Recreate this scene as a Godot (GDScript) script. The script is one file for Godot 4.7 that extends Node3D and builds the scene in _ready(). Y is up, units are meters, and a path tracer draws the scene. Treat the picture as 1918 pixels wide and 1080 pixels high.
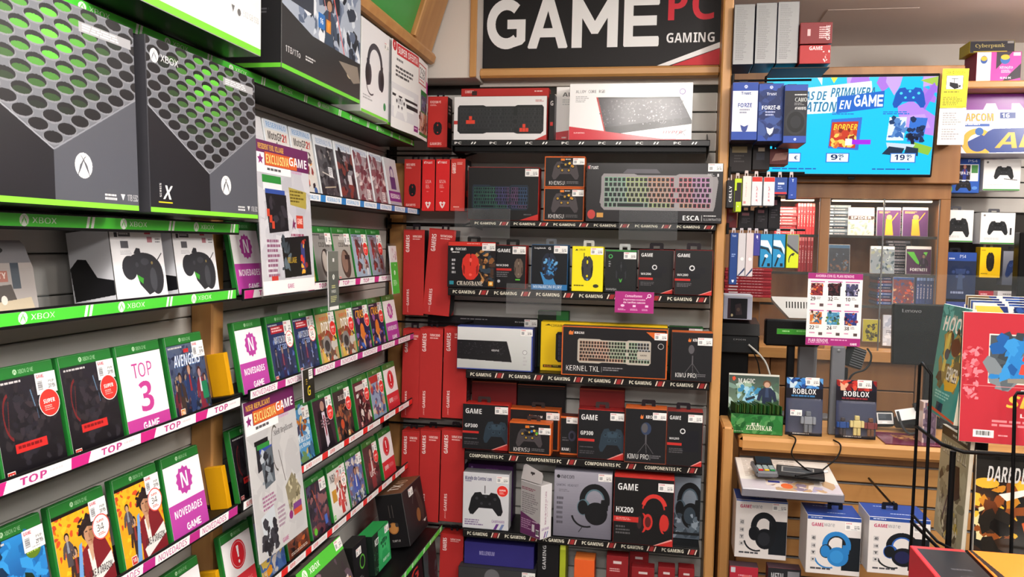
extends Node3D
# A game shop: a wall of console games on one side, computer accessories on the end wall, the till counter beyond.

func _ready() -> void:
	var cam := Camera3D.new()
	cam.name = "camera"
	cam.fov = 38.4154
	cam.near = 0.05
	cam.far = 60
	cam.transform = Transform3D(Basis(Vector3(0.983923, 0.0222679, -0.177202), Vector3(-0.0317327, 0.998207, -0.0507585), Vector3(0.175754, 0.0555656, 0.982865)), Vector3(0, 1.7, 0))
	add_child(cam)
	var we := WorldEnvironment.new()
	we.name = "environment"
	var env := Environment.new()
	env.background_mode = Environment.BG_COLOR
	env.background_color = Color(0.02, 0.02, 0.02)
	env.tonemap_mode = Environment.TONE_MAPPER_LINEAR
	env.tonemap_exposure = 1.0
	env.sdfgi_enabled = true
	env.ssao_enabled = true
	env.ssil_enabled = true
	we.environment = env
	add_child(we)
	make_materials()
	new_sheet()
	for q in [[Vector3(0.12, 2.8, -0.55), 1.5, "ceiling light panel over the aisle, just ahead of the camera"], [Vector3(0.62, 2.8, -2.0), 0.9, "ceiling light panel over the aisle, nearer the end wall"], [Vector3(1.6, 2.8, -0.6), 0.8, "ceiling light panel over the comics rack"], [Vector3(1.75, 2.8, -2.2), 0.8, "ceiling light panel in front of the till counter"], [Vector3(-0.1, 2.8, 1.0), 4.0, "ceiling light panel behind the camera over the aisle"], [Vector3(1.6, 2.8, 1.6), 3.5, "ceiling light panel behind the camera towards the far wall"], [Vector3(0.3, 2.8, 3.4), 7.0, "ceiling light panel far behind the camera over the aisle"], [Vector3(2.0, 2.8, 3.6), 7.0, "ceiling light panel far behind the camera towards the other wall"], [Vector3(1.15, 2.8, -3.45), 0.3, "ceiling light panel over the till"]]:
		ceiling_panel(q[0], q[1], q[2])
	globe_lamp(Vector3(2.0, 2.8, -3.3), 0.9, "round opal lamp under the ceiling beyond the till")
	globe_lamp(Vector3(-0.13, 2.8, -0.25), 1.1, "round opal lamp over the aisle beside the game shelves")
	globe_lamp(Vector3(0.85, 2.8, -1.7), 0.65, "round opal lamp over the aisle before the tall upright")
	build_room()
	build_side_wall()
	build_end_wall()
	build_counter()
	build_rack()
	finish_prints()

func make_materials() -> void:
	plain("black_plastic", Color(0.07, 0.07, 0.075), 0.38)
	plain("black_metal", Color(0.05, 0.05, 0.055), 0.35, 0.2)
	plain("grey_laminate", Color(0.8, 0.79, 0.77), 0.5)
	plain("groove_dark", Color(0.22, 0.21, 0.2), 0.6)
	plain("white_paint", Color(0.87, 0.84, 0.81), 0.7)
	plain("ceiling_paint", Color(0.93, 0.87, 0.84), 0.85)
	plain("floor_tile", Color(0.36, 0.35, 0.34), 0.4)
	plain("stock_wall", Color(0.42, 0.4, 0.39), 0.8)
	plain("steel", Color(0.55, 0.56, 0.57), 0.35, 0.7)
	plain("grey_plastic", Color(0.42, 0.43, 0.45), 0.4)
	plain("white_plastic", Color(0.85, 0.85, 0.84), 0.35)
	plain("paper", Color(0.9, 0.9, 0.89), 0.6)
	for k in [["beech", Color(0.80, 0.60, 0.36), Color(0.70, 0.49, 0.27), Vector3(22, 1.5, 22)], ["beech_rail", Color(0.80, 0.60, 0.36), Color(0.70, 0.49, 0.27), Vector3(1.5, 22, 22)], ["cabinet_wood", Color(0.62, 0.44, 0.27), Color(0.53, 0.36, 0.21), Vector3(20, 1.2, 20)]]:
		var nt := NoiseTexture2D.new()
		var fn := FastNoiseLite.new()
		fn.seed = 7
		fn.frequency = 0.012
		fn.fractal_octaves = 4
		nt.noise = fn
		nt.width = 256
		nt.height = 256
		nt.seamless = true
		var gr := Gradient.new()
		gr.set_color(0, k[1])
		gr.set_color(1, k[2])
		nt.color_ramp = gr
		var m := StandardMaterial3D.new()
		m.albedo_texture = nt
		m.uv1_triplanar = true
		m.uv1_world_triplanar = true
		m.uv1_scale = k[3] * 0.18
		m.roughness = 0.42
		M[k[0]] = m
	var gl := StandardMaterial3D.new()
	gl.transparency = BaseMaterial3D.TRANSPARENCY_ALPHA
	gl.albedo_color = Color(0.9, 0.95, 0.96, 0.02)
	gl.metallic_specular = 0.11
	gl.roughness = 0.03
	M["clear_sheet"] = gl
	var film := gl.duplicate()
	film.albedo_color = Color(0.85, 0.88, 0.9, 0.03)
	film.metallic_specular = 0.28
	film.roughness = 0.08
	M["clear_film"] = film
	var lamp := StandardMaterial3D.new()
	lamp.albedo_color = Color(0.95, 0.95, 0.95)
	lamp.emission_enabled = true
	lamp.emission = Color(1.0, 0.97, 0.92)
	lamp.emission_energy_multiplier = 6.0
	M["lamp_face"] = lamp
	var strip_l := lamp.duplicate()
	strip_l.emission = Color(1.0, 0.9, 0.76)
	strip_l.emission_energy_multiplier = 2.0
	M["strip_light"] = strip_l

func ceiling_panel(at: Vector3, energy: float, label: String) -> void:
	var o := thing("ceiling_light", label, "ceiling light", at, Vector3.ZERO, "ceiling light panels")
	var f := Mb.new(self)
	f.box(Transform3D(Basis(), Vector3(0, -0.012, 0)), Vector3(0.64, 0.012, 0.64), {"side": "white_plastic"}, "c", 0.002)
	f.put("frame", o)
	var g := Mb.new(self)
	g.box(Transform3D(Basis(), Vector3(0, -0.016, 0)), Vector3(0.58, 0.004, 0.58), {"side": "lamp_face"}, "c", 0.001)
	g.put("diffuser", o)
	var l := AreaLight3D.new()
	l.name = "panel_light"
	l.area_size = Vector2(0.56, 0.56)
	l.light_color = Color(1.0, 0.98, 0.965)
	l.light_energy = energy
	l.set("area_range", 12.0)
	l.shadow_enabled = true
	l.position = Vector3(0, -0.025, 0)
	l.rotation = Vector3(-PI / 2, 0, 0)
	o.add_child(l)

func globe_lamp(at: Vector3, energy: float, label: String) -> void:
	var o := thing("globe_lamp", label, "ceiling lamp", at, Vector3.ZERO, "round opal lamps")
	var g := Mb.new(self)
	var prof := []
	for i in 13:
		var t := PI * i / 12.0
		prof.append(Vector2(maxf(0.0001, sin(t) * 0.09), -0.19 - cos(t) * 0.09))
	g.lathe(Transform3D(), prof, "lamp_face", "c", 20)
	g.put("opal_globe", o)
	var c := Mb.new(self)
	c.lathe(Transform3D(), [Vector2(0.02, -0.1), Vector2(0.05, -0.03), Vector2(0.06, 0.0)], "white_plastic", "c", 18)
	c.put("canopy", o)
	var l := OmniLight3D.new()
	l.name = "globe_light"
	l.light_color = Color(1.0, 0.97, 0.94)
	l.light_energy = energy
	l.omni_range = 12.0
	l.omni_attenuation = 2.0
	l.light_size = 0.08
	l.shadow_enabled = true
	l.position = Vector3(0, -0.19, 0)
	o.add_child(l)

func plainbox(mb: Mb, c: Vector3, s: Vector3, look, ch := 0.0) -> void:
	mb.box(Transform3D(Basis(), c - Vector3(0, s.y / 2, 0)), s, {"side": look}, "c", maxf(ch, 0.0005))

func slab(called: String, lo: Vector3, hi: Vector3, look) -> MeshInstance3D:
	var mb := Mb.new(self)
	plainbox(mb, (lo + hi) / 2, hi - lo, look)
	return setting(called, mb)

func build_room() -> void:
	slab("floor", Vector3(-1.4, -0.1, -5.0), Vector3(3.6, 0, 5.6), "floor_tile")
	var ceil := slab("ceiling", Vector3(-1.4, 2.815, -5.0), Vector3(3.6, 2.95, 5.6), "ceiling_paint")
	var h := Mb.new(self)
	h.box(Transform3D(Basis(), Vector3(0.93, 2.813, -4.3)), Vector3(0.4, 0.003, 0.36), {"side": "ceiling_paint"}, "c", 0.001)
	var hatch := h.put("access_hatch", ceil)
	slab("wall_left", Vector3(-1.4, 0, -5.0), Vector3(-1.1, 2.815, 5.6), "white_paint")
	slab("wall_back", Vector3(-1.1, 0, -5.0), Vector3(3.6, 2.815, -4.85), "white_paint")
	slab("wall_right", Vector3(3.45, 0, -4.85), Vector3(3.6, 2.815, 5.6), "stock_wall")
	slab("wall_front", Vector3(-1.1, 0, 5.45), Vector3(3.45, 2.815, 5.6), "stock_wall")

# ---------------------------------------------------------------- print: flat artwork drawn into shared sheets
const SHEET := 2048
var sheets: Array = []
var shelves_of_sheet: Array = []
var arts := {}
var im: Image
var clip: Rect2i
var ox := 0.0
var oy := 0.0
var sx := 1.0
var sy := 1.0
var fonts := {}
var glyphs := {}
var M := {}
var rng := RandomNumberGenerator.new()

func new_sheet() -> void:
	var i := Image.create(SHEET, SHEET, false, Image.FORMAT_RGB8)
	i.fill(Color(0.5, 0.5, 0.5))
	i.fill_rect(Rect2i(0, 0, 12, 12), Color.WHITE)
	sheets.append(i)
	shelves_of_sheet.append([[0, 12, 12]])   # rows: y, height, next free x

func find_room(w: int, h: int) -> Array:
	for p in sheets.size():
		var rows: Array = shelves_of_sheet[p]
		for r in rows:
			if r[1] >= h and r[1] <= h * 1.25 + 6 and r[2] + w <= SHEET:
				var at := [p, r[2], r[0]]
				r[2] += w
				return at
		var last: Array = rows[-1]
		var y: int = last[0] + last[1]
		if y + h <= SHEET:
			rows.append([y, h, w])
			return [p, 0, y]
	new_sheet()
	return find_room(w, h)

# art(width and height in metres, texels per metre, drawing) -> [sheet, Rect2 in uv]
func art(w: float, h: float, dens: float, src: String) -> Array:
	var pw := clampi(int(w * dens), 6, 2000)
	var ph := clampi(int(h * dens), 6, 2000)
	var key := "%d %d %s" % [pw, ph, src]
	if arts.has(key):
		return arts[key]
	var at := find_room(pw + 4, ph + 4)
	im = sheets[at[0]]
	clip = Rect2i(at[1], at[2], pw + 4, ph + 4)
	var base := Rect2(at[1] + 2, at[2] + 2, pw, ph)
	view(base, 0, 0, 100, 100)
	for c in src.split("|"):
		command(c.strip_edges(), base)
	var uv := Rect2(base.position / SHEET, base.size / SHEET)
	arts[key] = [at[0], uv]
	return arts[key]

func view(base: Rect2, x: float, y: float, w: float, h: float) -> void:
	ox = base.position.x + base.size.x * x / 100.0
	oy = base.position.y + base.size.y * y / 100.0
	sx = base.size.x * w / 10000.0
	sy = base.size.y * h / 10000.0

func hexc(s: String) -> Color:
	return Color.html(s)

func command(c: String, base: Rect2) -> void:
	if c == "":
		return
	var a := c.split(" ", false)
	var k := a[0]
	if k == "t" or k == "v":
		var words := " ".join(a.slice(7))
		text(a[1].to_float(), a[2].to_float(), a[3].to_float(), a[4].to_float(), hexc(a[5]), a[6], words, k == "v")
		return
	if k == "m":
		motif(a)
		return
	var n := []
	for i in range(1, a.size()):
		n.append(0.0 if a[i].contains("e") else a[i].to_float())
	match k:
		"f": im.fill_rect(clip, hexc(a[1]))
		"@": view(base, n[0], n[1], n[2], n[3])
		"r": rect(n[0], n[1], n[2], n[3], hexc(a[5]))
		"e": ell(n[0], n[1], n[2], n[3], hexc(a[5]))
		"c": ell(n[0], n[1], n[2], n[2] * sx / sy, hexc(a[4]))
		"o":                                                     # ring: cx cy rx thickness colour inner
			ell(n[0], n[1], n[2], n[2] * sx / sy, hexc(a[5]))
			ell(n[0], n[1], n[2] - n[3], (n[2] - n[3]) * sx / sy, hexc(a[6]))
		"p":
			var pts := PackedVector2Array()
			for i in range(2, a.size() - 1, 2):
				pts.append(px(a[i].to_float(), a[i + 1].to_float()))
			poly(pts, hexc(a[1]))
		"l": thick(px(n[0], n[1]), px(n[2], n[3]), n[4] * sy, hexc(a[6]))
		"a": arc(n[0], n[1], n[2], n[3], n[4], n[5], n[6], hexc(a[8]))
		"g":
			for i in 24:
				rect(n[0], n[1] + n[3] * i / 24.0, n[2], n[3] / 24.0 + 0.3, hexc(a[5]).lerp(hexc(a[6]), i / 23.0))
		"s":                                                     # scattered blots: seed n x y w h min max colours
			rng.seed = int(n[0])
			for i in int(n[1]):
				var col := hexc(a[9 + rng.randi() % (a.size() - 9)])
				var p := px(n[2] + n[4] * rng.randf(), n[3] + n[5] * rng.randf())
				var r := rng.randf_range(n[6], n[7]) * sy
				var turn := rng.randf() * PI
				var pts := PackedVector2Array()
				for j in 6:
					var ang := TAU * j / 6.0
					pts.append(p + Vector2(cos(ang) * r * rng.randf_range(0.6, 1.5), sin(ang) * r * rng.randf_range(0.3, 1.0)).rotated(turn))
				poly(pts, col)
		"n":                                                     # small print: x y w h lines colour
			rng.seed = int(n[0] * 7 + n[1] * 13)
			var lines := int(n[4])
			for i in lines:
				var y: float = n[1] + n[3] * i / lines
				var x: float = n[0]
				var end: float = n[0] + n[2] * rng.randf_range(0.6, 1.0)
				while x < end:
					var w: float = minf(n[2] * rng.randf_range(0.06, 0.2), end - x)
					rect(x, y, w, n[3] / lines * 0.55, hexc(a[6]))
					x += w + n[2] * 0.025
		"xb":                                                    # green console header of a game cover
			rect(-2, -2, 104, 12.5, hexc("25742f"))
			rect(0, 10.2, 100, 0.8, hexc("14381a"))
			c_logo(39, 5.4, 3.2, hexc("b9d8b4"), hexc("25742f"))
			text(44, 3.4, 24, 4, hexc("b9d8b4"), "r", "XBOX ONE", false)
		"ad":                                                    # age mark: x y number colour
			rect(n[0], n[1], 12, 10, hexc("f6efe8"))
			rect(n[0] + 0.8, n[1] + 0.7, 10.4, 8.6, hexc(a[4]))
			text(n[0] + 2.5, n[1] + 2.4, 7, 4.6, Color.WHITE, "b", a[3], false)
		"X": c_logo(n[0], n[1], n[2], hexc(a[4]), hexc(a[5]))

func px(x: float, y: float) -> Vector2:
	return Vector2(ox + x * sx, oy + y * sy)

func span(y: int, x0: float, x1: float, col: Color) -> void:
	var l := maxi(int(ceil(x0 - 0.5)), clip.position.x)
	var r := mini(int(ceil(x1 - 0.5)), clip.end.x)
	if r > l:
		im.fill_rect(Rect2i(l, y, r - l, 1), col)

func rect(x: float, y: float, w: float, h: float, col: Color) -> void:
	var a := px(x, y)
	var b := px(x + w, y + h)
	var l := maxi(roundi(a.x), clip.position.x)
	var t := maxi(roundi(a.y), clip.position.y)
	var r := mini(maxi(roundi(b.x), l + 1), clip.end.x)
	var d := mini(maxi(roundi(b.y), t + 1), clip.end.y)
	if r > l and d > t:
		im.fill_rect(Rect2i(l, t, r - l, d - t), col)

func ell(cx: float, cy: float, rx: float, ry: float, col: Color) -> void:
	var c := px(cx, cy)
	var a := rx * sx
	var b := ry * sy
	for y in range(maxi(int(c.y - b), clip.position.y), mini(int(c.y + b) + 1, clip.end.y)):
		var t: float = (y + 0.5 - c.y) / b
		if absf(t) < 1.0:
			var w := a * sqrt(1.0 - t * t)
			span(y, c.x - w, c.x + w, col)

func poly(p: PackedVector2Array, col: Color) -> void:
	var lo := 1e9
	var hi := -1e9
	for v in p:
		lo = minf(lo, v.y)
		hi = maxf(hi, v.y)
	for y in range(maxi(int(floor(lo)), clip.position.y), mini(int(ceil(hi)), clip.end.y)):
		var yc := y + 0.5
		var xs := []
		for i in p.size():
			var a := p[i]
			var b := p[(i + 1) % p.size()]
			if (a.y <= yc) != (b.y <= yc):
				xs.append(a.x + (b.x - a.x) * (yc - a.y) / (b.y - a.y))
		xs.sort()
		for i in range(0, xs.size() - 1, 2):
			span(y, xs[i], xs[i + 1], col)

func thick(a: Vector2, b: Vector2, w: float, col: Color) -> void:
	var n := (b - a).normalized().orthogonal() * maxf(w, 1.0) * 0.5
	poly(PackedVector2Array([a + n, b + n, b - n, a - n]), col)

# arc: cx cy r (percent of width) from to (degrees, clockwise from the right) thickness squash
func arc(cx: float, cy: float, r: float, from: float, to: float, w: float, squash: float, col: Color) -> void:
	var pts := PackedVector2Array()
	var c := px(cx, cy)
	for side in 2:
		for i in 25:
			var t := deg_to_rad(lerpf(from, to, (i if side == 0 else 24 - i) / 24.0))
			var q := (r + (w * 0.5 if side == 0 else -w * 0.5)) * sx
			pts.append(c + Vector2(cos(t) * q, sin(t) * q * squash))
	poly(pts, col)

func c_logo(x: float, y: float, r: float, col: Color, back: Color) -> void:   # a disc with a curved cross
	ell(x, y, r, r * sx / sy, col)
	var k := r * sx
	var c := px(x, y)
	for s in [-1.0, 1.0]:
		poly(PackedVector2Array([c + Vector2(s * k * 0.75, k * 0.95), c + Vector2(s * k * 0.42, -k * 0.02), c + Vector2(-s * k * 0.1, -k * 0.62), c + Vector2(-s * k * 0.42, -k * 0.88), c + Vector2(-s * k * 0.05, -k * 0.45), c + Vector2(s * k * 0.25, k * 0.15)]), back)

func text(x: float, y: float, w: float, h: float, col: Color, style: String, words: String, up: bool) -> void:
	var key := style + words
	if not glyphs.has(key):
		if not fonts.has(style):
			var f := SystemFont.new()
			f.font_names = PackedStringArray([{"b": "Droid Sans", "r": "Droid Sans", "s": "Droid Serif", "S": "Droid Serif", "m": "Droid Sans Mono", "i": "Droid Sans"}[style]])
			f.font_weight = 700 if style in ["b", "S", "i"] else 400
			fonts[style] = f
		var tm := TextMesh.new()
		tm.font = fonts[style]
		tm.text = words
		tm.font_size = 48
		tm.pixel_size = 0.02
		tm.curve_step = 2.5
		tm.depth = 0.0
		var arr := tm.get_mesh_arrays()
		var v3: PackedVector3Array = arr[0]
		var idx: PackedInt32Array = arr[12]
		var tri := PackedVector2Array()
		var lo := Vector2(1e9, 1e9)
		var hi := -lo
		for i in idx:
			var p := Vector2(v3[i].x + (v3[i].y * 0.22 if style == "i" else 0.0), v3[i].y)
			tri.append(p)
			lo = lo.min(p)
			hi = hi.max(p)
		glyphs[key] = [tri, lo, hi]
	var g: Array = glyphs[key]
	var tris: PackedVector2Array = g[0]
	var low: Vector2 = g[1]
	var size: Vector2 = g[2] - g[1]
	if tris.is_empty():
		return
	if up:
		if w <= 0.0:
			w = size.y * (h * sy / size.x) / sx
		var o := px(x, y)
		for i in range(0, tris.size(), 3):
			var t := PackedVector2Array()
			for j in 3:
				var q := (tris[i + j] - low) / size
				t.append(o + Vector2((1.0 - q.y) * w * sx, (1.0 - q.x) * h * sy))
			poly(t, col)
		return
	if w <= 0.0:
		w = size.x * (h * sy / size.y) / sx
	var at := px(x, y)
	for i in range(0, tris.size(), 3):
		var t := PackedVector2Array()
		for j in 3:
			var q := (tris[i + j] - low) / size
			t.append(at + Vector2(q.x * w * sx, (1.0 - q.y) * h * sy))
		poly(t, col)

func blob(pts: Array, x: float, y: float, w: float, h: float, col: Color) -> void:
	var p := PackedVector2Array()
	for q in pts:
		p.append(px(x + w * q[0] / 100.0, y + h * q[1] / 100.0))
	poly(p, col)

# product pictures as they are printed on packaging: m kind x y w h colours...
func motif(a: PackedStringArray) -> void:
	var x := a[2].to_float()
	var y := a[3].to_float()
	var w := a[4].to_float()
	var h := a[5].to_float()
	var c := []
	for i in range(6, a.size()):
		c.append(hexc(a[i]))
	match a[1]:
		"kb":                                                    # body key glow [accent]
			blob([[2, 0], [30, 0], [33, 4], [67, 4], [70, 0], [98, 0], [100, 8], [100, 90], [97, 100], [70, 100], [66, 96], [34, 96], [30, 100], [3, 100], [0, 90], [0, 8]], x, y, w, h, c[0])
			for row in 6:
				var ky := y + h * (0.1 + row * 0.14)
				var kx := 3.0
				var col := 0
				while kx < 96.0:
					var kw := 3.2
					if row == 5 and col == 3:
						kw = 24.0
					elif (row == 2 or row == 4) and col == 0:
						kw = 5.0
					if not (kx > 66.0 and kx < 68.0) and not (kx > 80.0 and kx < 81.5):
						rect(x + w * kx / 100.0, ky, w * kw / 100.0, h * 0.115, c[2].lerp(c[1], 0.45) if c.size() < 5 else c[2 + (col / 5) % (c.size() - 2)])
						rect(x + w * (kx + 0.3) / 100.0, ky + h * 0.008, w * (kw - 0.5) / 100.0, h * 0.098, c[1])
					kx += kw + 0.75
					col += 1
		"wasd":                                                  # coloured keys on top of a keyboard
			for q in [[13.5, 38], [10, 52], [13.5, 52], [17, 52], [76, 66], [72.5, 80], [76, 80], [79.5, 80]]:
				rect(x + w * q[0] / 100.0, y + h * q[1] / 100.0, w * 0.034, h * 0.13, c[0])
		"pad":                                                   # body shade accent
			blob([[18, 8], [35, 4], [40, 14], [60, 14], [65, 4], [82, 8], [92, 30], [100, 80], [95, 97], [86, 98], [70, 70], [30, 70], [14, 98], [5, 97], [0, 80], [8, 30]], x, y, w, h, c[0])
			blob([[30, 18], [70, 18], [66, 40], [34, 40]], x, y, w, h, c[1])
			for q in [[24, 32, 9], [38, 52, 8], [62, 52, 8], [77, 32, 9]]:
				ell(x + w * q[0] / 100.0, y + h * q[1] / 100.0, w * q[2] / 130.0, w * q[2] / 130.0 * sx / sy, c[1])
				ell(x + w * q[0] / 100.0, y + h * (q[1] - 1) / 100.0, w * q[2] / 200.0, w * q[2] / 200.0 * sx / sy, c[2])
			ell(x + w * 0.5, y + h * 0.22, w * 0.04, w * 0.04 * sx / sy, c[2])
		"mouse":                                                 # body shade light
			blob([[30, 2], [45, 0], [50, 6], [55, 0], [70, 2], [88, 20], [92, 50], [86, 80], [68, 97], [50, 100], [32, 97], [14, 80], [8, 50], [12, 20]], x, y, w, h, c[0])
			blob([[47, 6], [53, 6], [52, 45], [48, 45]], x, y, w, h, c[1])
			blob([[14, 40], [24, 50], [22, 80], [14, 70]], x, y, w, h, c[1])
			blob([[86, 40], [76, 50], [78, 80], [86, 70]], x, y, w, h, c[1])
			ell(x + w * 0.5, y + h * 0.24, w * 0.06, h * 0.08, c[2])
			ell(x + w * 0.5, y + h * 0.8, w * 0.07, h * 0.05, c[2])
		"hs":                                                    # headset: band cushion cup
			var r := w * 0.36
			var asp := (h / w) * (sy / sx)
			arc(x + w * 0.5, y + h * 0.42, r, 175, 365, w * 0.11, asp * 0.95, c[0])
			arc(x + w * 0.5, y + h * 0.42, r * 0.88, 190, 350, w * 0.04, asp * 0.95, c[1])
			for s in [-1.0, 1.0]:
				blob([[50 + s * 44, 38], [50 + s * 30, 40], [50 + s * 30, 60], [50 + s * 44, 60]], x, y, w, h, c[0])
				ell(x + w * (0.5 + s * 0.3), y + h * 0.66, w * 0.12, h * 0.2, c[1])
				ell(x + w * (0.5 + s * 0.38), y + h * 0.66, w * 0.13, h * 0.22, c[0])
				ell(x + w * (0.5 + s * 0.4), y + h * 0.66, w * 0.07, h * 0.13, c[2])
			arc(x + w * 0.3, y + h * 0.78, w * 0.25, 60, 180, w * 0.03, asp, c[0])
		"hq":                                                    # headset seen at an angle: band cushion cup
			arc(x + w * 0.62, y + h * 0.42, w * 0.3, 165, 375, w * 0.13, (h / w) * (sy / sx) * 0.95, c[0])
			arc(x + w * 0.62, y + h * 0.42, w * 0.22, 180, 350, w * 0.035, (h / w) * (sy / sx), c[1])
			blob([[78, 40], [96, 38], [94, 62], [74, 64]], x, y, w, h, c[0])
			ell(x + w * 0.36, y + h * 0.58, w * 0.16, h * 0.17, c[1])
			ell(x + w * 0.34, y + h * 0.58, w * 0.12, h * 0.15, c[0])
			ell(x + w * 0.66, y + h * 0.7, w * 0.27, h * 0.24, c[0])
			ell(x + w * 0.63, y + h * 0.7, w * 0.17, h * 0.16, c[2])
			arc(x + w * 0.42, y + h * 0.72, w * 0.34, 70, 170, w * 0.045, (h / w) * (sy / sx) * 0.8, c[0])
		"mic":
			ell(x + w * 0.5, y + h * 0.22, w * 0.3, h * 0.2, c[0])
			ell(x + w * 0.42, y + h * 0.2, w * 0.18, h * 0.15, c[1])
			thick(px(x + w * 0.5, y + h * 0.4), px(x + w * 0.5, y + h * 0.7), w * 0.08 * sx, c[1])
			for s in [0.05, 0.55, 0.95]:
				thick(px(x + w * 0.5, y + h * 0.66), px(x + w * s, y + h), w * 0.035 * sx, c[1])
		"fig":                                                   # a generic figure: skin hair coat trousers
			blob([[32, 26], [68, 26], [92, 42], [100, 72], [84, 74], [74, 52], [74, 100], [26, 100], [26, 52], [14, 74], [0, 70], [10, 40]], x, y, w, h, c[2])
			blob([[44, 24], [56, 24], [60, 60], [40, 60]], x, y, w, h, c[3])
			ell(x + w * 0.5, y + h * 0.13, w * 0.2, h * 0.13, c[1])
			ell(x + w * 0.5, y + h * 0.16, w * 0.14, h * 0.1, c[0])
		"bar":
			rect(x, y, w, h, Color.WHITE)
			rng.seed = 5
			var bx := 4.0
			while bx < 94.0:
				var bw := rng.randf_range(1.5, 5.0)
				rect(x + w * bx / 100.0, y + h * 0.1, w * bw / 100.0, h * 0.7, Color(0.1, 0.1, 0.1))
				bx += bw + rng.randf_range(2.0, 4.0)
		"burst":                                                 # scalloped badge: colour
			var p := PackedVector2Array()
			var cc := px(x + w * 0.5, y + h * 0.5)
			for i in 24:
				var t := TAU * i / 24.0
				var rr := 1.0 if i % 2 == 0 else 0.84
				p.append(cc + Vector2(cos(t) * w * 0.5 * sx * rr, sin(t) * h * 0.5 * sy * rr))
			poly(p, c[0])
		"GAME":                                                  # the shop's heavy rounded lettering
			var st := h * 0.2
			var lw := w * 0.235
			var k := h * sy / (lw * sx)
			arc(x + lw * 0.5, y + h * 0.5, lw * 0.39, 50, 312, lw * 0.22, k, c[0])
			blob([[52, 41], [98, 41], [98, 60], [52, 60]], x, y, lw, h, c[0])
			blob([[76, 41], [98, 41], [98, 84], [90, 91], [70, 96], [62, 80], [76, 76]], x, y, lw, h, c[0])
			blob([[37, 0], [63, 0], [100, 97], [97, 100], [77, 100], [69, 78], [31, 78], [23, 100], [3, 100], [0, 97]], x + w * 0.245, y, lw, h, c[0])
			if c.size() > 1:
				blob([[50, 26], [62, 60], [38, 60]], x + w * 0.245, y, lw, h, c[1])
			blob([[1, 100], [1, 0], [20, 0], [50, 48], [80, 0], [99, 0], [99, 100], [77, 100], [77, 42], [57, 73], [43, 73], [23, 42], [23, 100]], x + w * 0.5, y, w * 0.27, h, c[0])
			blob([[0, 0], [98, 0], [100, 3], [100, 17], [98, 20], [27, 20], [27, 40], [93, 40], [93, 59], [27, 59], [27, 80], [98, 80], [100, 83], [100, 97], [98, 100], [3, 100], [0, 97]], x + w * 0.8, y, w * 0.2, h, c[0])

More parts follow.
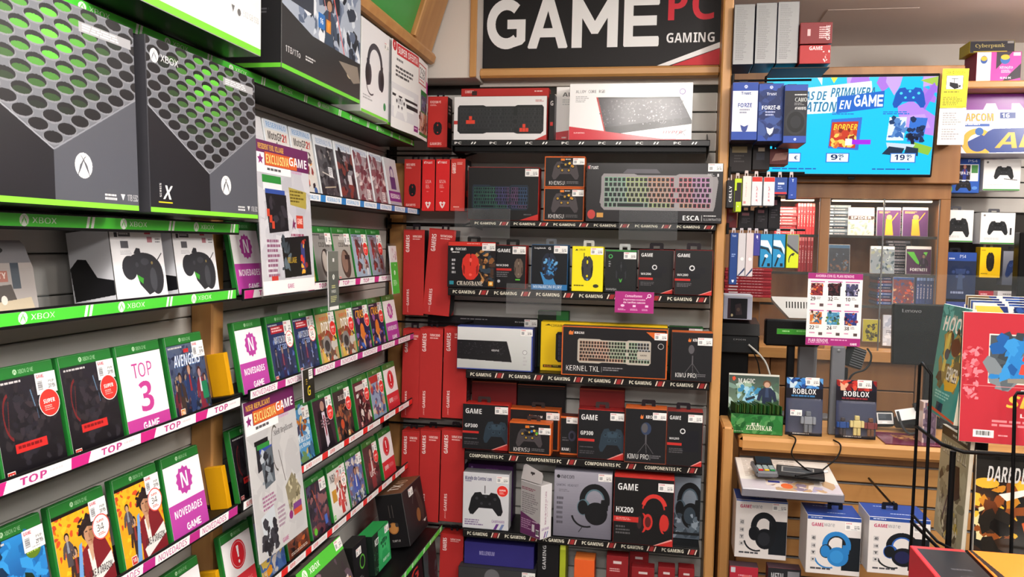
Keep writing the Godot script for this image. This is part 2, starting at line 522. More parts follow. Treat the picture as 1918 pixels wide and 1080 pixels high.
# ---------------------------------------------------------------- meshes: triangles sorted by material, one mesh per part
class Mb:
	var host
	var s := {}
	func _init(h) -> void:
		host = h
	func bag(key: String) -> Array:
		if not s.has(key):
			s[key] = [PackedVector3Array(), PackedVector3Array(), PackedVector2Array(), PackedColorArray()]
		return s[key]
	func tri(key: String, a: Vector3, b: Vector3, c: Vector3, ua: Vector2, ub: Vector2, uc: Vector2, col: Color, na := Vector3.ZERO, nb := Vector3.ZERO, nc := Vector3.ZERO) -> void:
		var g := bag(key)
		var n := (c - a).cross(b - a).normalized()
		g[0].append_array(PackedVector3Array([a, b, c]))
		g[1].append_array(PackedVector3Array([n if na == Vector3.ZERO else na, n if nb == Vector3.ZERO else nb, n if nc == Vector3.ZERO else nc]))
		g[2].append_array(PackedVector2Array([ua, ub, uc]))
		g[3].append_array(PackedColorArray([col, col, col]))
	func quad(key: String, a: Vector3, b: Vector3, c: Vector3, d: Vector3, col: Color, uv := Rect2(0.002, 0.002, 0, 0)) -> void:   # a top left, clockwise
		var p := uv.position
		var e := uv.end
		tri(key, a, b, c, p, Vector2(e.x, p.y), e, col)
		tri(key, a, c, d, p, e, Vector2(p.x, e.y), col)
	# look: a Color on a print material («finish»), the name of a material, or an art
	func face(look, finish: String, a: Vector3, b: Vector3, c: Vector3, d: Vector3) -> void:
		if look is Color:
			quad("0" + finish, a, b, c, d, look.srgb_to_linear())
		elif look is String:
			quad(look, a, b, c, d, Color.WHITE)
		else:
			quad(str(look[0]) + finish, a, b, c, d, Color.WHITE, look[1])
	# a box with its base centre at T's origin and chamfered edges; looks: front back right left top bottom edge
	func box(T: Transform3D, size: Vector3, looks: Dictionary, finish := "c", ch := 0.001) -> void:
		var any = looks.get("side", Color(0.5, 0.5, 0.5))
		var edge = looks.get("edge", any if not any is Array else Color(0.3, 0.3, 0.3))
		var h := size * 0.5
		ch = minf(ch, minf(h.x, minf(h.y, h.z)) * 0.45)
		var at := func(x: float, y: float, z: float) -> Vector3: return T * Vector3(x, y + h.y, z)
		var i := h - Vector3.ONE * ch
		face(looks.get("front", any), finish, at.call(-i.x, i.y, h.z), at.call(i.x, i.y, h.z), at.call(i.x, -i.y, h.z), at.call(-i.x, -i.y, h.z))
		face(looks.get("back", any), finish, at.call(i.x, i.y, -h.z), at.call(-i.x, i.y, -h.z), at.call(-i.x, -i.y, -h.z), at.call(i.x, -i.y, -h.z))
		face(looks.get("right", any), finish, at.call(h.x, i.y, i.z), at.call(h.x, i.y, -i.z), at.call(h.x, -i.y, -i.z), at.call(h.x, -i.y, i.z))
		face(looks.get("left", any), finish, at.call(-h.x, i.y, -i.z), at.call(-h.x, i.y, i.z), at.call(-h.x, -i.y, i.z), at.call(-h.x, -i.y, -i.z))
		face(looks.get("top", any), finish, at.call(-i.x, h.y, -i.z), at.call(i.x, h.y, -i.z), at.call(i.x, h.y, i.z), at.call(-i.x, h.y, i.z))
		face(looks.get("bottom", any), finish, at.call(-i.x, -h.y, i.z), at.call(i.x, -h.y, i.z), at.call(i.x, -h.y, -i.z), at.call(-i.x, -h.y, -i.z))
		for sx in [-1.0, 1.0]:
			for sz in [-1.0, 1.0]:
				var f: bool = sx * sz > 0
				var a: Vector3 = at.call(sx * h.x, i.y, sz * i.z)
				var b: Vector3 = at.call(sx * i.x, i.y, sz * h.z)
				var c: Vector3 = at.call(sx * i.x, -i.y, sz * h.z)
				var d: Vector3 = at.call(sx * h.x, -i.y, sz * i.z)
				if f: face(edge, finish, b, a, d, c)
				else: face(edge, finish, a, b, c, d)
		for sy in [-1.0, 1.0]:
			for sz in [-1.0, 1.0]:
				var a: Vector3 = at.call(-i.x, sy * h.y, sz * i.z)
				var b: Vector3 = at.call(i.x, sy * h.y, sz * i.z)
				var c: Vector3 = at.call(i.x, sy * i.y, sz * h.z)
				var d: Vector3 = at.call(-i.x, sy * i.y, sz * h.z)
				if sy * sz > 0: face(edge, finish, a, b, c, d)
				else: face(edge, finish, d, c, b, a)
			for sx in [-1.0, 1.0]:
				var a: Vector3 = at.call(sx * i.x, sy * h.y, i.z)
				var b: Vector3 = at.call(sx * i.x, sy * h.y, -i.z)
				var c: Vector3 = at.call(sx * h.x, sy * i.y, -i.z)
				var d: Vector3 = at.call(sx * h.x, sy * i.y, i.z)
				if sy * sx > 0: face(edge, finish, a, b, c, d)
				else: face(edge, finish, d, c, b, a)
	# extruded outline: points counterclockwise seen from +z; front face at z = depth, back at 0
	func prism(T: Transform3D, pts: PackedVector2Array, depth: float, front, side, finish := "c") -> void:
		var idx := Geometry2D.triangulate_polygon(pts)
		var lo := pts[0]
		var hi := pts[0]
		for p in pts:
			lo = lo.min(p)
			hi = hi.max(p)
		var key: String = front if front is String else ("0" if front is Color else str(front[0])) + finish
		var col: Color = front.srgb_to_linear() if front is Color else Color.WHITE
		var uvr: Rect2 = front[1] if front is Array else Rect2(0.002, 0.002, 0, 0)
		for k in range(0, idx.size(), 3):
			var q := [pts[idx[k]], pts[idx[k + 1]], pts[idx[k + 2]]]
			if (q[1] - q[0]).cross(q[2] - q[0]) > 0:
				q = [q[0], q[2], q[1]]
			var u := []
			for v in q:
				var r: Vector2 = (v - lo) / (hi - lo)
				u.append(uvr.position + Vector2(r.x, 1.0 - r.y) * uvr.size)
			tri(key, T * Vector3(q[0].x, q[0].y, depth), T * Vector3(q[1].x, q[1].y, depth), T * Vector3(q[2].x, q[2].y, depth), u[0], u[1], u[2], col)
			face_tri(side, finish, T * Vector3(q[0].x, q[0].y, 0), T * Vector3(q[2].x, q[2].y, 0), T * Vector3(q[1].x, q[1].y, 0))
		var area := 0.0
		for k in pts.size():
			area += pts[k].cross(pts[(k + 1) % pts.size()])
		for k in pts.size():
			var a := pts[k]
			var b := pts[(k + 1) % pts.size()]
			if area < 0:
				var t := a
				a = b
				b = t
			face(side, finish, T * Vector3(a.x, a.y, depth), T * Vector3(b.x, b.y, depth), T * Vector3(b.x, b.y, 0), T * Vector3(a.x, a.y, 0))
	func face_tri(look, finish: String, a: Vector3, b: Vector3, c: Vector3) -> void:
		var z := Vector2(0.002, 0.002)
		if look is String: tri(look, a, b, c, z, z, z, Color.WHITE)
		else: tri("0" + finish, a, b, c, z, z, z, (look if look is Color else Color(0.5, 0.5, 0.5)).srgb_to_linear())
	# round rod through points
	func tube(pts: Array, r: float, look, finish := "c", seg := 8) -> void:
		var key: String = look if look is String else "0" + finish
		var col: Color = look.srgb_to_linear() if look is Color else Color.WHITE
		var z := Vector2(0.002, 0.002)
		var rings := []
		var dirs := []
		var up := Vector3.UP
		for k in pts.size():
			var d: Vector3 = (pts[mini(k + 1, pts.size() - 1)] - pts[maxi(k - 1, 0)]).normalized()
			if k == 0:
				up = d.cross(Vector3.RIGHT if absf(d.x) < 0.8 else Vector3.UP).normalized()
			up = (up - d * up.dot(d)).normalized()
			var side := d.cross(up)
			var ring := []
			for j in seg:
				var t := TAU * j / seg
				ring.append(up * cos(t) + side * sin(t))
			rings.append(ring)
			dirs.append(d)
		for k in pts.size() - 1:
			for j in seg:
				var j2 := (j + 1) % seg
				var a: Vector3 = rings[k][j]
				var b: Vector3 = rings[k][j2]
				var c: Vector3 = rings[k + 1][j2]
				var d: Vector3 = rings[k + 1][j]
				tri(key, pts[k] + a * r, pts[k + 1] + d * r, pts[k + 1] + c * r, z, z, z, col, a, d, c)
				tri(key, pts[k] + a * r, pts[k + 1] + c * r, pts[k] + b * r, z, z, z, col, a, c, b)
		for e in [0, pts.size() - 1]:
			for j in seg:
				var a: Vector3 = pts[e] + rings[e][j] * r
				var b: Vector3 = pts[e] + rings[e][(j + 1) % seg] * r
				if e == 0: tri(key, pts[e], a, b, z, z, z, col)
				else: tri(key, pts[e], b, a, z, z, z, col)
	# turned shape about the y axis of T: profile of (radius, height) from bottom to top
	func lathe(T: Transform3D, prof: Array, look, finish := "c", seg := 16) -> void:
		var key: String = look if look is String else "0" + finish
		var col: Color = look.srgb_to_linear() if look is Color else Color.WHITE
		var z := Vector2(0.002, 0.002)
		for k in prof.size() - 1:
			for j in seg:
				var t0 := TAU * j / seg
				var t1 := TAU * (j + 1) / seg
				var p: Vector2 = prof[k]
				var q: Vector2 = prof[k + 1]
				var a := T * Vector3(cos(t0) * p.x, p.y, sin(t0) * p.x)
				var b := T * Vector3(cos(t1) * p.x, p.y, sin(t1) * p.x)
				var c := T * Vector3(cos(t1) * q.x, q.y, sin(t1) * q.x)
				var d := T * Vector3(cos(t0) * q.x, q.y, sin(t0) * q.x)
				tri(key, d, c, b, z, z, z, col)
				tri(key, d, b, a, z, z, z, col)
	func put(called: String, parent: Node3D) -> MeshInstance3D:
		var me := ArrayMesh.new()
		for key in s:
			var g: Array = s[key]
			var arr := []
			arr.resize(Mesh.ARRAY_MAX)
			arr[Mesh.ARRAY_VERTEX] = g[0]
			arr[Mesh.ARRAY_NORMAL] = g[1]
			arr[Mesh.ARRAY_TEX_UV] = g[2]
			arr[Mesh.ARRAY_COLOR] = g[3]
			me.add_surface_from_arrays(Mesh.PRIMITIVE_TRIANGLES, arr)
			me.surface_set_material(me.get_surface_count() - 1, host.mat(key))
		var o := MeshInstance3D.new()
		o.name = called
		o.mesh = me
		parent.add_child(o, true)
		return o

const SCREEN_GLOW := 1.25
const FINISH := {"c": [0.45, 0.32], "g": [0.17, 0.5], "m": [0.8, 0.2], "h": [0.28, 0.38]}

func mat(key: String) -> StandardMaterial3D:
	if not M.has(key):
		var m := StandardMaterial3D.new()
		m.vertex_color_use_as_albedo = true
		if key[-1] == "e":
			m.emission_enabled = true
			m.emission = Color.BLACK
			m.albedo_color = Color(0.02, 0.02, 0.02)
			m.emission_energy_multiplier = SCREEN_GLOW
			m.roughness = 0.2
			M[key] = m
			return m
		var f: Array = FINISH[key[-1]]
		m.roughness = f[0]
		m.metallic_specular = f[1]
		M[key] = m
	return M[key]

func plain(called: String, col: Color, rough: float, metal := 0.0) -> void:
	var m := StandardMaterial3D.new()
	m.albedo_color = col
	m.roughness = rough
	m.metallic = metal
	m.metallic_specular = 0.27
	M[called] = m

func finish_prints() -> void:
	var tex := []
	for i in sheets:
		tex.append(ImageTexture.create_from_image(i))
	for key in M:
		if key.length() <= 3 and key[0].is_valid_int():
			if key[-1] == "e":
				M[key].emission_texture = tex[key.left(-1).to_int()]
				continue
			M[key].albedo_texture = tex[key.left(-1).to_int()]

# ---------------------------------------------------------------- things
var names := {}

func numbered(called: String) -> String:
	var n: int = names.get(called, 0)
	names[called] = n + 1
	return called if n == 0 else "%s_%03d" % [called, n]

func tag(o: Node3D, label: String, category: String, group := "") -> void:
	o.set_meta("label", label)
	o.set_meta("category", category)
	if group != "":
		o.set_meta("group", group)

func thing(called: String, label: String, category: String, at := Vector3.ZERO, rot := Vector3.ZERO, group := "") -> Node3D:
	var o := Node3D.new()
	o.name = numbered(called)
	add_child(o, true)
	o.position = at
	o.rotation = rot
	tag(o, label, category, group)
	return o

func setting(called: String, mb: Mb) -> MeshInstance3D:
	var o := mb.put(numbered(called), self)
	o.set_meta("kind", "structure")
	return o

func look_of(src, w: float, h: float, dens: float):
	if src is String and ((src as String).contains("|") or (src as String).begins_with("f ")):
		return art(w, h, dens, src)
	if src is String and Color.html_is_valid(src):
		return Color.html(src)
	return src

func sheet_part(called: String, o: Node3D, src, x: float, y: float, w: float, h: float, z: float, dens: float, fin := "c") -> MeshInstance3D:
	var mb := Mb.new(self)
	mb.box(Transform3D(Basis(), Vector3(x + w / 2, y, z + 0.0003)), Vector3(w, h, 0.0004), {"front": look_of(src, w, h, dens), "side": Color(0.85, 0.85, 0.85)}, fin, 0.0001)
	return mb.put(called, o)

func disc_part(called: String, o: Node3D, src, x: float, y: float, r: float, z: float, dens: float) -> void:
	var pts := PackedVector2Array()
	for i in 22:
		pts.append(Vector2(x + cos(TAU * i / 22) * r, y + sin(TAU * i / 22) * r))
	var mb := Mb.new(self)
	mb.prism(Transform3D(Basis(), Vector3(0, 0, z + 0.0005)), pts, 0.0003, look_of(src, 2 * r, 2 * r, dens), Color(0.9, 0.9, 0.9))
	mb.put(called, o)

const PRICE := "f f4f2ef|t 6 8 36 15 c8465a b GAME|r 8 38 22 42 8d8d90|n 8 40 22 40 4 c9c9cc|t 60 40 30 12 77777a b PVP|t 58 58 34 20 55555a b %s|n 38 84 54 10 1 b5b5b8"
const SUPER := "f fbe9e6|e 50 50 47 47 e8362f|t 22 36 56 15 ffffff b SUPER|n 24 58 52 22 3 f6b3ad"
const DEAL := "f e5534f|e 50 50 45 45 fdf6f2|t 30 22 40 9 d7443f b SUPER|t 25 38 40 26 333333 r %s|n 30 72 40 12 2 d7443f"

# a printed carton standing with its front towards local +z
# opt: price [x, y in parts of the front, width in m, text], tab [x part, width m, height m, colour], lean, yaw, bottom, edge, fin, left, right
func carton(called: String, label: String, group: String, cx: float, yb: float, w: float, h: float, zf: float, d: float, front: String, side, top, opt := {}, dens := 1150.0) -> Node3D:
	var yaw: float = opt.get("yaw", 0.0)
	var lean: float = opt.get("lean", 0.0)
	var roll: float = opt.get("roll", 0.0)
	var back := Vector3(0, 0, -d / 2).rotated(Vector3.UP, deg_to_rad(yaw))
	var o := thing(called, label, opt.get("cat", "box"), Vector3(cx, yb, zf) + back, Vector3(deg_to_rad(-lean), deg_to_rad(yaw), deg_to_rad(roll)), group)
	fill_carton(o, w, h, d, front, side, top, opt, dens)
	return o

func fill_carton(o: Node3D, w: float, h: float, d: float, front: String, side, top, opt: Dictionary, dens: float) -> void:
	var fin: String = opt.get("fin", "c")
	var mb := Mb.new(self)
	var looks := {"front": look_of(front, w, h, dens), "side": look_of(side, d, h, dens), "top": look_of(top, w, d, dens)}
	looks.bottom = look_of(opt.get("bottom", side), w, d, dens)
	if looks.bottom is Array: looks.bottom = Color(0.25, 0.25, 0.25)
	for k in ["left", "right"]:
		if opt.has(k): looks[k] = look_of(opt[k], d, h, dens)
	if opt.has("edge"): looks.edge = Color.html(opt.edge)
	mb.box(Transform3D(), Vector3(w, h, d), looks, fin, opt.get("ch", 0.0012))
	mb.put("body", o)
	if opt.has("price"):
		var p: Array = opt.price
		sheet_part("price_label", o, PRICE % p[3], minf((p[0] - 0.5) * w, w * 0.5 - p[2] - 0.002), p[1] * h - p[2] * 0.55, p[2], p[2] * 0.55, d / 2, dens * 1.3)
	if opt.has("promo"):
		var p: Array = opt.promo
		disc_part("promo_sticker", o, SUPER if p[3] == "" else DEAL % p[3], (p[0] - 0.5) * w, p[1] * h, p[2], d / 2, dens * 1.3)
	if opt.has("tab"):
		var t: Array = opt.tab
		var tx: float = (t[0] - 0.5) * w
		var tw: float = t[1] / 2
		var th: float = t[2]
		var tb := Mb.new(self)
		# a hang tab: two posts and a bridge round the hook hole
		var outline := PackedVector2Array([Vector2(tx - tw, 0), Vector2(tx - tw * 0.45, 0), Vector2(tx - tw * 0.45, th * 0.55), Vector2(tx + tw * 0.45, th * 0.55), Vector2(tx + tw * 0.45, 0), Vector2(tx + tw, 0), Vector2(tx + tw, th * 0.8), Vector2(tx + tw * 0.85, th), Vector2(tx - tw * 0.85, th), Vector2(tx - tw, th * 0.8)])
		tb.prism(Transform3D(Basis(), Vector3(0, h, -d * 0.1)), outline, 0.0012, Color.html(t[3]), Color.html(t[3]))
		tb.put("hang_tab", o)

# a game case; its cover is a printed sheet in front of the green plastic
func game_case(label: String, group: String, at: Vector3, rot: Vector3, cover: String, opt := {}) -> Node3D:
	var w: float = opt.get("w", 0.136)
	var h: float = opt.get("h", 0.171)
	var dens: float = opt.get("dens", 1500.0)
	var o := thing(opt.get("name", "game_case"), label, opt.get("cat", "game case"), at, rot, group)
	var plastic: Color = Color.html(opt.get("plastic", "25742f"))
	var mb := Mb.new(self)
	mb.box(Transform3D(), Vector3(w, h, 0.014), {"side": plastic}, "h", 0.0018)
	mb.put("body", o)
	sheet_part("cover", o, cover, -w / 2 + 0.0035, 0.0015, w - 0.0055, h - 0.003, 0.007, dens, "h")
	if opt.has("price"):
		sheet_part("price_label", o, PRICE % opt.price, w / 2 - 0.044, h * 0.865 - 0.03, 0.044, 0.034, 0.0078, dens)
	if opt.has("promo"):
		disc_part("promo_sticker", o, SUPER if opt.promo == "" else DEAL % opt.promo, w / 2 - 0.022, h * 0.6, 0.0225, 0.0078, dens)
	return o

# ---------------------------------------------------------------- the long side wall of console games
const LEAN := 10.5
const TURN := PI / 2

func slats(parent: Node3D, x0: float, x1: float, y0: float, y1: float, depth: float, turned: bool, plane: float) -> void:
	var pitch := 0.0744
	var gap := 0.0025 if turned else 0.006
	var y := y0
	var mesh: Mesh = null
	while y + pitch <= y1 + 0.001:
		var o: MeshInstance3D
		if mesh == null:
			var mb := Mb.new(self)
			mb.box(Transform3D(Basis(Vector3.UP, TURN if turned else 0.0), Vector3.ZERO), Vector3(x1 - x0, pitch - gap, depth), {"side": "grey_laminate"}, "c", 0.002)
			o = mb.put("slat", parent)
			mesh = o.mesh
		else:
			o = MeshInstance3D.new()
			o.name = "slat"
			o.mesh = mesh
			parent.add_child(o, true)
		o.position = Vector3(plane, y, (x0 + x1) / 2) if turned else Vector3((x0 + x1) / 2, y, plane)
		y += pitch

func strip(cell: String, n: int) -> String:
	var s := "f 141414|"
	if cell.begins_with("f "):
		cell = "r -1 0 102 100 " + cell.substr(2)
	for i in n:
		s += "@ %f 0 %f 100|%s|" % [100.0 * i / n, 100.0 / n, cell]
	return s

# a display ledge along the side wall: tray, black channel and a printed strip; z from near to far
func ledge(label: String, y: float, z0: float, z1: float, cell: String, n: int, xf := -0.92) -> void:
	var l := z0 - z1
	var o := thing("display_ledge", label, "shelf", Vector3(xf, y, (z0 + z1) / 2), Vector3(0, TURN, 0))
	var back := absf(-1.058 - xf)
	var t := Mb.new(self)
	t.box(Transform3D(Basis(), Vector3(0, 0.002, -back / 2 - 0.003)), Vector3(l, 0.005, back - 0.006), {"side": "black_plastic"}, "c", 0.001)
	t.put("tray", o)
	var f := Mb.new(self)
	f.box(Transform3D(Basis(), Vector3(0, 0, -0.0025)), Vector3(l, 0.027, 0.005), {"side": "black_plastic"}, "c", 0.001)
	f.put("lip", o)
	sheet_part("label_strip", o, strip(cell, n), -l / 2 + 0.004, 0.0045, l - 0.008, 0.019, 0.0, 1300.0, "h")

# a row of cases leaning back on a ledge; each entry: near edge z, cover, label, options
func case_row(y: float, group: String, list: Array) -> void:
	for e in list:
		var w: float = e[3].get("w", 0.136)
		game_case(e[2], group, Vector3(-0.947, y + 0.0095, e[0] - w / 2), Vector3(deg_to_rad(-LEAN), TURN, 0), e[1], e[3])

const G_TOP := "f fdfdfd|r 0 0 28 100 d12a86|p ffffff 26 0 30 0 29 100 22 100|t 40 18 30 62 c23b86 b TOP|n 74 30 24 40 1 e6dde2"
const G_NOV := "f fdfdfd|t 6 18 62 64 c2428a r NOVEDADES|r 74 0 26 100 c0308c|p ffffff 72 0 75 0 74 100 70 100"
const G_SUP := "f fdfdfd|t 8 20 22 60 e0383a b SUPER|t 32 24 34 52 eca9a6 r OFERTAS|r 74 0 26 100 ea2a27"
const G_RES := "f f6f8fb|t 6 20 62 60 5f9ed4 b RESERVALO YA|r 76 0 24 100 2f7fc6"
const G_XB := "f 4fd23d|X 26 50 4 f3fbf0 4fd23d|t 33 26 22 46 f3fbf0 r XBOX|p f3fbf0 86 0 89 0 87 100 84 100|p f3fbf0 91 0 94 0 92 100 89 100"
const C_NOV := "f f7f5f6|xb|m burst 28 16 46 36 b8419f|t 42 24 18 19 ffffff b N|r 0 58 100 42 bb45a4|t 12 66 76 9 ffffff b NOVEDADES|m GAME 38 86 40 9 ffffff bb45a4"
const C_SUP := "f f7f5f6|xb|e 50 36 26 20 d5202c|e 50 36 23 17.5 f7f5f6|e 50 36 22 17 d5202c|p ffffff 46 24 54 24 52 40 48 40|e 50 46 3 2.4 ffffff|r 0 64 100 36 d8333d|t 14 74 30 9 ffffff b SUPER|t 46 75 40 8 f3a9ad r OFERTAS"
const C_TOP := "f f9f7f8|xb|t 28 22 46 16 c0408f r TOP|t 37 43 30 34 c0408f b %s|r 0 82 100 18 bf3f95|m GAME 34 88 38 9 ffffff bf3f95"
const C_LOCK := "f c9c9cc|g 0 0 100 100 d9d9dd b4b3b9|a 50 30 14 180 360 6 1.3 5d4c86|r 36 30 5 8 5d4c86|r 59 30 5 8 5d4c86|r 28 36 44 24 4b3a76|r 0 64 100 20 7a2f86|t 12 69 76 9 ffffff b RESERVALO|n 12 88 70 8 2 9fb3d4"

func build_side_wall() -> void:
	var wl := get_node("wall_left")
	slats(wl, -3.1, -0.2, 0.25, 2.36, 0.036, true, -1.076)
	# uprights of beech at the ends of the bays
	for q in [[-1.757, "narrow beech upright standing between the two bays of game shelves", 2.05], [-3.16, "narrow beech upright at the far end of the game shelves beside red cartons", 2.0]]:
		var p := Mb.new(self)
		plainbox(p, Vector3(-1.03, q[2] / 2, q[0]), Vector3(0.055, q[2], 0.05), "beech", 0.004)
		var o := p.put(numbered("upright"), self)
		tag(o, q[1], "post")
	ledge("black ledge with a dark green strip under the big console cartons", 1.703, -0.55, -1.7, G_XB, 5)
	ledge("black ledge with a bright green strip below the controller boxes", 1.559, -0.55, -1.69, G_XB, 5)
	ledge("black ledge with a magenta and white TOP strip", 1.316, -0.62, -1.71, G_TOP, 6)
	ledge("black ledge with a NOVEDADES strip in the nearest bay", 1.072, -0.62, -1.70, G_NOV, 7)
	ledge("lowest black ledge of the nearest bay, its strip below the picture edge", 0.83, -0.9, -1.69, G_NOV, 5)
	ledge("topmost ledge with a green strip under the boxed consoles", 2.046, -0.9, -3.0, G_XB, 9)
	ledge("black ledge with a blue and white RESERVALO YA strip", 1.795, -1.72, -3.09, G_RES, 9)
	ledge("black ledge with a magenta TOP strip behind the tall leaflet", 1.555, -1.72, -2.76, G_TOP, 6)
	ledge("black ledge with a magenta and white NOVEDADES strip in the far bay", 1.321, -1.75, -3.035, G_NOV, 7)
	ledge("black ledge with a red and white SUPER strip, upper of the two", 1.071, -1.72, -3.03, G_SUP, 8)
	ledge("black ledge with a red and white SUPER strip, lower of the two", 0.834, -1.66, -2.985, G_SUP, 9)
	ledge("deep bottom ledge with a bright green strip and boxed accessories", 0.60, -1.9, -3.0, G_XB, 5, -0.785)
	var dark := "f 1c1a20|xb|g 0 11 100 50 26232a 1e1b20|g 0 61 100 40 1e1b20 121014|s 12 70 6 14 88 76 2 7 221f25 29262c 1d1b1f 2d282c 25222a|s 13 26 34 24 40 50 2 6 322c33 382f34 2a282f|l 22 30 16 60 1 5a2426|a 24 45 12 100 260 2 2.2 6d2325|l 58 24 62 40 1.2 5f7f9c|l 64 42 65 52 1 3d4f66|r 22 70 50 8 c52a28|n 26 72 42 5 1 7a1518|n 6 13 42 4 1 c9c6c6|ad 4 92 18 c8372f"
	case_row(1.316, "games on the TOP ledge", [
		[-0.905, C_TOP % "2", "white TOP card standing in a green case, cut by the picture edge", {"dens": 1700.0}],
		[-1.050, dark, "dark horror game with a red sticker, beside the cut-off white card", {"price": "39'95", "promo": ""}],
		[-1.195, dark, "dark horror game with a red sticker, next to the TOP 3 card", {"price": "39'95", "promo": ""}],
		[-1.340, C_TOP % "3", "white card reading TOP 3 in a green case", {}],
		[-1.492, "f 3b4357|xb|g 0 11 100 45 56617a 39435c|g 0 56 100 44 39435c 161b2a|s 11 120 0 14 100 84 2 6 2b3350 3f4d6e 4b5875 232a42 323a58|s 12 50 10 48 80 48 2 5 1d2233 6a2a34 2a4070 8a7a6a 4a2a34|m fig 2 56 18 40 9c7a66 3a2a2a 6a2430 1d2233|m fig 84 52 16 40 b08a74 2a2020 2a3a2c 4a5a4a|m fig 10 44 26 50 9c7a66 2a201e 3c2f2c 24304a|m fig 36 34 28 60 b38b74 2f241f 26365e 8c2b34|m fig 64 42 28 54 a88 402524 7b2738 c8c8d0|t 14 24 74 14 4a80c8 i AVENGERS|t 13.5 23.5 74 14 dfe6f2 i AVENGERS|r 44 17 14 5 c22f34|r 80 62 16 22 1d7a52|n 4 13 40 4 1 c9c6c6|ad 12 88 16 d9893a", "dark blue superhero team game at the end of the TOP ledge", {"price": "39'95"}]])
	var gold := "f e8a51f|g 0 11 100 50 f2b82c e8a020|s 3 110 0 10 100 80 2 5 f6c22c f0b428 f2b01d e8a224 ec9a1e|s 33 46 0 12 100 60 1 4 d9641e c8452a d8502a|xb|r 0 11 100 3 191512|m fig 18 46 26 46 c49a7a 2b211d 3b2a28 8a3430|m fig 10 30 22 34 c49a7a 251d1b 51484c 8a8f9a|p 7a2229 44 56 66 46 88 50 100 72 100 100 40 100|p efe6df 54 56 64 54 66 90 58 90|p c8a083 56 50 66 50 64 66 60 70|e 60 36 13 12 2a2120|s 34 26 46 22 28 16 2 5 2a2120 34282a 211a1b|e 61 41 9 12 bd8f6f|p a87858 62 34 69 36 70 46 64 53 61 46|p 2a2120 50 30 68 28 70 35 60 33 52 37|l 55 38 59 38 1 3a2a24|l 63 38 68 38 1 3a2a24|l 58 48 65 48 0.8 7a4438|p 9a6a50 60 40 62 40 63 45 60 45|p 6f9fd6 40 48 46 46 36 100 26 100|p e9e6e2 46 88 98 68 100 82 50 99|t 50 78 46 8 2a2a2c i LIKE A DRAGON|ad 14 88 18 c8372f"
	case_row(1.072, "new games on the near NOVEDADES ledge", [
		[-0.87, C_NOV, "white card in a green case cut by the lower picture corner", {}],
		[-1.020, "f 16314f|xb|g 0 11 100 40 2f8ad0 1d5a9c|g 0 51 100 50 1d5a9c 0c1622|s 5 60 0 12 100 50 3 8 2274bc 3594d8 1f66a8 2c80c8|s 15 20 0 11 30 40 4 10 16304c 12263e|s 6 26 0 56 100 44 5 14 0d141f 16222f 1a2d1f 0b1018|t 20 62 64 13 e9f0f5 S NIGHTMARES|t 46 80 6 8 e9f0f5 S II|l 18 90 44 88 1 9fc4e0|n 54 82 36 4 1 9fc4e0|e 82 30 12 8 5c7a22|t 72 28 18 4 c8e070 b SUPER|n 4 13 40 4 1 c9c6c6", "deep blue game in the near lower corner, beside the yellow games", {"price": "29'95"}],
		[-1.172, gold, "yellow game with a dark-haired figure, beside the blue nightmare game", {"price": "39'95", "promo": "34"}],
		[-1.330, gold, "yellow game with a dark-haired figure, beside the NOVEDADES card", {"price": "39'95", "promo": "34"}],
		[-1.480, C_NOV, "white NOVEDADES card at the end of the nearest ledge", {}]])
	case_row(0.83, "games on the lowest near ledge", [
		[-1.15, gold, "game case below, only its green top edge in the picture, nearer one", {}],
		[-1.30, dark, "game case below, only its green top edge in the picture, middle one", {}],
		[-1.48, C_SUP, "white card in a green case, top edge showing beside the upright", {}]])
	# reservations: clear-spined cases and cards
	var moto := "f dad7d2|r 0 0 100 12 c9d3e0|t 8 2.5 84 7 6f9ccc b RESERVALO|t 8 15 80 11 25201f i MotoGP 21|t 66 15 24 11 c33a34 i 21|s 21 46 18 34 64 50 3 9 3a2f33 c8542f 8a2f2c d9d4cc 5a4a4c e29a4a|e 84 88 8 6 3a5f9c"
	var grim := "f 4c4b50|r 0 0 100 15 d6dbe2|t 8 4 84 8 8fa7c8 b RESERVALO YA|s 8 50 0 16 100 84 3 12 3a3a40 6a676a 2d2c31 9a948f 1f1f23|l 18 56 80 62 2 c9c2ba|l 20 80 84 76 2 b9ab95|r 54 46 22 16 dcdcdf|n 56 48 18 12 4 8a8a90"
	var grey := "f 93868a|r 0 0 100 13 d6dbe2|t 8 3.5 84 7 8fa7c8 b RESERVALO YA|s %d 60 0 14 100 86 4 14 7a4650 b9a9ab 8a5a62 d9cccb 6a3a44 a79aa0|r 60 70 22 18 e4dfdf|n 62 72 18 14 4 99929a"
	var cl := {"plastic": "d5dade", "h": 0.19}
	case_row(1.795, "cases and cards on the RESERVALO YA ledge", [
		[-1.765, C_LOCK, "grey card with a padlock, half behind the tall leaflet", cl],
		[-1.910, moto, "motorbike racing game case whose base hides behind the leaflet", cl],
		[-2.056, moto, "motorbike racing game case standing clear of the leaflet", cl],
		[-2.208, grim, "dark grey game case with pale wires, beside the motorbike games", cl],
		[-2.356, "f 37343a|r 0 0 100 15 d6dbe2|t 8 4 84 8 8fa7c8 b RESERVALO YA|s 9 50 0 16 100 84 3 12 2b2a30 54424a 7a3a34 1d1c21 8d8a90|r 56 52 22 16 d8d3d6", "very dark reserved game case in the middle of its ledge", cl],
		[-2.502, grey % 31, "grey and wine-red game case, first of the matching pair", cl],
		[-2.650, grey % 31, "grey and wine-red game case, second of the pair beside a padlock card", cl],
		[-2.806, C_LOCK, "pale padlock card at the far end of its ledge", cl]])
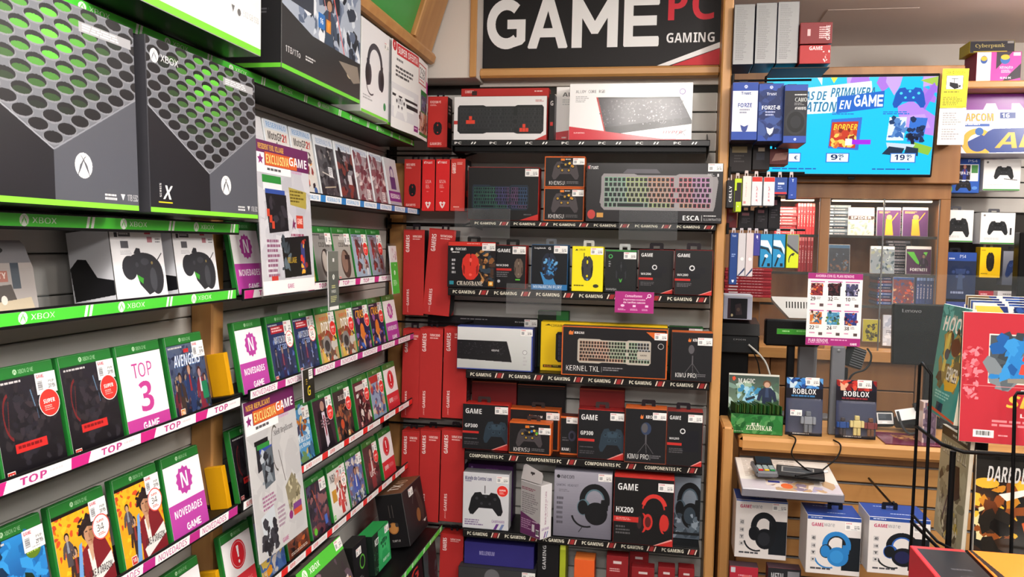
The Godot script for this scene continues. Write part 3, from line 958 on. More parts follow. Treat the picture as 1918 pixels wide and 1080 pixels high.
	case_row(1.555, "games behind the tall leaflet", [
		[-1.735, C_NOV, "white NOVEDADES card partly covered by the tall leaflet", {}],
		[-1.886, "f 2b2b2e|xb|s 4 30 0 14 100 84 4 12 3a3a3e 1d1d20 5a5a5e", "dark game case hidden behind the tall leaflet", {}],
		[-2.036, "f d8c629|xb|s 14 40 0 30 100 50 4 12 6a4a2c 2f2a26 e8d640 8c6a3a|t 10 84 80 10 f2e84c i CYBER", "yellow game case peeking out beside the tall leaflet", {"price": "59'95"}],
		[-2.186, "f 8f8d8a|xb|t 36 16 40 6 2a2a2a b BLACK OPS|t 28 27 60 8 35332f b COLD WAR|e 56 64 26 26 3a332f|e 50 60 14 18 b9b0a8|r 72 70 18 12 2b2b2e|n 4 13 40 4 1 2a2a2a", "grey shooter game half behind a clear card pocket", {"price": "69'95"}],
		[-2.334, "f a8a39c|xb|t 36 16 40 6 f0efec b BLACK OPS|t 28 27 60 8 35332f b COLD WAR|e 58 66 28 26 4a3c34|e 52 62 18 20 8a6f60|r 56 50 30 8 2c2523|ad 4 88 18 c8372f|n 4 13 40 4 1 2a2a2a", "grey shooter game showing a soldier in profile", {"price": "69'95"}],
		[-2.484, "f 9fb0c4|xb|t 14 16 50 8 7a2a2c b GEARS 5|s 15 30 26 26 56 60 4 12 8f2f30 5a3a3a b8a9a6 7a5a55|r 74 76 14 14 d6d6da|n 4 13 40 4 1 2a2a2a", "pale blue shooter game, nearer of the pair", {"price": "29'95", "promo": ""}],
		[-2.630, "f 8f9cae|xb|t 14 16 50 8 7a2a2c b GEARS 5|s 15 30 26 26 56 60 4 12 8f2f30 5a3a3a b8a9a6 7a5a55|n 4 13 40 4 1 2a2a2a", "pale blue shooter game beside the green hanging card", {"price": "29'95", "promo": ""}]])
	var dogs := "f 28345c|xb|r 12 16 60 11 a8202c|n 16 18 50 8 2 f0c4c4|t 20 32 64 11 c9d0dc b WATCH DOGS|t 34 45 46 8 9fb3dc b LEGION|m fig 8 48 24 50 8c7a78 1c1c26 20243c 5a5a78|m fig 34 46 26 52 9a827a 1f1a22 39284a 8a3a4a|m fig 60 50 26 48 7a6a6c 1b1a22 242a48 8f97b8|s 5 20 0 30 100 70 2 5 3c5090 5f78b4 1a2140|ad 4 90 18 c8372f|n 4 13 40 4 1 c9c6c6"
	var dirt := "f b89b6a|xb|t 20 17 46 6 d9542c b DIRT 5|t 24 26 50 20 f4f2ee b DIRT|s 4 44 6 44 88 50 4 14 8a5a3c 6a4a38 c8c2ba 4a4038 d8b04a a03a2c|p f0c425 62 12 100 12 100 60 78 40|e 42 66 22 16 8a8480|e 42 68 14 10 3a3433|ad 30 86 3 e0a02c"
	var crash := "f 2a2440|xb|t 14 18 70 16 f0a62c i CRASH|s 7 40 10 40 80 56 3 10 3c6ac0 d8782c 2a2f6a 8f5a9c e8b27a 1f2450|e 46 60 14 16 d9782f|n 4 13 40 4 1 c9c6c6"
	case_row(1.321, "new games on the far NOVEDADES ledge", [
		[-1.762, C_NOV, "white NOVEDADES card at the near end, by a yellow divider", {}],
		[-1.921, dogs, "dark blue action game beside the near NOVEDADES card", {"price": "59'95", "promo": "34"}],
		[-2.066, dogs, "dark blue action game next to the yellow rally games", {"price": "59'95", "promo": "34"}],
		[-2.214, dirt, "yellow and brown rally game, nearer of the pair", {"price": "39'95", "promo": ""}],
		[-2.362, dirt, "yellow and brown rally game, farther of the pair", {"price": "39'95", "promo": ""}],
		[-2.504, crash, "purple cartoon game with orange title, nearer of the pair", {"price": "39'95", "promo": ""}],
		[-2.648, crash, "purple cartoon game with orange title, beside the far card", {"price": "39'95", "promo": ""}],
		[-2.796, C_NOV, "white NOVEDADES card at the far end by the red cartons", {}]])
	case_row(1.071, "bargain games on the upper SUPER ledge", [
		[-1.745, dark, "dark game case mostly hidden by the lower leaflet", {}],
		[-1.89, "f 2f6f8c|xb|s 6 40 0 14 100 84 3 10 3c8aa8 d8c25a 2a4f68 8fb9c8", "teal game case peeking past the lower leaflet", {}],
		[-2.037, "f 4f93c4|xb|s 16 40 0 14 100 40 5 12 6fb0dc 3f7cb0 c8dce8|s 17 40 20 22 60 30 3 9 c8782f 8a4a2c e0b060 3c3f58|t 10 56 80 9 f2f2ee S IMMORTALS|t 14 67 72 9 f2f2ee S Fenyx Rising|s 18 30 0 78 100 22 4 10 3c6a8c 6a8f5a c8a85a 2f4f70", "bright blue mythic adventure game beside the lower leaflet", {"price": "59'95"}],
		[-2.200, "f 3c2a34|xb|p 1f1a20 20 30 70 30 90 100 10 100|p d8cfdc 40 34 56 34 60 90 44 96|p 8c2f3c 46 40 52 40 54 74 48 78|e 48 24 11 9 b38b7c|n 30 46 60 16 3 8a6a74", "dark wine-red game with a suited figure", {"price": "39'95", "promo": ""}],
		[-2.347, "f 3a3030|xb|t 30 20 50 9 d8cfc8 S BALDO|s 19 50 0 34 100 64 3 11 5a4038 2c2424 8c4a34 a86a4a 1d1a1a|e 34 72 10 9 c8502f|ad 60 88 16 e0a02c", "brown-black strategy game with a red sticker", {"price": "29'95", "promo": ""}],
		[-2.513, "f 5a2f36|xb|s 20 50 20 30 76 68 3 10 2f2426 d9d2cc 8c3a3c c8a89a 1d1a1c|r 14 17 60 10 d8ccc8|ad 20 88 18 c8372f", "wine-red and white game near the far end of its ledge", {"price": "19'95", "promo": ""}],
		[-2.660, "f 8aa0bc|xb|r 2 12 96 14 b03a34|s 22 50 6 30 88 60 3 10 b04a44 d8c4b8 5a4a6a c8a07a 3f5a8c", "pale blue game with a red band beside the SUPER card", {"price": "19'95", "promo": ""}],
		[-2.813, C_SUP, "white card with a red exclamation mark, end of the upper SUPER ledge", {}]])
	case_row(0.834, "bargain games on the lower SUPER ledge", [
		[-1.705, C_SUP, "white card with a red exclamation mark under the lower leaflet", {}],
		[-1.858, "f 4f74b0|xb|s 23 50 0 14 100 84 4 12 f0a02c 3c5aa0 d8d0c8 e8c85a 8a9cc0|e 44 50 16 12 f0b43c|ad 8 86 12 e0a02c", "blue and orange anime fighting game", {"price": "19'95"}],
		[-2.008, "f 7a3f2c|xb|s 24 60 0 14 100 84 3 11 c8642f 3a2a24 8c4a30 e0904a 2c2020 5a3428|r 40 40 24 18 3a2f2e|n 10 92 80 5 2 d8ccc0", "orange-brown shooter game beside the anime fighting game", {"price": "19'95"}],
		[-2.160, "f 3a2f3c|xb|s 25 60 0 14 100 84 3 12 6a3a44 2a2430 8a5a5c 4a3f60 1f1c26|l 30 20 60 80 2 b0502f|l 50 14 30 90 1.5 8a3a34|r 72 74 14 16 4a6ac0|e 18 90 8 6 6ac83c", "dark purple fighting game", {"price": "19'95"}],
		[-2.314, "f e6e3df|xb|t 12 18 30 14 2a2a2a b NBA|t 50 16 34 16 d8403a b 2K|r 10 46 26 22 c8902c|s 26 30 40 30 50 60 3 9 c83a34 d8b0a0 8a3030 f0eeea|m fig 44 36 36 60 b08068 2c2220 c8403c f0e8e4|ad 2 88 3 5ac83c", "white basketball game with a red-shirted figure", {"price": "19'95", "promo": "9"}],
		[-2.458, "f 5c6a9c|xb|s 27 50 0 14 100 84 3 10 8aa0c8 d8d0c8 3c4a70 7a5a68 b08c78|m fig 30 30 40 66 a88070 2f2624 3c5ab0 d8d8e0|s 28 40 0 80 100 20 2 6 2f3a2c c8c8c8 5a6a50", "blue-grey sports game with pale borders", {"price": "19'95"}],
		[-2.612, "f 4a3638|xb|m fig 20 14 60 84 b08a78 2c2422 8a3a3c d8d0cc|t 30 62 40 12 e8e4e0 b UFC|s 29 20 0 20 100 70 2 6 2f2426 6a4a4a", "dark red wrestling game", {"price": "19'95", "promo": ""}],
		[-2.774, C_SUP, "white card with a red exclamation mark, end of the lower SUPER ledge", {}]])
	build_upper_boxes()
	build_middle_boxes()
	build_leaflets()
	build_bottom_shelf()

func side_carton(called: String, label: String, group: String, xf: float, y: float, z0: float, z1: float, h: float, d: float, front: String, side, top, opt := {}, dens := 1300.0) -> Node3D:
	var lean := deg_to_rad(opt.get("lean", 0.0))
	var o := thing(called, label, opt.get("cat", "box"), Vector3(xf - d / 2 * cos(lean), y + d / 2 * sin(lean), (z0 + z1) / 2), Vector3(-lean, TURN, 0), group)
	fill_carton(o, z0 - z1, h, d, front, side, top, opt, dens)
	return o

func holes() -> String:
	var s := ""
	for j in 15:
		for i in 15:
			var x := 50.0 + (i - j) * 7.4
			var y := 67.2 - (i + j) * 5.0
			if x < -6.0 or x > 106.0 or y < -3.0:
				continue
			var g := clampf(1.15 - Vector2((x - 50) / 34.0, (y - 16) / 34.0).length(), 0.0, 1.0)
			s += "|e %f %f 5.4 3.2 85878d|e %f %f 4.95 2.8 1f1e20" % [x, y + 0.5, x, y]
			if g > 0.05:
				s += "|e %f %f 4.3 1.7 %s" % [x, y + 1.1, Color(0.12, 0.12, 0.13).lerp(Color(0.42, 0.85, 0.25), g).to_html(false)]
	return s

func build_upper_boxes() -> void:
	var con := "f 6b6d74|p 1f1e22 0 39 50 73 50 100 0 100|p 54565e 50 73 100 39 100 100 50 100|p 72757c 0 0 100 0 100 38 50 72 0 38" + holes() + "|l 0 39 50 73 0.8 9a9da5|l 50 73 100 39 0.8 8b8e96|X 66 79 5 f4f4f2 54565e|n 78 92 8 4 2 e8e8e8|p e8e8e8 88 91.5 91 91.5 89.5 95|t 92.5 91.5 7 3.5 f0f0f0 r 1TB SSD|r 66 7 32 5 a8a9ad|n 68 7.6 28 4 3 e8e8ea|X 6 10 3.2 f4f4f2 7c7e86|t 11 8 14 4 f4f4f2 r XBOX|v 7 83 1.5 8 f0f0f0 b SERIES|t 9.5 84 8 8 f4f4f2 i X|r 6 93.5 11 1 e8d820|r -1 97.2 102 4 86e03a"
	side_carton("console_box", "charcoal console carton with a perforated V, nearest the camera", "big charcoal console cartons", -0.862, 1.732, -0.87, -1.259, 0.302, 0.16, con, "2f2f33", "38383c", {"fin": "h", "lean": 2.0, "cat": "console box"})
	side_carton("console_box", "charcoal console carton with a perforated V and a yellow-underlined corner mark", "big charcoal console cartons", -0.862, 1.732, -1.29, -1.675, 0.302, 0.16, con, "3c3d40", "38383c", {"fin": "h", "lean": 2.0, "cat": "console box"})
	# on the topmost ledge
	side_carton("console_box", "white console carton with a round dark speaker, cut by the top edge", "", -0.835, 2.075, -1.20, -1.63, 0.285, 0.18, "f f0efee|e 78 18 26 30 3a3838|e 78 18 22 26 2a2929|s 4 60 60 0 36 38 0.6 0.9 454343|p 6a6a6a 72 74 75 74 73.5 79|c 79 77 1.6 6a6a6a|t 83 74 15 4 b9b9bb r 512 GB SSD|r 0 95.5 100 6 7ed83c", "e4e4e4", "e4e4e4", {"cat": "console box", "bottom": "1d3a20", "fin": "h"})
	side_carton("console_box", "black console carton with a blue and silver sci-fi picture", "", -0.84, 2.075, -1.735, -2.22, 0.285, 0.17, "f 2f2f31|r 0 0 100 63 aab4c4|s 33 110 20 0 80 62 3 11 2c3444 5a6880 d4dce6 1f2530 7f8ca4 3c4658 e8ecf2|l 58 10 76 62 1.6 f06a64|l 44 8 52 40 1.2 e88a84|m fig 44 20 22 46 b98f78 3a2a22 3a4a60 6a3a34|p 2f2f31 0 62 100 62 100 100 0 100|p 2f2f31 0 50 46 66 0 72|r 3 0 32 44 3a3f4a|n 5 4 26 30 7 9aa4b4|r 41 38 8 13 2f74c0|t 43 42 4 5 ffffff b 16|r 51 40 6 11 d8882c|p e8a03c 52 42 56 42 54 50|t 4 81 16 5 e6e6e6 r 1TB/1To|n 26 81 14 5 2 d0d0d0|e 84 78 4 3 c8b89a|p 8a8076 68 70 96 66 100 80 90 84|r 0 96.5 100 4 6fd23a", "f 242426|n 8 4 80 60 24 55555a|r 0 96.5 100 4 6fd23a", "2a2a2c", {"cat": "console box", "bottom": "1a1a1c", "fin": "h"})
	side_carton("headset_box", "white carton with a black headset, between two console cartons", "", -0.88, 2.075, -2.335, -2.58, 0.275, 0.12, "f ecebee|m hs 14 18 68 58 34323c 4a4852 26242c|n 6 80 40 6 2 b0b0b4|c 86 84 5 2f8a4a|r -1 97 102 4 7ed83c", "e6e8e6", "e6e8e6", {"cat": "headset box", "price": [0.82, 0.9, 0.042, "59'95"], "fin": "h"})
	var os := side_carton("console_box", "white console carton behind the SUPER OFERTA sheet", "", -0.892, 2.075, -2.605, -3.04, 0.285, 0.16, "f e9e9ec|r 0 40 60 60 dcdce0|r 4 52 56 24 f4f4f4|r -1 97 102 4 7ed83c", "f dfe8e4|n 10 6 80 70 20 a9bcb4", "eef2f0", {"cat": "console box", "fin": "h"})
	# a curling paper sheet taped to it
	var sh := thing("offer_sheet", "curling white SUPER OFERTA sheet priced 259 hanging on a console carton", "poster", Vector3(-0.888, 2.07, -2.825), Vector3(0, TURN, 0))
	var pr := art(0.42, 0.32, 1300.0, "f f4f3f2|c 7 5 5 c62f38|t 6 2.5 1.6 5 ffffff b !|r 13 1 52 13 cf2f36|t 16 3.5 46 8 ffffff b SUPER OFERTA|r 66 6 28 26 c23a3c|r 67.5 7.5 25 23 fbfaf9|t 69 11 16 13 1f1f1f r 259|t 86 11 5 6 1f1f1f r 99|t 86 18 3.5 6 1f1f1f r €|n 69 26 22 3 1 d66a6a|p c02f8c 95 22 100 24 100 50 96 50|n 12 18 22 5 1 77777a|n 10 27 42 14 3 4a4a4c|r 0 48 66 40 e4e4e8|r 3 55 50 20 f8f8f8|r 3 60 60 3 2f2f31|r 32 66 32 5 2f2f31|m pad 6 58 32 30 f6f6f6 cfcfd2 2f2f31|r 74 38 24 28 2f7a3c|r 76 44 20 20 5a6a8c|t 78 45 16 5 2a2a34 b GEARS|s 5 12 76 50 20 14 2 5 2a2f3c 8a8f9a 3c4458|r 70 66 14 26 c8b4ae|s 6 16 70 70 14 22 2 5 8a4a44 d8a08a 5a3a34|r 85 66 14 26 9c6a52|s 7 16 85 70 14 22 2 5 c89a7a 4a2f2a 7a4034|r 54 88 12 7 8c2f78|n 55 90 10 3 1 f0c8e4|r 70 92 30 4 2f7a3c")
	var mb := Mb.new(self)
	var uvr: Rect2 = pr[1]
	var n := 14
	for i in n:
		var u0 := float(i) / n
		var u1 := float(i + 1) / n
		var z0 := 0.008 * (1.0 - cos(u0 * 6.0)) * u0 + 0.006
		var z1 := 0.008 * (1.0 - cos(u1 * 6.0)) * u1 + 0.006
		for side in [0, 1]:
			var a := Vector3(-0.21 + 0.42 * u0, 0.284, z0)
			var b := Vector3(-0.21 + 0.42 * u1, 0.284, z1)
			var c := Vector3(-0.21 + 0.42 * u1, 0.0, z1)
			var d := Vector3(-0.21 + 0.42 * u0, 0.0, z0)
			if side == 0:
				mb.quad(str(pr[0]) + "c", a, b, c, d, Color.WHITE, Rect2(uvr.position + Vector2(uvr.size.x * u0, 0), Vector2(uvr.size.x / n, uvr.size.y)))
			else:
				var t := Vector3(0, 0, -0.0006)
				mb.quad("0c", b + t, a + t, d + t, c + t, Color(0.8, 0.8, 0.8))
	mb.put("sheet", sh)
	# sloping fascia sign with its beech frame
	var fa := thing("fascia_sign", "green sloping fascia sign in a beech frame above the boxed consoles", "sign", Vector3(-0.895, 2.392, -1.9), Vector3(0, TURN, 0))
	var tilt := Transform3D(Basis(Vector3.RIGHT, deg_to_rad(18)), Vector3.ZERO)
	var bd := Mb.new(self)
	bd.box(tilt * Transform3D(Basis(), Vector3(-0.1, 0.022, 0)), Vector3(2.0, 0.38, 0.02), {"front": look_of("f 3f9a45|X 14 50 9 f2f7f0 3f9a45|t 28 34 50 34 f2f7f0 b XBOX|p 59b558 0 0 100 0 100 8 0 16", 2.06, 0.48, 500.0), "side": "beech_rail"}, "h", 0.002)
	bd.put("board", fa)
	var ra := Mb.new(self)
	ra.box(tilt * Transform3D(Basis(), Vector3(0.04, -0.022, 0.01)), Vector3(2.28, 0.042, 0.045), {"side": "beech_rail"}, "c", 0.016)
	ra.put("rail", fa)
	var en := Mb.new(self)
	en.box(tilt * Transform3D(Basis(), Vector3(0.917, 0.022, 0.008)), Vector3(0.03, 0.38, 0.036), {"side": "beech"}, "c", 0.004)
	en.put("end_frame", fa)
	var en2 := Mb.new(self)
	en2.box(tilt * Transform3D(Basis(), Vector3(1.052, 0.022, -0.002)), Vector3(0.236, 0.38, 0.024), {"side": "beech"}, "c", 0.002)
	en2.put("end_board", fa)

func build_middle_boxes() -> void:
	# controller cartons and blister packs on the bright green ledge
	var ctl := "f eeeef1|e 56 50 30 15 2f3035|e 30 56 14 17 2f3035|e 80 70 15 26 2f3035|p 2f3035 40 36 46 28 53 29 54 38|p 2f3035 40 60 64 60 74 92 62 96 46 80|e 74 74 7 17 44464c|p 3f9a34 42 66 54 72 52 80 44 74|e 60 48 8 5 3f4046|c 44 52 3 3f4046|c 74 50 2 8a7a4a|l 84 48 96 36 1.6 2c2d31|r 8 6 6 7 3a3a40|r 16 6 22 6 55555a|n 17 7 20 4 1 e0e0e4|r 18 18 14 10 5a5a60|n 16 32 22 6 3 c4c4ca|r 66 4 12 4 c8465a|r 70 12 10 8 b87a84|n 86 14 12 8 2 8a8a90"
	side_carton("controller_box", "white carton with a black gamepad, nearer of the pair on green ledge", "white gamepad cartons on the green ledge", -0.932, 1.57, -1.298, -1.452, 0.131, 0.085, ctl, "f e9eaf0|p 1d1d20 4 96 0 50 20 38 40 40 62 66 100 72 100 92", "dcdce2", {"lean": 8.0, "fin": "h", "cat": "gamepad box"}, 1600.0)
	side_carton("controller_box", "white carton with a black gamepad, beside the beech upright", "white gamepad cartons on the green ledge", -0.932, 1.57, -1.487, -1.64, 0.131, 0.085, ctl, "f e9eaf0|p 1d1d20 4 96 0 50 20 38 40 40 62 66 100 72 100 92", "dcdce2", {"lean": 8.0, "fin": "h", "cat": "gamepad box"}, 1600.0)
	for q in [[-0.9, "grey blister pack cut by the picture edge on the bright green ledge"], [-1.04, "grey blister pack with a hook hole on the bright green ledge"]]:
		var o := thing("blister_pack", q[1], "blister pack", Vector3(-0.962, 1.571, q[0] - 0.06), Vector3(deg_to_rad(-9), TURN, 0), "grey blister packs")
		var mb := Mb.new(self)
		var pts := PackedVector2Array()
		for v in [[-0.062, 0], [0.062, 0], [0.062, 0.075], [0.05, 0.11], [0.042, 0.118], [-0.04, 0.118], [-0.052, 0.108], [-0.062, 0.075]]:
			pts.append(Vector2(v[0], v[1]))
		mb.prism(Transform3D(Basis(), Vector3(0, 0, -0.012)), pts, 0.002, look_of("f 77767a|r 0 30 100 70 a8a09c|r 22 40 34 14 b06a5a|t 24 42 30 8 e8d8cc b DUTY|p 4a3f38 24 60 60 58 66 78 50 88 34 88|p c8b89c 14 82 90 76 96 100 10 100|e 46 78 5 6 e6ded4|r 62 30 14 34 3a4450|r 6 12 24 8 b4b3b6|e 45 13 9 4 1a1a1a", 0.124, 0.118, 1600.0), Color(0.45, 0.45, 0.46))
		mb.put("card", o)
		var b := Mb.new(self)
		b.box(Transform3D(Basis(), Vector3(0, 0.004, 0.012)), Vector3(0.1, 0.068, 0.03), {"side": "clear_sheet"}, "g", 0.008)
		b.put("blister", o)
	# dividers between the two bays
	for q in [[1.335, -1.733, "upper yellow divider block between the two shelf bays"], [1.075, -1.725, "middle yellow divider block between the two shelf bays"], [0.84, -1.70, "lowest yellow divider block between the two shelf bays"]]:
		var o := thing("divider_block", q[2], "divider", Vector3(-0.975, q[0], q[1]), Vector3(deg_to_rad(-LEAN), TURN, 0), "yellow divider blocks")
		var mb := Mb.new(self)
		mb.box(Transform3D(), Vector3(0.016, 0.098, 0.045), {"side": Color(0.86, 0.62, 0.08)}, "c", 0.001)
		mb.put("body", o)
		var br := Mb.new(self)
		br.box(Transform3D(Basis(), Vector3(0, -0.022, 0)), Vector3(0.05, 0.022, 0.07), {"side": "black_plastic"}, "c", 0.002)
		br.put("bracket", o)

const L_HEAD := "r 0 0 100 16 6a2358|t 4 2.2 46 3.6 e8b83c b %s|r 0 8 14 8 fbf8fa|p 8c2f74 7 8.6 8.6 11 12 11.4 9.4 13 10.2 15.4 7 14 3.8 15.4 4.6 13 2 11.4 5.4 11|r 15 7 60 8.6 d8602c|t 17 8.4 42 6 f8e08a b EXCLUSIVA|t 60 7 36 6 ffffff b GAME|r 0 15.8 62 5 fbf9f9|n 18 17.2 40 3 1 55555a|n 64 16.4 28 3 1 c8a0c0|"

# a leaflet in a clear holder that hooks on the ledge; faces along the aisle wall
func leaflet(label: String, at: Vector3, w: float, h: float, src: String, opt := {}) -> void:
	var o := thing(opt.get("name", "leaflet_holder"), label, "sign", at, Vector3(deg_to_rad(opt.get("lean", -LEAN)), TURN + opt.get("yaw", 0.0), deg_to_rad(opt.get("roll", 0.0))))
	var mb := Mb.new(self)
	mb.box(Transform3D(Basis(), Vector3(0, 0, 0.0)), Vector3(w, h, 0.003), {"front": look_of(src, w, h, 1400.0), "side": Color(0.85, 0.84, 0.85)}, "h", 0.0004)
	mb.put("leaflet", o)
	var g := Mb.new(self)
	g.box(Transform3D(Basis(), Vector3(0, -0.006, -0.003)), Vector3(w + 0.008, h + 0.014, 0.002), {"side": "clear_sheet"}, "g", 0.0005)
	g.put("clear_sleeve", o)
	var hk := Mb.new(self)
	hk.box(Transform3D(Basis(), Vector3(0, opt.get("hook", 0.02), -0.012)), Vector3(w * 0.5, 0.02, 0.02), {"side": "clear_sheet"}, "g", 0.002)
	hk.put("hook", o)

func build_leaflets() -> void:
	leaflet("tall upper leaflet headed EXCLUSIVA with a black game pack", Vector3(-0.893, 1.565, -1.905), 0.285, 0.36, "f c8c8ce|s 4 60 0 16 100 70 6 14 bcbcc4 d2d2d8 c4c4cc|" + L_HEAD % "RESIDENT EVIL VILLAGE" + "r 8 22 34 5 2f8a3c|r 9 27 34 5 ececef|r 12 31 36 4 3450a0|p 1c1b20 12 34 50 34 52 58 16 60|s 5 12 16 36 30 20 2 5 2c2a30 38343c|r 13 44 5 5 c8452f|r 17 48 5 5 c8452f|r 21 52 5 5 c8452f|p b0a04a 56 28 92 30 90 42 58 40|n 58 30 30 9 4 6a5a20|r 68 47 14 9 c8402f|t 70 49 10 4 ffe0d8 b GAME|p 7a2f5c 62 49 64 52 67 52 64.5 54 65.5 57 62 55 59 57 60 54|n 56 60 38 12 4 a05a74|n 10 64 24 26 8 8c5a78|p 17171a 36 63 92 61 94 89 40 90|s 6 14 38 64 14 22 2 4 5a6a74 3a444c|t 46 76 18 4 b8982c b VILLAGE|r 74 66 8 20 3a3f7a|s 8 14 74 64 10 24 1.5 3 d8402f f0b03c 8a2f2c|r 15 88 12 5 c83a34|r 0 91 100 9 f7f6f6|t 44 94 12 3 b0407c b GAME", {"lean": -4.0, "hook": 0.0})
	leaflet("lower leaflet headed EXCLUSIVA with a square silver pendant", Vector3(-0.888, 0.945, -1.872), 0.262, 0.375, "f c6c6c6|s 4 50 0 20 100 70 6 14 c0c0c1 cacaca|" + L_HEAD % "NIER REPLICANT" + "l 56 38 64 60 0.7 55524c|a 52 36 8 90 300 0.8 2.6 55524c|p 8c8468 62 64 78 57 94 70 80 86 66 80|s 5 40 66 60 24 22 1 2.6 5c563f b0a888 746c50 c8c0a0|t 50 24 40 5 4a4a4c S NieR Replicant|p 24242a 14 28 30 26 30 44 14 46|r 12 26 26 3 1c1c1e|r 16 29 24 3 2f8a3c|r 20 32 24 3 3450a0|p 5a646c 20 35 44 33 44 56 24 58|s 6 20 22 36 20 20 1.5 4 8a949c 2c3036 b8c0c6|n 16 62 32 10 4 a06a8c|p c8d0d6 10 74 36 70 38 94 14 98|s 7 30 12 80 24 16 2 5 26262a 3a3a40|n 42 74 18 14 5 9c8094|r 74 78 18 6 7a3f86|r 74 82 18 4 c8502f|c 68 84 4 8c2f74|t 46 95 12 3 b0407c b GAME", {"lean": -7.0, "hook": 0.12})
	# prepaid cards in clear pockets
	leaflet("clear pocket with a charcoal prepaid card hanging before the shooter games", Vector3(-0.898, 1.50, -2.19), 0.075, 0.165, "f 5a5f5a|r 0 0 100 34 6f736c|r 44 12 16 6 e6e6e4|X 50 44 10 eef2ea 4a4f4a|n 30 58 40 6 2 d8d48c|t 30 66 40 5 d8dcd4 b PASS|n 20 76 60 12 4 c8c88c|r 6 94 88 6 f2f2f0", {"name": "prepaid_card", "lean": -2.0, "hook": 0.06})
	leaflet("clear pocket with a green prepaid card at the end of a TOP ledge", Vector3(-0.893, 1.515, -2.73), 0.075, 0.165, "f 46b03c|r 0 0 100 34 dcd4d6|s 5 12 30 4 60 26 2 6 b08a94 c8a8b0|X 50 56 11 e8f6e4 3c9a34|n 20 72 60 12 4 c8e8bc|r 60 38 8 4 e8f6e4", {"name": "prepaid_card", "lean": -6.0, "hook": 0.06})
	leaflet("black prepaid card with yellow print and a white label above the lower leaflet", Vector3(-0.9, 1.272, -2.035), 0.07, 0.085, "f 26261f|r 52 4 36 30 f2f1ee|n 56 8 28 20 3 8a8a8c|n 24 30 18 20 3 c8a83c|t 36 54 26 30 d8c02c b G", {"name": "prepaid_card", "lean": -4.0, "hook": 0.06})

func build_bottom_shelf() -> void:
	# boxed accessories on the deep bottom ledge
	var tx := side_carton("headset_box", "black headset carton with a brown top and copper ear pads", "", -0.83, 0.612, -2.738, -2.966, 0.19, 0.1, "f 201d1f|p 3a302c 60 14 76 12 92 60 80 90|e 62 64 10 13 8a5a34|a 60 40 18 190 350 3 1.1 4a4444|t 76 82 22 5 c8c4c0 b T|n 82 83 14 3 1 c8c4c0", "f 1c1a1c|e 50 64 19 11 a8703c|e 50 64 15 9 c08448|l 44 20 44 44 1 55504c|l 56 20 56 44 1 55504c|e 36 58 6 4 3a3636|e 64 58 6 4 3a3636|t 38 86 30 4 c8c4c0 b TURTLE", "f 6f4c34|t 20 30 34 40 f2e8dc b TX|t 56 30 24 40 caa88c r 40", {"lean": 11.0, "cat": "headset box", "price": [0.3, 0.95, 0.05, "99'95"]}, 1400.0)
	side_carton("kit_box", "green and black gamepad kit carton beside the black headset carton", "", -0.87, 0.612, -2.49, -2.65, 0.13, 0.055, "f 2fa05a|p 1c2a20 0 0 34 0 22 100 0 100|t 12 14 24 16 f0f6f2 b KIT|m pad 34 18 60 58 3fb068 1f6a40 123a22|t 52 80 40 8 d4ecdc b DUST KIT|s 5 50 0 40 26 60 0.8 1.6 2fa05a 6ac88c", "1c2420", "2f9a50", {"lean": 6.0, "price": [0.8, 0.95, 0.042, "14'95"]}, 1400.0)
	side_carton("accessory_box", "black accessory carton with a green ring behind the kit carton", "", -0.875, 0.612, -2.335, -2.45, 0.15, 0.045, "f 17181a|o 62 44 20 5 5aa83c 17181a|n 10 70 60 14 3 6a6a6c", "17181a", "2c2c2e", {"lean": 6.0, "price": [0.22, 0.9, 0.042, "19'95"]}, 1400.0)
	var big := thing("figure_box", "large dark boxed game with a green band leaning at the bottom", "box", Vector3(-0.875, 0.627, -2.12), Vector3(deg_to_rad(-20), TURN, 0))
	fill_carton(big, 0.3, 0.2, 0.08, "f 3a3634|r 0 0 100 20 54c43c|X 14 10 5 eef8ea 54c43c|t 24 6 22 8 eef8ea b XBOX|s 5 30 0 22 100 78 4 14 8a6a7a c8a0a0 3a2f34 5a4a54 d8c8c4|t 50 60 46 14 e8a83c i MINUTES", "2a2826", "f 5a544e|p 2f2b29 0 0 100 0 100 60 0 80|s 6 10 0 0 100 100 4 12 746c64 3a3632", {"price": [0.85, 0.98, 0.05, "59'95"]}, 1400.0)
	# a second tier below it
	for q in [[-2.50, "f 2a3038|s 5 30 0 0 100 100 4 14 3a4454 1f242c 5a6878|r 20 10 30 20 e8e8ea", "dark boxed accessory with a white label under the green strip"], [-2.68, "f 16181c|t 20 10 50 20 c83a34 b G|s 6 16 0 40 100 60 4 12 24282e 30363e", "black boxed accessory with a red G under the green strip"], [-2.86, "f 1a2024|p 2f4a4c 0 0 40 0 20 100 0 100|s 7 16 0 20 100 80 4 12 24343a 30444a", "dark teal boxed accessory under the far end of the green strip"]]:
		side_carton("accessory_box", q[2], "dark boxes under the green strip", -0.8, 0.36, q[0], q[0] - 0.165, 0.2, 0.06, q[1], "1a1a1c", "2c2c2e", {"lean": 6.0}, 1200.0)
	ledge("black ledge under the dark boxed accessories at the bottom", 0.33, -1.9, -3.0, G_XB, 5, -0.785)

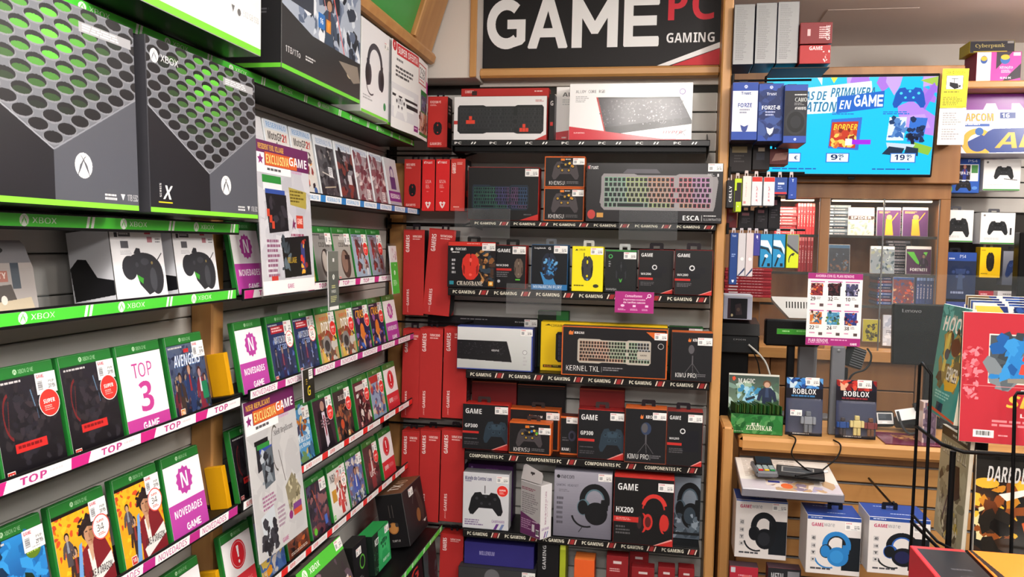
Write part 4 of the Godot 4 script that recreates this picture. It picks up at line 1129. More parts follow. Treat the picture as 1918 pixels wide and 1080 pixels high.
# ---------------------------------------------------------------- the end wall of computer accessories
const B_PC := "f 1b1b1d|t 8 22 20 56 f2f2f0 b PC|p f2f2f0 58 20 62 20 58 80 54 80|p f2f2f0 66 20 70 20 66 80 62 80"
const B_GAM := "f 1a1818|t 10 24 54 52 f3efdc b PC GAMING|p f3d9c8 77 14 80 14 76 86 73 86|p 9c2f30 82 14 92 14 88 86 78 86|p f3d9c8 94 14 97 14 93 86 90 86"
const B_COMP := "f 1a1818|t 8 24 60 52 f3efdc b COMPONENTES PC|p f3d9c8 80 14 82 14 79 86 77 86|p 9c2f30 83.5 14 90.5 14 87.5 86 80.5 86|p f3d9c8 92 14 94 14 91 86 89 86"

func end_shelf(label: String, x0: float, x1: float, y: float, cell: String, n: int, lip_h: float, drop: float, rise := 0.0) -> void:
	var w := x1 - x0
	var o := thing("steel_shelf", label, "shelf", Vector3((x0 + x1) / 2, y, -3.0))
	var t := Mb.new(self)
	t.box(Transform3D(Basis(), Vector3(0, -0.006, -0.11)), Vector3(w, 0.006, 0.208), {"side": "black_metal"}, "c", 0.001)
	t.put("tray", o)
	var f := Mb.new(self)
	f.box(Transform3D(Basis(), Vector3(0, -lip_h, -0.003)), Vector3(w, lip_h, 0.006), {"side": "black_metal"}, "c", 0.001)
	f.put("lip", o)
	sheet_part("label_strip", o, strip(cell, n), -w / 2 + 0.003, -lip_h + 0.003, w - 0.006, lip_h - 0.007, 0.0, 1300.0, "h")
	for s in [-1.0, 1.0]:
		var b := Mb.new(self)
		b.prism(Transform3D(Basis(Vector3.UP, PI / 2), Vector3(s * (w / 2 - 0.002) - 0.001, -0.012, -0.012)), PackedVector2Array([Vector2(0, -drop), Vector2(0.196, -drop - 0.012), Vector2(0.196, 0.006 + rise), Vector2(0.17, 0.006 + rise), Vector2(0.05, 0.006), Vector2(0, 0.006)]), 0.002, "black_metal", "black_metal")
		b.put("side_bracket", o)
	if drop > 0.02:
		var u := Mb.new(self)
		u.box(Transform3D(Basis(), Vector3(0, -drop - 0.012, -0.04)), Vector3(w - 0.02, drop - 0.008, 0.05), {"side": "black_metal"}, "c", 0.002)
		u.put("underside_channel", o)

func pocket(label: String, cx: float, yb: float, w: float, h: float, z: float, yaw := 0.0) -> void:
	var o := thing("clear_pocket", label, "label pocket", Vector3(cx, yb, z), Vector3(0, yaw, 0), "empty clear pockets")
	var mb := Mb.new(self)
	mb.box(Transform3D(), Vector3(w, h, 0.0012), {"side": "clear_film"}, "g", 0.0003)
	mb.put("sleeve", o)
	var c := Mb.new(self)
	for s in [-1.0, 1.0]:
		c.box(Transform3D(Basis(), Vector3(s * w * 0.5, 0, 0.001)), Vector3(0.002, h, 0.0024), {"side": "clear_film"}, "g", 0.0005)
	c.box(Transform3D(Basis(), Vector3(0, -0.002, 0.001)), Vector3(w, 0.002, 0.0024), {"side": "clear_film"}, "g", 0.0005)
	c.put("sealed_edge", o)

func hook_bar(label: String, y: float, z: float, x0: float, x1: float, up := 0.012) -> void:
	var o := thing("hook_bar", label, "hook", Vector3(x0, y, z))
	var mb := Mb.new(self)
	mb.tube([Vector3.ZERO, Vector3(x1 - x0 - 0.04, 0, 0), Vector3(x1 - x0, up, 0)], 0.004, "black_metal")
	mb.put("prong", o)
	var p := Mb.new(self)
	p.box(Transform3D(Basis(), Vector3(0.004, -0.02, 0)), Vector3(0.008, 0.04, 0.05), {"side": "black_metal"}, "c", 0.001)
	p.put("back_plate", o)

const RED_MAT := "f b83130|v 11 6 17 20 f6f0ee b GAMERS|t 44 6 44 2.8 f3dcd8 b MM300|n 44 10 44 2 1 eec8c4|v 18 70 12 19 f3e4e2 b GAMERS|v 20 90 9 7 e0a09c i powered|r 0 0 100 0.8 8a2522"
const BLK := "1d1b1e"

func hanging(label: String, cx: float, yb: float, w: float, h: float, d: float, front: String, side: String, opt := {}) -> void:
	opt.tab = [0.5, minf(0.03, w * 0.7), 0.022, opt.get("tabcol", "1f1c1d")]
	opt.right = side
	opt.left = front.get_slice("|", 0).get_slice(" ", 1)
	carton("hanging_carton", label, "", cx, yb, w, h, -3.05, d, front, "c2322e", "b02c28", opt)

func build_end_wall() -> void:
	# slat wall and its frame
	var back := Mb.new(self)
	plainbox(back, Vector3(-0.44, 1.4, -3.3), Vector3(1.32, 2.8, 0.1), "groove_dark")
	var bw := setting("trim_1", back)
	bw.name = "wall_end"
	slats(bw, -1.06, 0.19, 0.2, 2.30, 0.028, false, -3.236)
	# board over the slats that carries the sign
	var brd := Mb.new(self)
	plainbox(brd, Vector3(-0.26, 2.56, -3.242), Vector3(0.93, 0.5, 0.02), "white_paint")
	brd.put("sign_backing", bw)
	var post := Mb.new(self)
	plainbox(post, Vector3(0.2085, 1.4075, -3.14), Vector3(0.036, 2.815, 0.16), "beech", 0.005)
	tag(post.put(numbered("upright"), self), "tall beech upright between the accessory shelves and the till", "post")
	var sg := thing("shop_sign", "large black shop sign with big white letters over the accessory shelves", "sign", Vector3(-0.255541, 2.37456, -3.215))
	var sb := Mb.new(self)
	var sw := 0.906782
	sb.box(Transform3D(), Vector3(sw, 0.36, 0.03), {"front": look_of("f 201e20|m GAME 1.5 26.5 73 53.5 f4f4f6 201e20|t 78 20 19 33.5 d2313f b PC|t 77.7 66.5 19.4 10 f4f4f6 b GAMING|p f4f4f6 79 100 100 82 100 76 74 100|p c8303a 80 100 100 82.5 100 100", sw, 0.36, 1300.0), "side": Color(0.1, 0.1, 0.1)}, "c", 0.001)
	sb.put("panel", sg)
	var rl := Mb.new(self)
	rl.box(Transform3D(Basis(), Vector3(-0.26, 2.33041, -3.19)), Vector3(0.91, 0.036, 0.07), {"side": "beech_rail"}, "c", 0.014)
	tag(rl.put(numbered("sign_rail"), self), "rounded beech rail under the big black sign", "rail")
	# boxed-in duct in the corner, with a beech edge
	var du := Mb.new(self)
	plainbox(du, Vector3(-0.905, 2.57, -3.175), Vector3(0.39, 0.5, 0.15), "white_paint", 0.002)
	var duct := setting("trim_2", du)
	var de := Mb.new(self)
	plainbox(de, Vector3(-0.723, 2.57, -3.097), Vector3(0.026, 0.499, 0.012), "beech", 0.004)
	de.put("beech_edge", duct)
	end_shelf("topmost black shelf with PC marks under the big sign", -0.778, 0.157, 2.074, B_PC, 7, 0.022, 0.03, 0.05)
	end_shelf("black PC GAMING shelf below the boxed keyboards with two gamepad cartons", -0.70, 0.188, 1.781, B_GAM, 6, 0.024, 0.012)
	end_shelf("black PC GAMING shelf carrying the boxed mice", -0.78, 0.173, 1.5275, B_GAM, 6, 0.03, 0.012)
	end_shelf("black PC GAMING shelf carrying boxed keyboards and a microphone carton", -0.705, 0.184, 1.2215, B_GAM, 6, 0.032, 0.012)
	end_shelf("black COMPONENTES PC shelf carrying gamepad cartons", -0.705, 0.170, 0.9145, B_COMP, 4, 0.032, 0.012)
	end_shelf("lowest black PC GAMING shelf carrying headset cartons", -0.705, 0.170, 0.6165, B_GAM, 6, 0.032, 0.012)
	end_shelf("bottom steel shelf with small red cartons", -0.70, 0.170, 0.36, B_GAM, 6, 0.03, 0.012)
	top_shelf_boxes()
	second_shelf_boxes()
	mouse_shelf_boxes()
	keyboard_shelf_boxes()
	pad_shelf_boxes()
	headset_shelf_boxes()
	hanging_boxes()

func top_shelf_boxes() -> void:
	carton("keyboard_box", "long red carton lying behind the white keyboard carton", "", -0.601, 2.0742, 0.338, 0.207, -3.11, 0.05, "f b8302d|t 4 3 10 5 f0d8d4 b GAMERS|r 12 4 6 8 3a2524|n 84 4 12 4 1 f0d8d4", "a32b28", "a32b28", {"left": "1d1b1e"})
	carton("keyboard_box", "white and red carton picturing a black keyboard with red arrow keys", "", -0.598, 2.0742, 0.348, 0.160, -3.01, 0.055, "f e4e2e3|r 0 56 8 8 b8302d|m kb 4 20 93 66 17181b 1c1d20 565a60|m wasd 4 20 93 66 d8402c|n 88 8 9 6 2 b86a68|p b8302d 88 100 100 88 100 100", "f c2322e|r 60 0 40 100 7a201e", "c2322e", {"fin": "h"})
	carton("thin_box", "narrow red and black carton standing between two keyboard cartons", "", -0.409, 2.0742, 0.020, 0.169, -3.03, 0.08, "f 1d1b1e|t 20 14 60 10 d8d4d2 b G|r 20 60 60 8 b8302d", BLK, BLK)
	carton("keyboard_box", "white keyboard carton half behind its bigger twin on the topmost shelf", "", -0.322, 2.0742, 0.156, 0.205, -3.085, 0.045, "f f3f0f1|t 14 10 60 7 55555a b ALLOY|n 14 22 40 12 3 c8c8cc|p cf3340 0 82 100 70 100 100 0 100|n 14 90 16 5 1 f8d8d8", "e8e4e4", "f3f0f1", {"fin": "g"})
	carton("keyboard_box", "large white keyboard carton with a red flash and strong glare", "", -0.125, 2.0742, 0.436, 0.202, -3.012, 0.055, "f f3f1f3|t 5 11 24 5.4 4a4a50 m ALLOY CORE RGB|n 5 22 12 12 4 b8b8bc|p 1c1c1f 22 24 90 24 100 66 100 72 30 92|p 35323a 24 27 90 27 98 60 29 78|p b8302d 22 24 23.5 24 31 91 30 92|s 9 240 25 30 68 42 0.8 1.6 55525a 6a666e 48464e 7a747c|p cf3340 0 76 76 98 100 99 100 101 0 101|t 4 86 9 3 f4d0d0 b GAMING|t 77 84 16 5 c03a44 i HYPER|l 88 92 96 82 1.2 7a7a7e|l 91 83 95 92 1 7a7a7e|r 89 2 4 10 e8e8ea|o 92 15 2.6 0.9 7a6a9c f3f1f3|n 94 5 5 4 1 c8c8ca", "e2e2e4", "e8e4e4", {"fin": "g", "lean": 0.0})

func second_shelf_boxes() -> void:
	carton("keyboard_box", "black keyboard carton with a red corner behind the hanging red cartons", "", -0.584, 1.7812, 0.268, 0.196, -3.03, 0.06, "f 201f20|m kb 6 33 80 48 26303c 1b1f27 3a7a5a 4a8f6a 6a5a9c 8f5a8c 4a6a9c|p c2322e 74 100 100 88 100 100|n 80 88 12 4 1 5a585a", "c2322e", "3a3839", {"price": [0.86, 0.97, 0.05, "19'95"], "left": "c2322e", "edge": "c2322e"})
	var khen := "f 1f1d1f|r 0 0 100 3 d2642c|r 0 97 100 3 d2642c|r 0 0 2 100 d2642c|r 98 0 2 100 d2642c|m pad 18 12 68 64 4a4447 1c1b1f b8923c|c 62 22 3 e8b83c|c 68 30 3 c8842c|r 40 6 10 7 e07a2c|n 52 7 14 5 1 d8d0cc|t 12 80 38 12 f0ecea r KHENSU|r 53 80 0.8 12 8a8a8c|n 56 81 30 10 2 6a686a"
	for q in [["small gamepad carton on top of its twin on the second shelf", 1.9032, 0.0], ["small gamepad carton under its twin on the second shelf", 1.7812, 1.0]]:
		var opt := {"price": [0.85, 0.94, 0.042, "24'95"], "edge": "c8602c"}
		if q[2] == 0.0: opt.tab = [0.5, 0.04, 0.013, "3a2522"]
		carton("gamepad_box", q[0], "", -0.354, q[1], 0.148, 0.113 if q[2] == 0.0 else 0.1215, -3.012, 0.06, khen, "c8602c", "c8602c", opt)
	carton("keyboard_box", "wide black carton picturing a rainbow-lit grey keyboard", "", -0.033, 1.7812, 0.476, 0.210, -2.985, 0.07, "f 232225|t 1.5 4 7 6.5 e8e8ea b Trust|r 0.5 5 1.6 5 c8403c|p 8a8688 14 22 96 22 97 30 95 72 94 80 16 80 10 68 12 30|m kb 11 18 82 62 8f8b8e 1f1f24 6ab88a a8c85a d88a4a d84a5a c86ab8 6a8ad8 6ab8e0|p 55525a 30 10 52 10 55 17 27 17|e 4 88 3 8 b8403c|r 8 85 5 8 c8924a|t 72 88 12 8 f0f0f0 b ESCA|r 85.5 87 0.5 10 c8c8c8|n 87 87 10 3 1 c8c8c8|t 87 92 12.5 4 c8c8ca r ILLUMINATED|n 89 17 6 5 2 a8a8aa|r 96 17 1.2 5 c8c8ca", "1f1f20", "3a393b", {"price": [0.955, 0.995, 0.05, "39'95"], "fin": "h"})
	pocket("empty clear pocket hanging under the black keyboard carton with red corner", -0.644, 1.717, 0.204, 0.104, -2.955)
	pocket("crumpled clear pocket hanging under the rainbow keyboard carton", -0.048, 1.721, 0.201, 0.105, -2.955)

func mouse_shelf_boxes() -> void:
	var tabk := [0.5, 0.05, 0.022, "1f1f21"]
	carton("mouse_box", "black carton with a red mouse and a red top band", "", -0.696, 1.5277, 0.184, 0.172, -3.02, 0.06, "f 1c1b1f|r 0 0 100 9 d8392f|n 40 3 30 3 1 f4b8b0|s 4 50 60 18 40 66 3 10 4a3428 8a5a34 1f191b b8824a 34404c|t 16 13 22 6 f0f0f0 b nacon|c 8 17 3 f0f0f0|n 8 22 22 4 1 e0e0e0|m mouse 26 26 44 58 d8362c 8f211c f0655a|n 8 38 10 36 4 b8b8bc|r 4 87 9 8 2f8a9c|t 20 87 54 9 f0e8d8 S CHAOSBANE|r 86 86 10 10 d8902c|r 88 88 6 6 f0d8a0", "1c1b1f", "d8392f", {"price": [0.87, 0.97, 0.05, "29'95"], "tab": [0.5, 0.05, 0.02, "1f1f21"], "left": "c2322e", "fin": "h"})
	carton("mouse_box", "narrow black carton with a brown mouse and red side", "", -0.550, 1.5277, 0.115, 0.162, -3.04, 0.06, "f 1d1c1f|t 4 8 44 8 f0f0f0 b GAME|m mouse 58 30 36 46 6a5a50 3a302c 8a7a6a|t 2 44 40 5 e0e0e0 b MX300|r 0 54 52 5 c2322e|n 2 62 46 14 3 6a686c|c 10 84 5 b8b8ba|r 66 78 16 3 5ab83c", "c2322e", "1f1e21", {"price": [0.82, 0.97, 0.05, "14'95"], "tab": tabk, "left": BLK})
	carton("mouse_box", "black and blue carton with a dark blue patterned mouse", "", -0.402, 1.5277, 0.135, 0.167, -3.02, 0.07, "f 1a1c21|p 3f86c0 24 60 60 72 76 100 40 100|m mouse 24 18 50 60 262c3c 151820 4a5a7a|s 6 30 34 34 36 36 2 5 3f86c0 2a5a8c 6aa8d8|t 8 5 30 5 f0f0f0 b Logitech|t 46 4.5 7 6 f0f0f0 b G|r 0 88 100 12 2f72ac|t 6 90 80 7 e8f0f8 r HYPERION FURY|n 6 94 40 3 1 a8c8e8", "f 2f72ac|r 0 0 40 100 1a1c21", "2f72ac", {"price": [0.82, 0.98, 0.05, "39'95"], "tab": [0.5, 0.04, 0.022, "6a6c70"], "edge": "2f72ac"})
	carton("mouse_box", "bright yellow carton with a black mouse", "", -0.261, 1.5277, 0.114, 0.164, -3.01, 0.06, "f f2e21f|l 38 14 38 26 1.4 1c1c1f|m mouse 26 21 46 56 3a3a3e 171719 e8d820|p 4a8ad0 46 72 54 72 50 77|p 3a3a2a 8 9 14 5 18 9|t 20 5 22 4 8a7a1c b CORSAIR|n 6 86 40 5 1 5a5214|e 78 88 9 4 3a3a2a", "d8c81a", "e8d820", {"price": [0.82, 0.97, 0.045, "44'95"], "tab": [0.5, 0.04, 0.022, "b8b8ba"]})
	carton("mouse_box", "black carton with a green emblem and a dark mouse", "", -0.141, 1.5277, 0.113, 0.154, -3.012, 0.06, "f 1f2122|r 0 0 100 3 3f9a4a|c 16 15 7 4aa85a|c 16 15 4 1f2122|m mouse 28 24 46 58 1d1f22 2f3236 3a3d42|p 4aa83c 44 66 50 72 56 66 52 76 48 76|n 10 26 8 16 3 8a8c8e|t 4 91 34 5 c8caca r MAMBA", "1f2122", "3f9a4a", {"price": [0.74, 0.95, 0.045, "69'95"], "tab": [0.6, 0.04, 0.022, "b8b8ba"]})
	var cam := "f 1f1f21|t 6 8 34 8 f0f0f0 b GAME|r 30 38 52 14 1c1c21|r 38 52 30 12 19191e|o 46 40 7.5 3 d8d8da 1c1c1f|t 6 53 30 5 e0e0e0 b WX200|r 0 64 42 5 c2322e|n 6 74 44 10 3 5a585c|p c2322e 66 100 100 90 100 100|p e89a94 64 100 100 89 100 91 68 100"
	carton("webcam_box", "black webcam carton with a red stripe, beside the green-emblem mouse carton", "", -0.016, 1.5277, 0.123, 0.158, -3.012, 0.07, cam, "8a2522", "222124", {"tab": [0.5, 0.05, 0.024, "1d1c1f"]})
	carton("webcam_box", "black webcam carton with a red stripe, last on the mouse shelf", "", 0.115, 1.5277, 0.131, 0.160, -2.988, 0.07, cam, "8a2522", "7a2522", {"tab": [0.5, 0.05, 0.024, "1d1c1f"]})
	pocket("empty clear pocket over the strip below the blue mouse carton", -0.448, 1.443, 0.200, 0.109, -2.955)
	var o := thing("notice_card", "magenta notice card with white print hanging from the mouse shelf", "sign", Vector3(-0.0876534, 1.45939, -2.96))
	sheet_part("card", o, "f a8307c|t 26 14 44 12 f6d8ec i Consultanos|t 22 34 56 9 f6e4f0 b Disponemos recambio|t 22 46 56 9 f6e4f0 b de tarifas cascos|o 88 18 5 2 f6e4f0 a8307c|l 84 24 80 32 3 f6e4f0|e 20 66 5 6 f0c8e4|r 46 62 8 10 f0c8e4|r 78 62 8 10 f0c8e4|n 8 80 24 10 2 e0a8cc|n 40 80 24 10 2 e0a8cc|n 70 80 24 10 2 e0a8cc", -0.0683969, 0.0, 0.136794, 0.0758937, 0.0, 2000.0, "h")

func keyboard_shelf_boxes() -> void:
	carton("keyboard_box", "long black carton behind the white keyboard carton", "", -0.677, 1.2217, 0.438, 0.185, -3.14, 0.05, "f 1c1c1f|n 30 3 30 3 1 8a888c|t 80 5 8 3 c8c8ca b Krom", BLK, "232226", {"price": [0.9, 0.99, 0.05, "29'95"]})
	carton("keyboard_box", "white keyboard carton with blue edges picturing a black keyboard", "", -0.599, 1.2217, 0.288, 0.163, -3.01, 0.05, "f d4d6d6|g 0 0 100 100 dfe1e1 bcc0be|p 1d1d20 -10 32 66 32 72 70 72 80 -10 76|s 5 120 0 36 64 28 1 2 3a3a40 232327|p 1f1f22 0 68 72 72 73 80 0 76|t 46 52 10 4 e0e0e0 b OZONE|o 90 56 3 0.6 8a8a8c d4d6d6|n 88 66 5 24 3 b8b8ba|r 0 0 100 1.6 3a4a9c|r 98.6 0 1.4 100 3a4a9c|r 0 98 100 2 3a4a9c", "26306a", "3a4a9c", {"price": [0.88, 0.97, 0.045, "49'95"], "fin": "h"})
	carton("keyboard_box", "thin green and black carton standing behind the yellow keyboard carton", "", -0.401, 1.2217, 0.120, 0.218, -3.16, 0.04, "f 1f2a20|r 60 0 40 100 2f7a3c", "2f7a3c", "2f7a3c")
	carton("keyboard_box", "long yellow keyboard carton behind the orange-edged one", "", -0.201, 1.2217, 0.468, 0.185, -3.07, 0.06, "f ecc51a|p 3a3418 3 7 6 4 8 7|t 8 4.5 9 5 6a5a14 b CORSAIR|m kb 12 20 80 62 1c1c21 34343c 5a5a9c 4a6a8c|r 2 88 16 6 3a3010|t 3 89 6 4 d8802c b RGB|n 10 89.5 7 3 1 c8b83c", "c8a818", "e8c41a", {})
	carton("keyboard_box", "black carton with orange edges picturing a compact lit keyboard", "", -0.156, 1.2217, 0.380, 0.180, -2.99, 0.06, "f 201f22|r 0 0 100 1.6 d2642c|r 0 98.4 100 1.6 d2642c|r 0 0 1 100 d2642c|r 99 0 1 100 d2642c|p e07a3c 6.5 11 8 8 9.5 11 11 8 10.5 17 6.5 17|t 12 10 9 5 f0ecea b KROM|p d2642c 80 6 98 6 98 20 88 20|m kb 15 24 70 50 b8b0a4 35302e a8643c c8744c 4a8a5a 3f9a6a 5a7a9c 8a5a5a|r 72 46 12.5 16 b8b0a4|t 75 52 6 3 4a4440 b KROM|o 94 34 2.8 0.5 c8c8c8 201f22|t 4.5 80 32 11 f2f0ee r KERNEL TKL|r 38.5 80 0.4 12 8a8a8c|n 40 81 20 9 2 8a888c", "d2642c", "3a3634", {"price": [0.93, 0.92, 0.045, "49'95"], "edge": "d2642c", "fin": "h"})
	var kimu := "f 1f1f22|t 52 12 24 6 f0ecea b KROM|p e07a3c 40 16 43 11 45 15 48 11 47 19 41 19|m mic 32 22 40 62 222124 5a585c|t 11 84 50 9 f2f0ee r KIMU PRO|r 63 84 0.8 10 8a8a8c|n 66 85 26 7 2 6a686c"
	carton("microphone_box", "black microphone carton with orange top against the tall upright", "", 0.119, 1.2217, 0.143, 0.174, -2.985, 0.07, kimu, "6a4a44", "c8602c", {"price": [0.83, 0.9, 0.05, "39'95"], "edge": "7a4a40"})
	carton("thin_box", "dark carton end with a white label behind the microphone carton", "", 0.102, 1.2217, 0.125, 0.177, -3.15, 0.05, "f 1f211f|r 92 0 8 100 2f7a3c", "2f7a3c", "2f7a3c", {"price": [0.7, 0.97, 0.05, "59'95"]})

func pad_shelf_boxes() -> void:
	for q in [[-0.624, 0.9147, 0.178, 0.242, "7a2426", "dark red carton standing behind the gamepad carton by the hanging red ones"], [-0.438, 0.9147, 0.186, 0.239, "1b1a1d", "black carton with thin orange edge standing behind the orange-topped gamepad carton"], [-0.204, 0.9147, 0.171, 0.235, "8f2a2a", "dark red carton standing behind the second big gamepad carton"]]:
		carton("gamepad_box", q[5], "", q[0], q[1], q[2], q[3], -3.142, 0.05, "f %s|r 0 0 100 1 b8603c|r 0 4 100 0.6 5a2a26" % q[4], q[4], q[4])
	var gp := "f 1f1f22|t 6 10 36 11 f2f2f2 b GAME|m pad 46 34 58 52 2e3c48 3a4c5a 26303a|t 5 44 28 8 f2f2f2 b GP300|r 0 60 36 5 c2322e|n 4 76 30 3 1 6a686c|n 4 84 44 8 2 4a484c|p c2322e 66 100 100 86 100 100|p e89a94 64 100 98 85 100 87 68 100"
	carton("gamepad_box", "black and red gamepad carton beside the hanging red cartons", "", -0.633, 0.9147, 0.177, 0.173, -3.03, 0.07, gp, "c2322e", "c2322e", {"price": [0.82, 0.96, 0.05, "19'95"], "tab": [0.42, 0.05, 0.022, "3a2f31"], "left": BLK})
	carton("gamepad_box", "orange-topped gamepad carton behind the small gamepad carton", "", -0.453, 0.9147, 0.196, 0.157, -3.075, 0.06, "f 201f21|r 0 0 100 3 d2642c|r 97 0 3 100 d2642c|r 0 97 100 3 d2642c|p e07a3c 38 18 41 13 43 17 46 13 45 21 39 21|t 48 15 18 6 f0ecea b KROM|m pad 20 36 60 50 4a4447 1c1b1f b8923c", "d2642c", "d2642c", {"price": [0.84, 0.93, 0.05, "29'95"], "tab": [0.55, 0.05, 0.02, "3a2f31"], "edge": "d2642c"})
	carton("gamepad_box", "small orange-topped gamepad carton in front on the components shelf", "", -0.457, 0.9147, 0.158, 0.119, -3.005, 0.06, "f 1f1d1f|r 0 0 100 3 d2642c|r 0 97 100 3 d2642c|r 97 0 3 100 d2642c|m pad 16 16 64 62 4a4447 1c1b1f b8923c|c 60 24 3 e8b83c|c 66 32 3 5ab83c|c 54 26 3 3a7ac8|r 38 8 10 8 e07a2c|n 50 9 14 6 1 d8d0cc|t 11 80 38 13 f0ecea r KHENSU|r 53 80 0.8 12 8a8a8c|n 56 81 30 10 2 6a686a", "d2642c", "d2642c", {"price": [0.82, 0.86, 0.045, "24'95"], "tab": [0.55, 0.05, 0.02, "3a2f31"], "edge": "d2642c"})
	carton("webcam_box", "narrow dark webcam carton with an orange edge between gamepad cartons", "", -0.315, 0.9147, 0.066, 0.145, -3.035, 0.06, "f 1f1f21|r 0 0 100 4 d2642c|r 0 96 100 4 d2642c|e 68 50 22 14 3a3a4a|e 66 50 12 8 1c1c24|n 10 54 40 12 2 5a585c|t 10 82 40 8 f0ecea b KAM|r 56 82 2 10 8a8a8c", "d2642c", "5a2a26", {"price": [0.66, 0.98, 0.042, "19'95"]})
	carton("gamepad_box", "black and red gamepad carton in the middle of the components shelf", "", -0.195, 0.9147, 0.169, 0.182, -3.005, 0.07, gp, "c2322e", "8a2522", {"price": [0.85, 0.95, 0.05, "19'95"], "tab": [0.5, 0.05, 0.022, "3a2f31"]})
	var kimu := "f 1f1f22|r 0 0 100 1.5 d2642c|t 50 12 22 6 f0ecea b KROM|p e07a3c 36 16 39 11 41 15 44 11 43 19 37 19|m mic 30 24 42 58 33405c 5a585c|t 7 84 52 9 f2f0ee r KIMU PRO|r 62 84 0.8 10 8a8a8c|n 65 85 26 7 2 6a686c|r 0 98.5 100 1.5 7a4a40"
	carton("microphone_box", "black microphone carton with a tripod picture on the components shelf", "", -0.034, 0.9147, 0.148, 0.201, -2.988, 0.07, kimu, "5a3a34", "c8602c", {"price": [0.83, 0.93, 0.048, "39'95"], "tab": [0.55, 0.05, 0.024, "1d1c1f"], "edge": "a85a3c"})
	carton("webcam_box", "black webcam carton at the far end of the components shelf", "", 0.104, 0.9147, 0.125, 0.197, -2.988, 0.07, "f 1f1f21|t 6 8 32 7 f0f0f0 b GAME|r 44 34 46 40 1c1c22|o 44 36 8 3 d8d8da 1c1c1f|t 6 48 28 4 e0e0e0 b WX200|r 0 58 42 5 c2322e|n 6 68 40 10 3 5a585c|p c2322e 70 100 100 90 100 100|p e89a94 68 100 98 89 100 91 72 100", "4a2524", "8a3430", {"price": [0.82, 0.95, 0.05, "29'95"], "tab": [0.45, 0.05, 0.024, "1d1c1f"], "edge": "7a2f2e"})

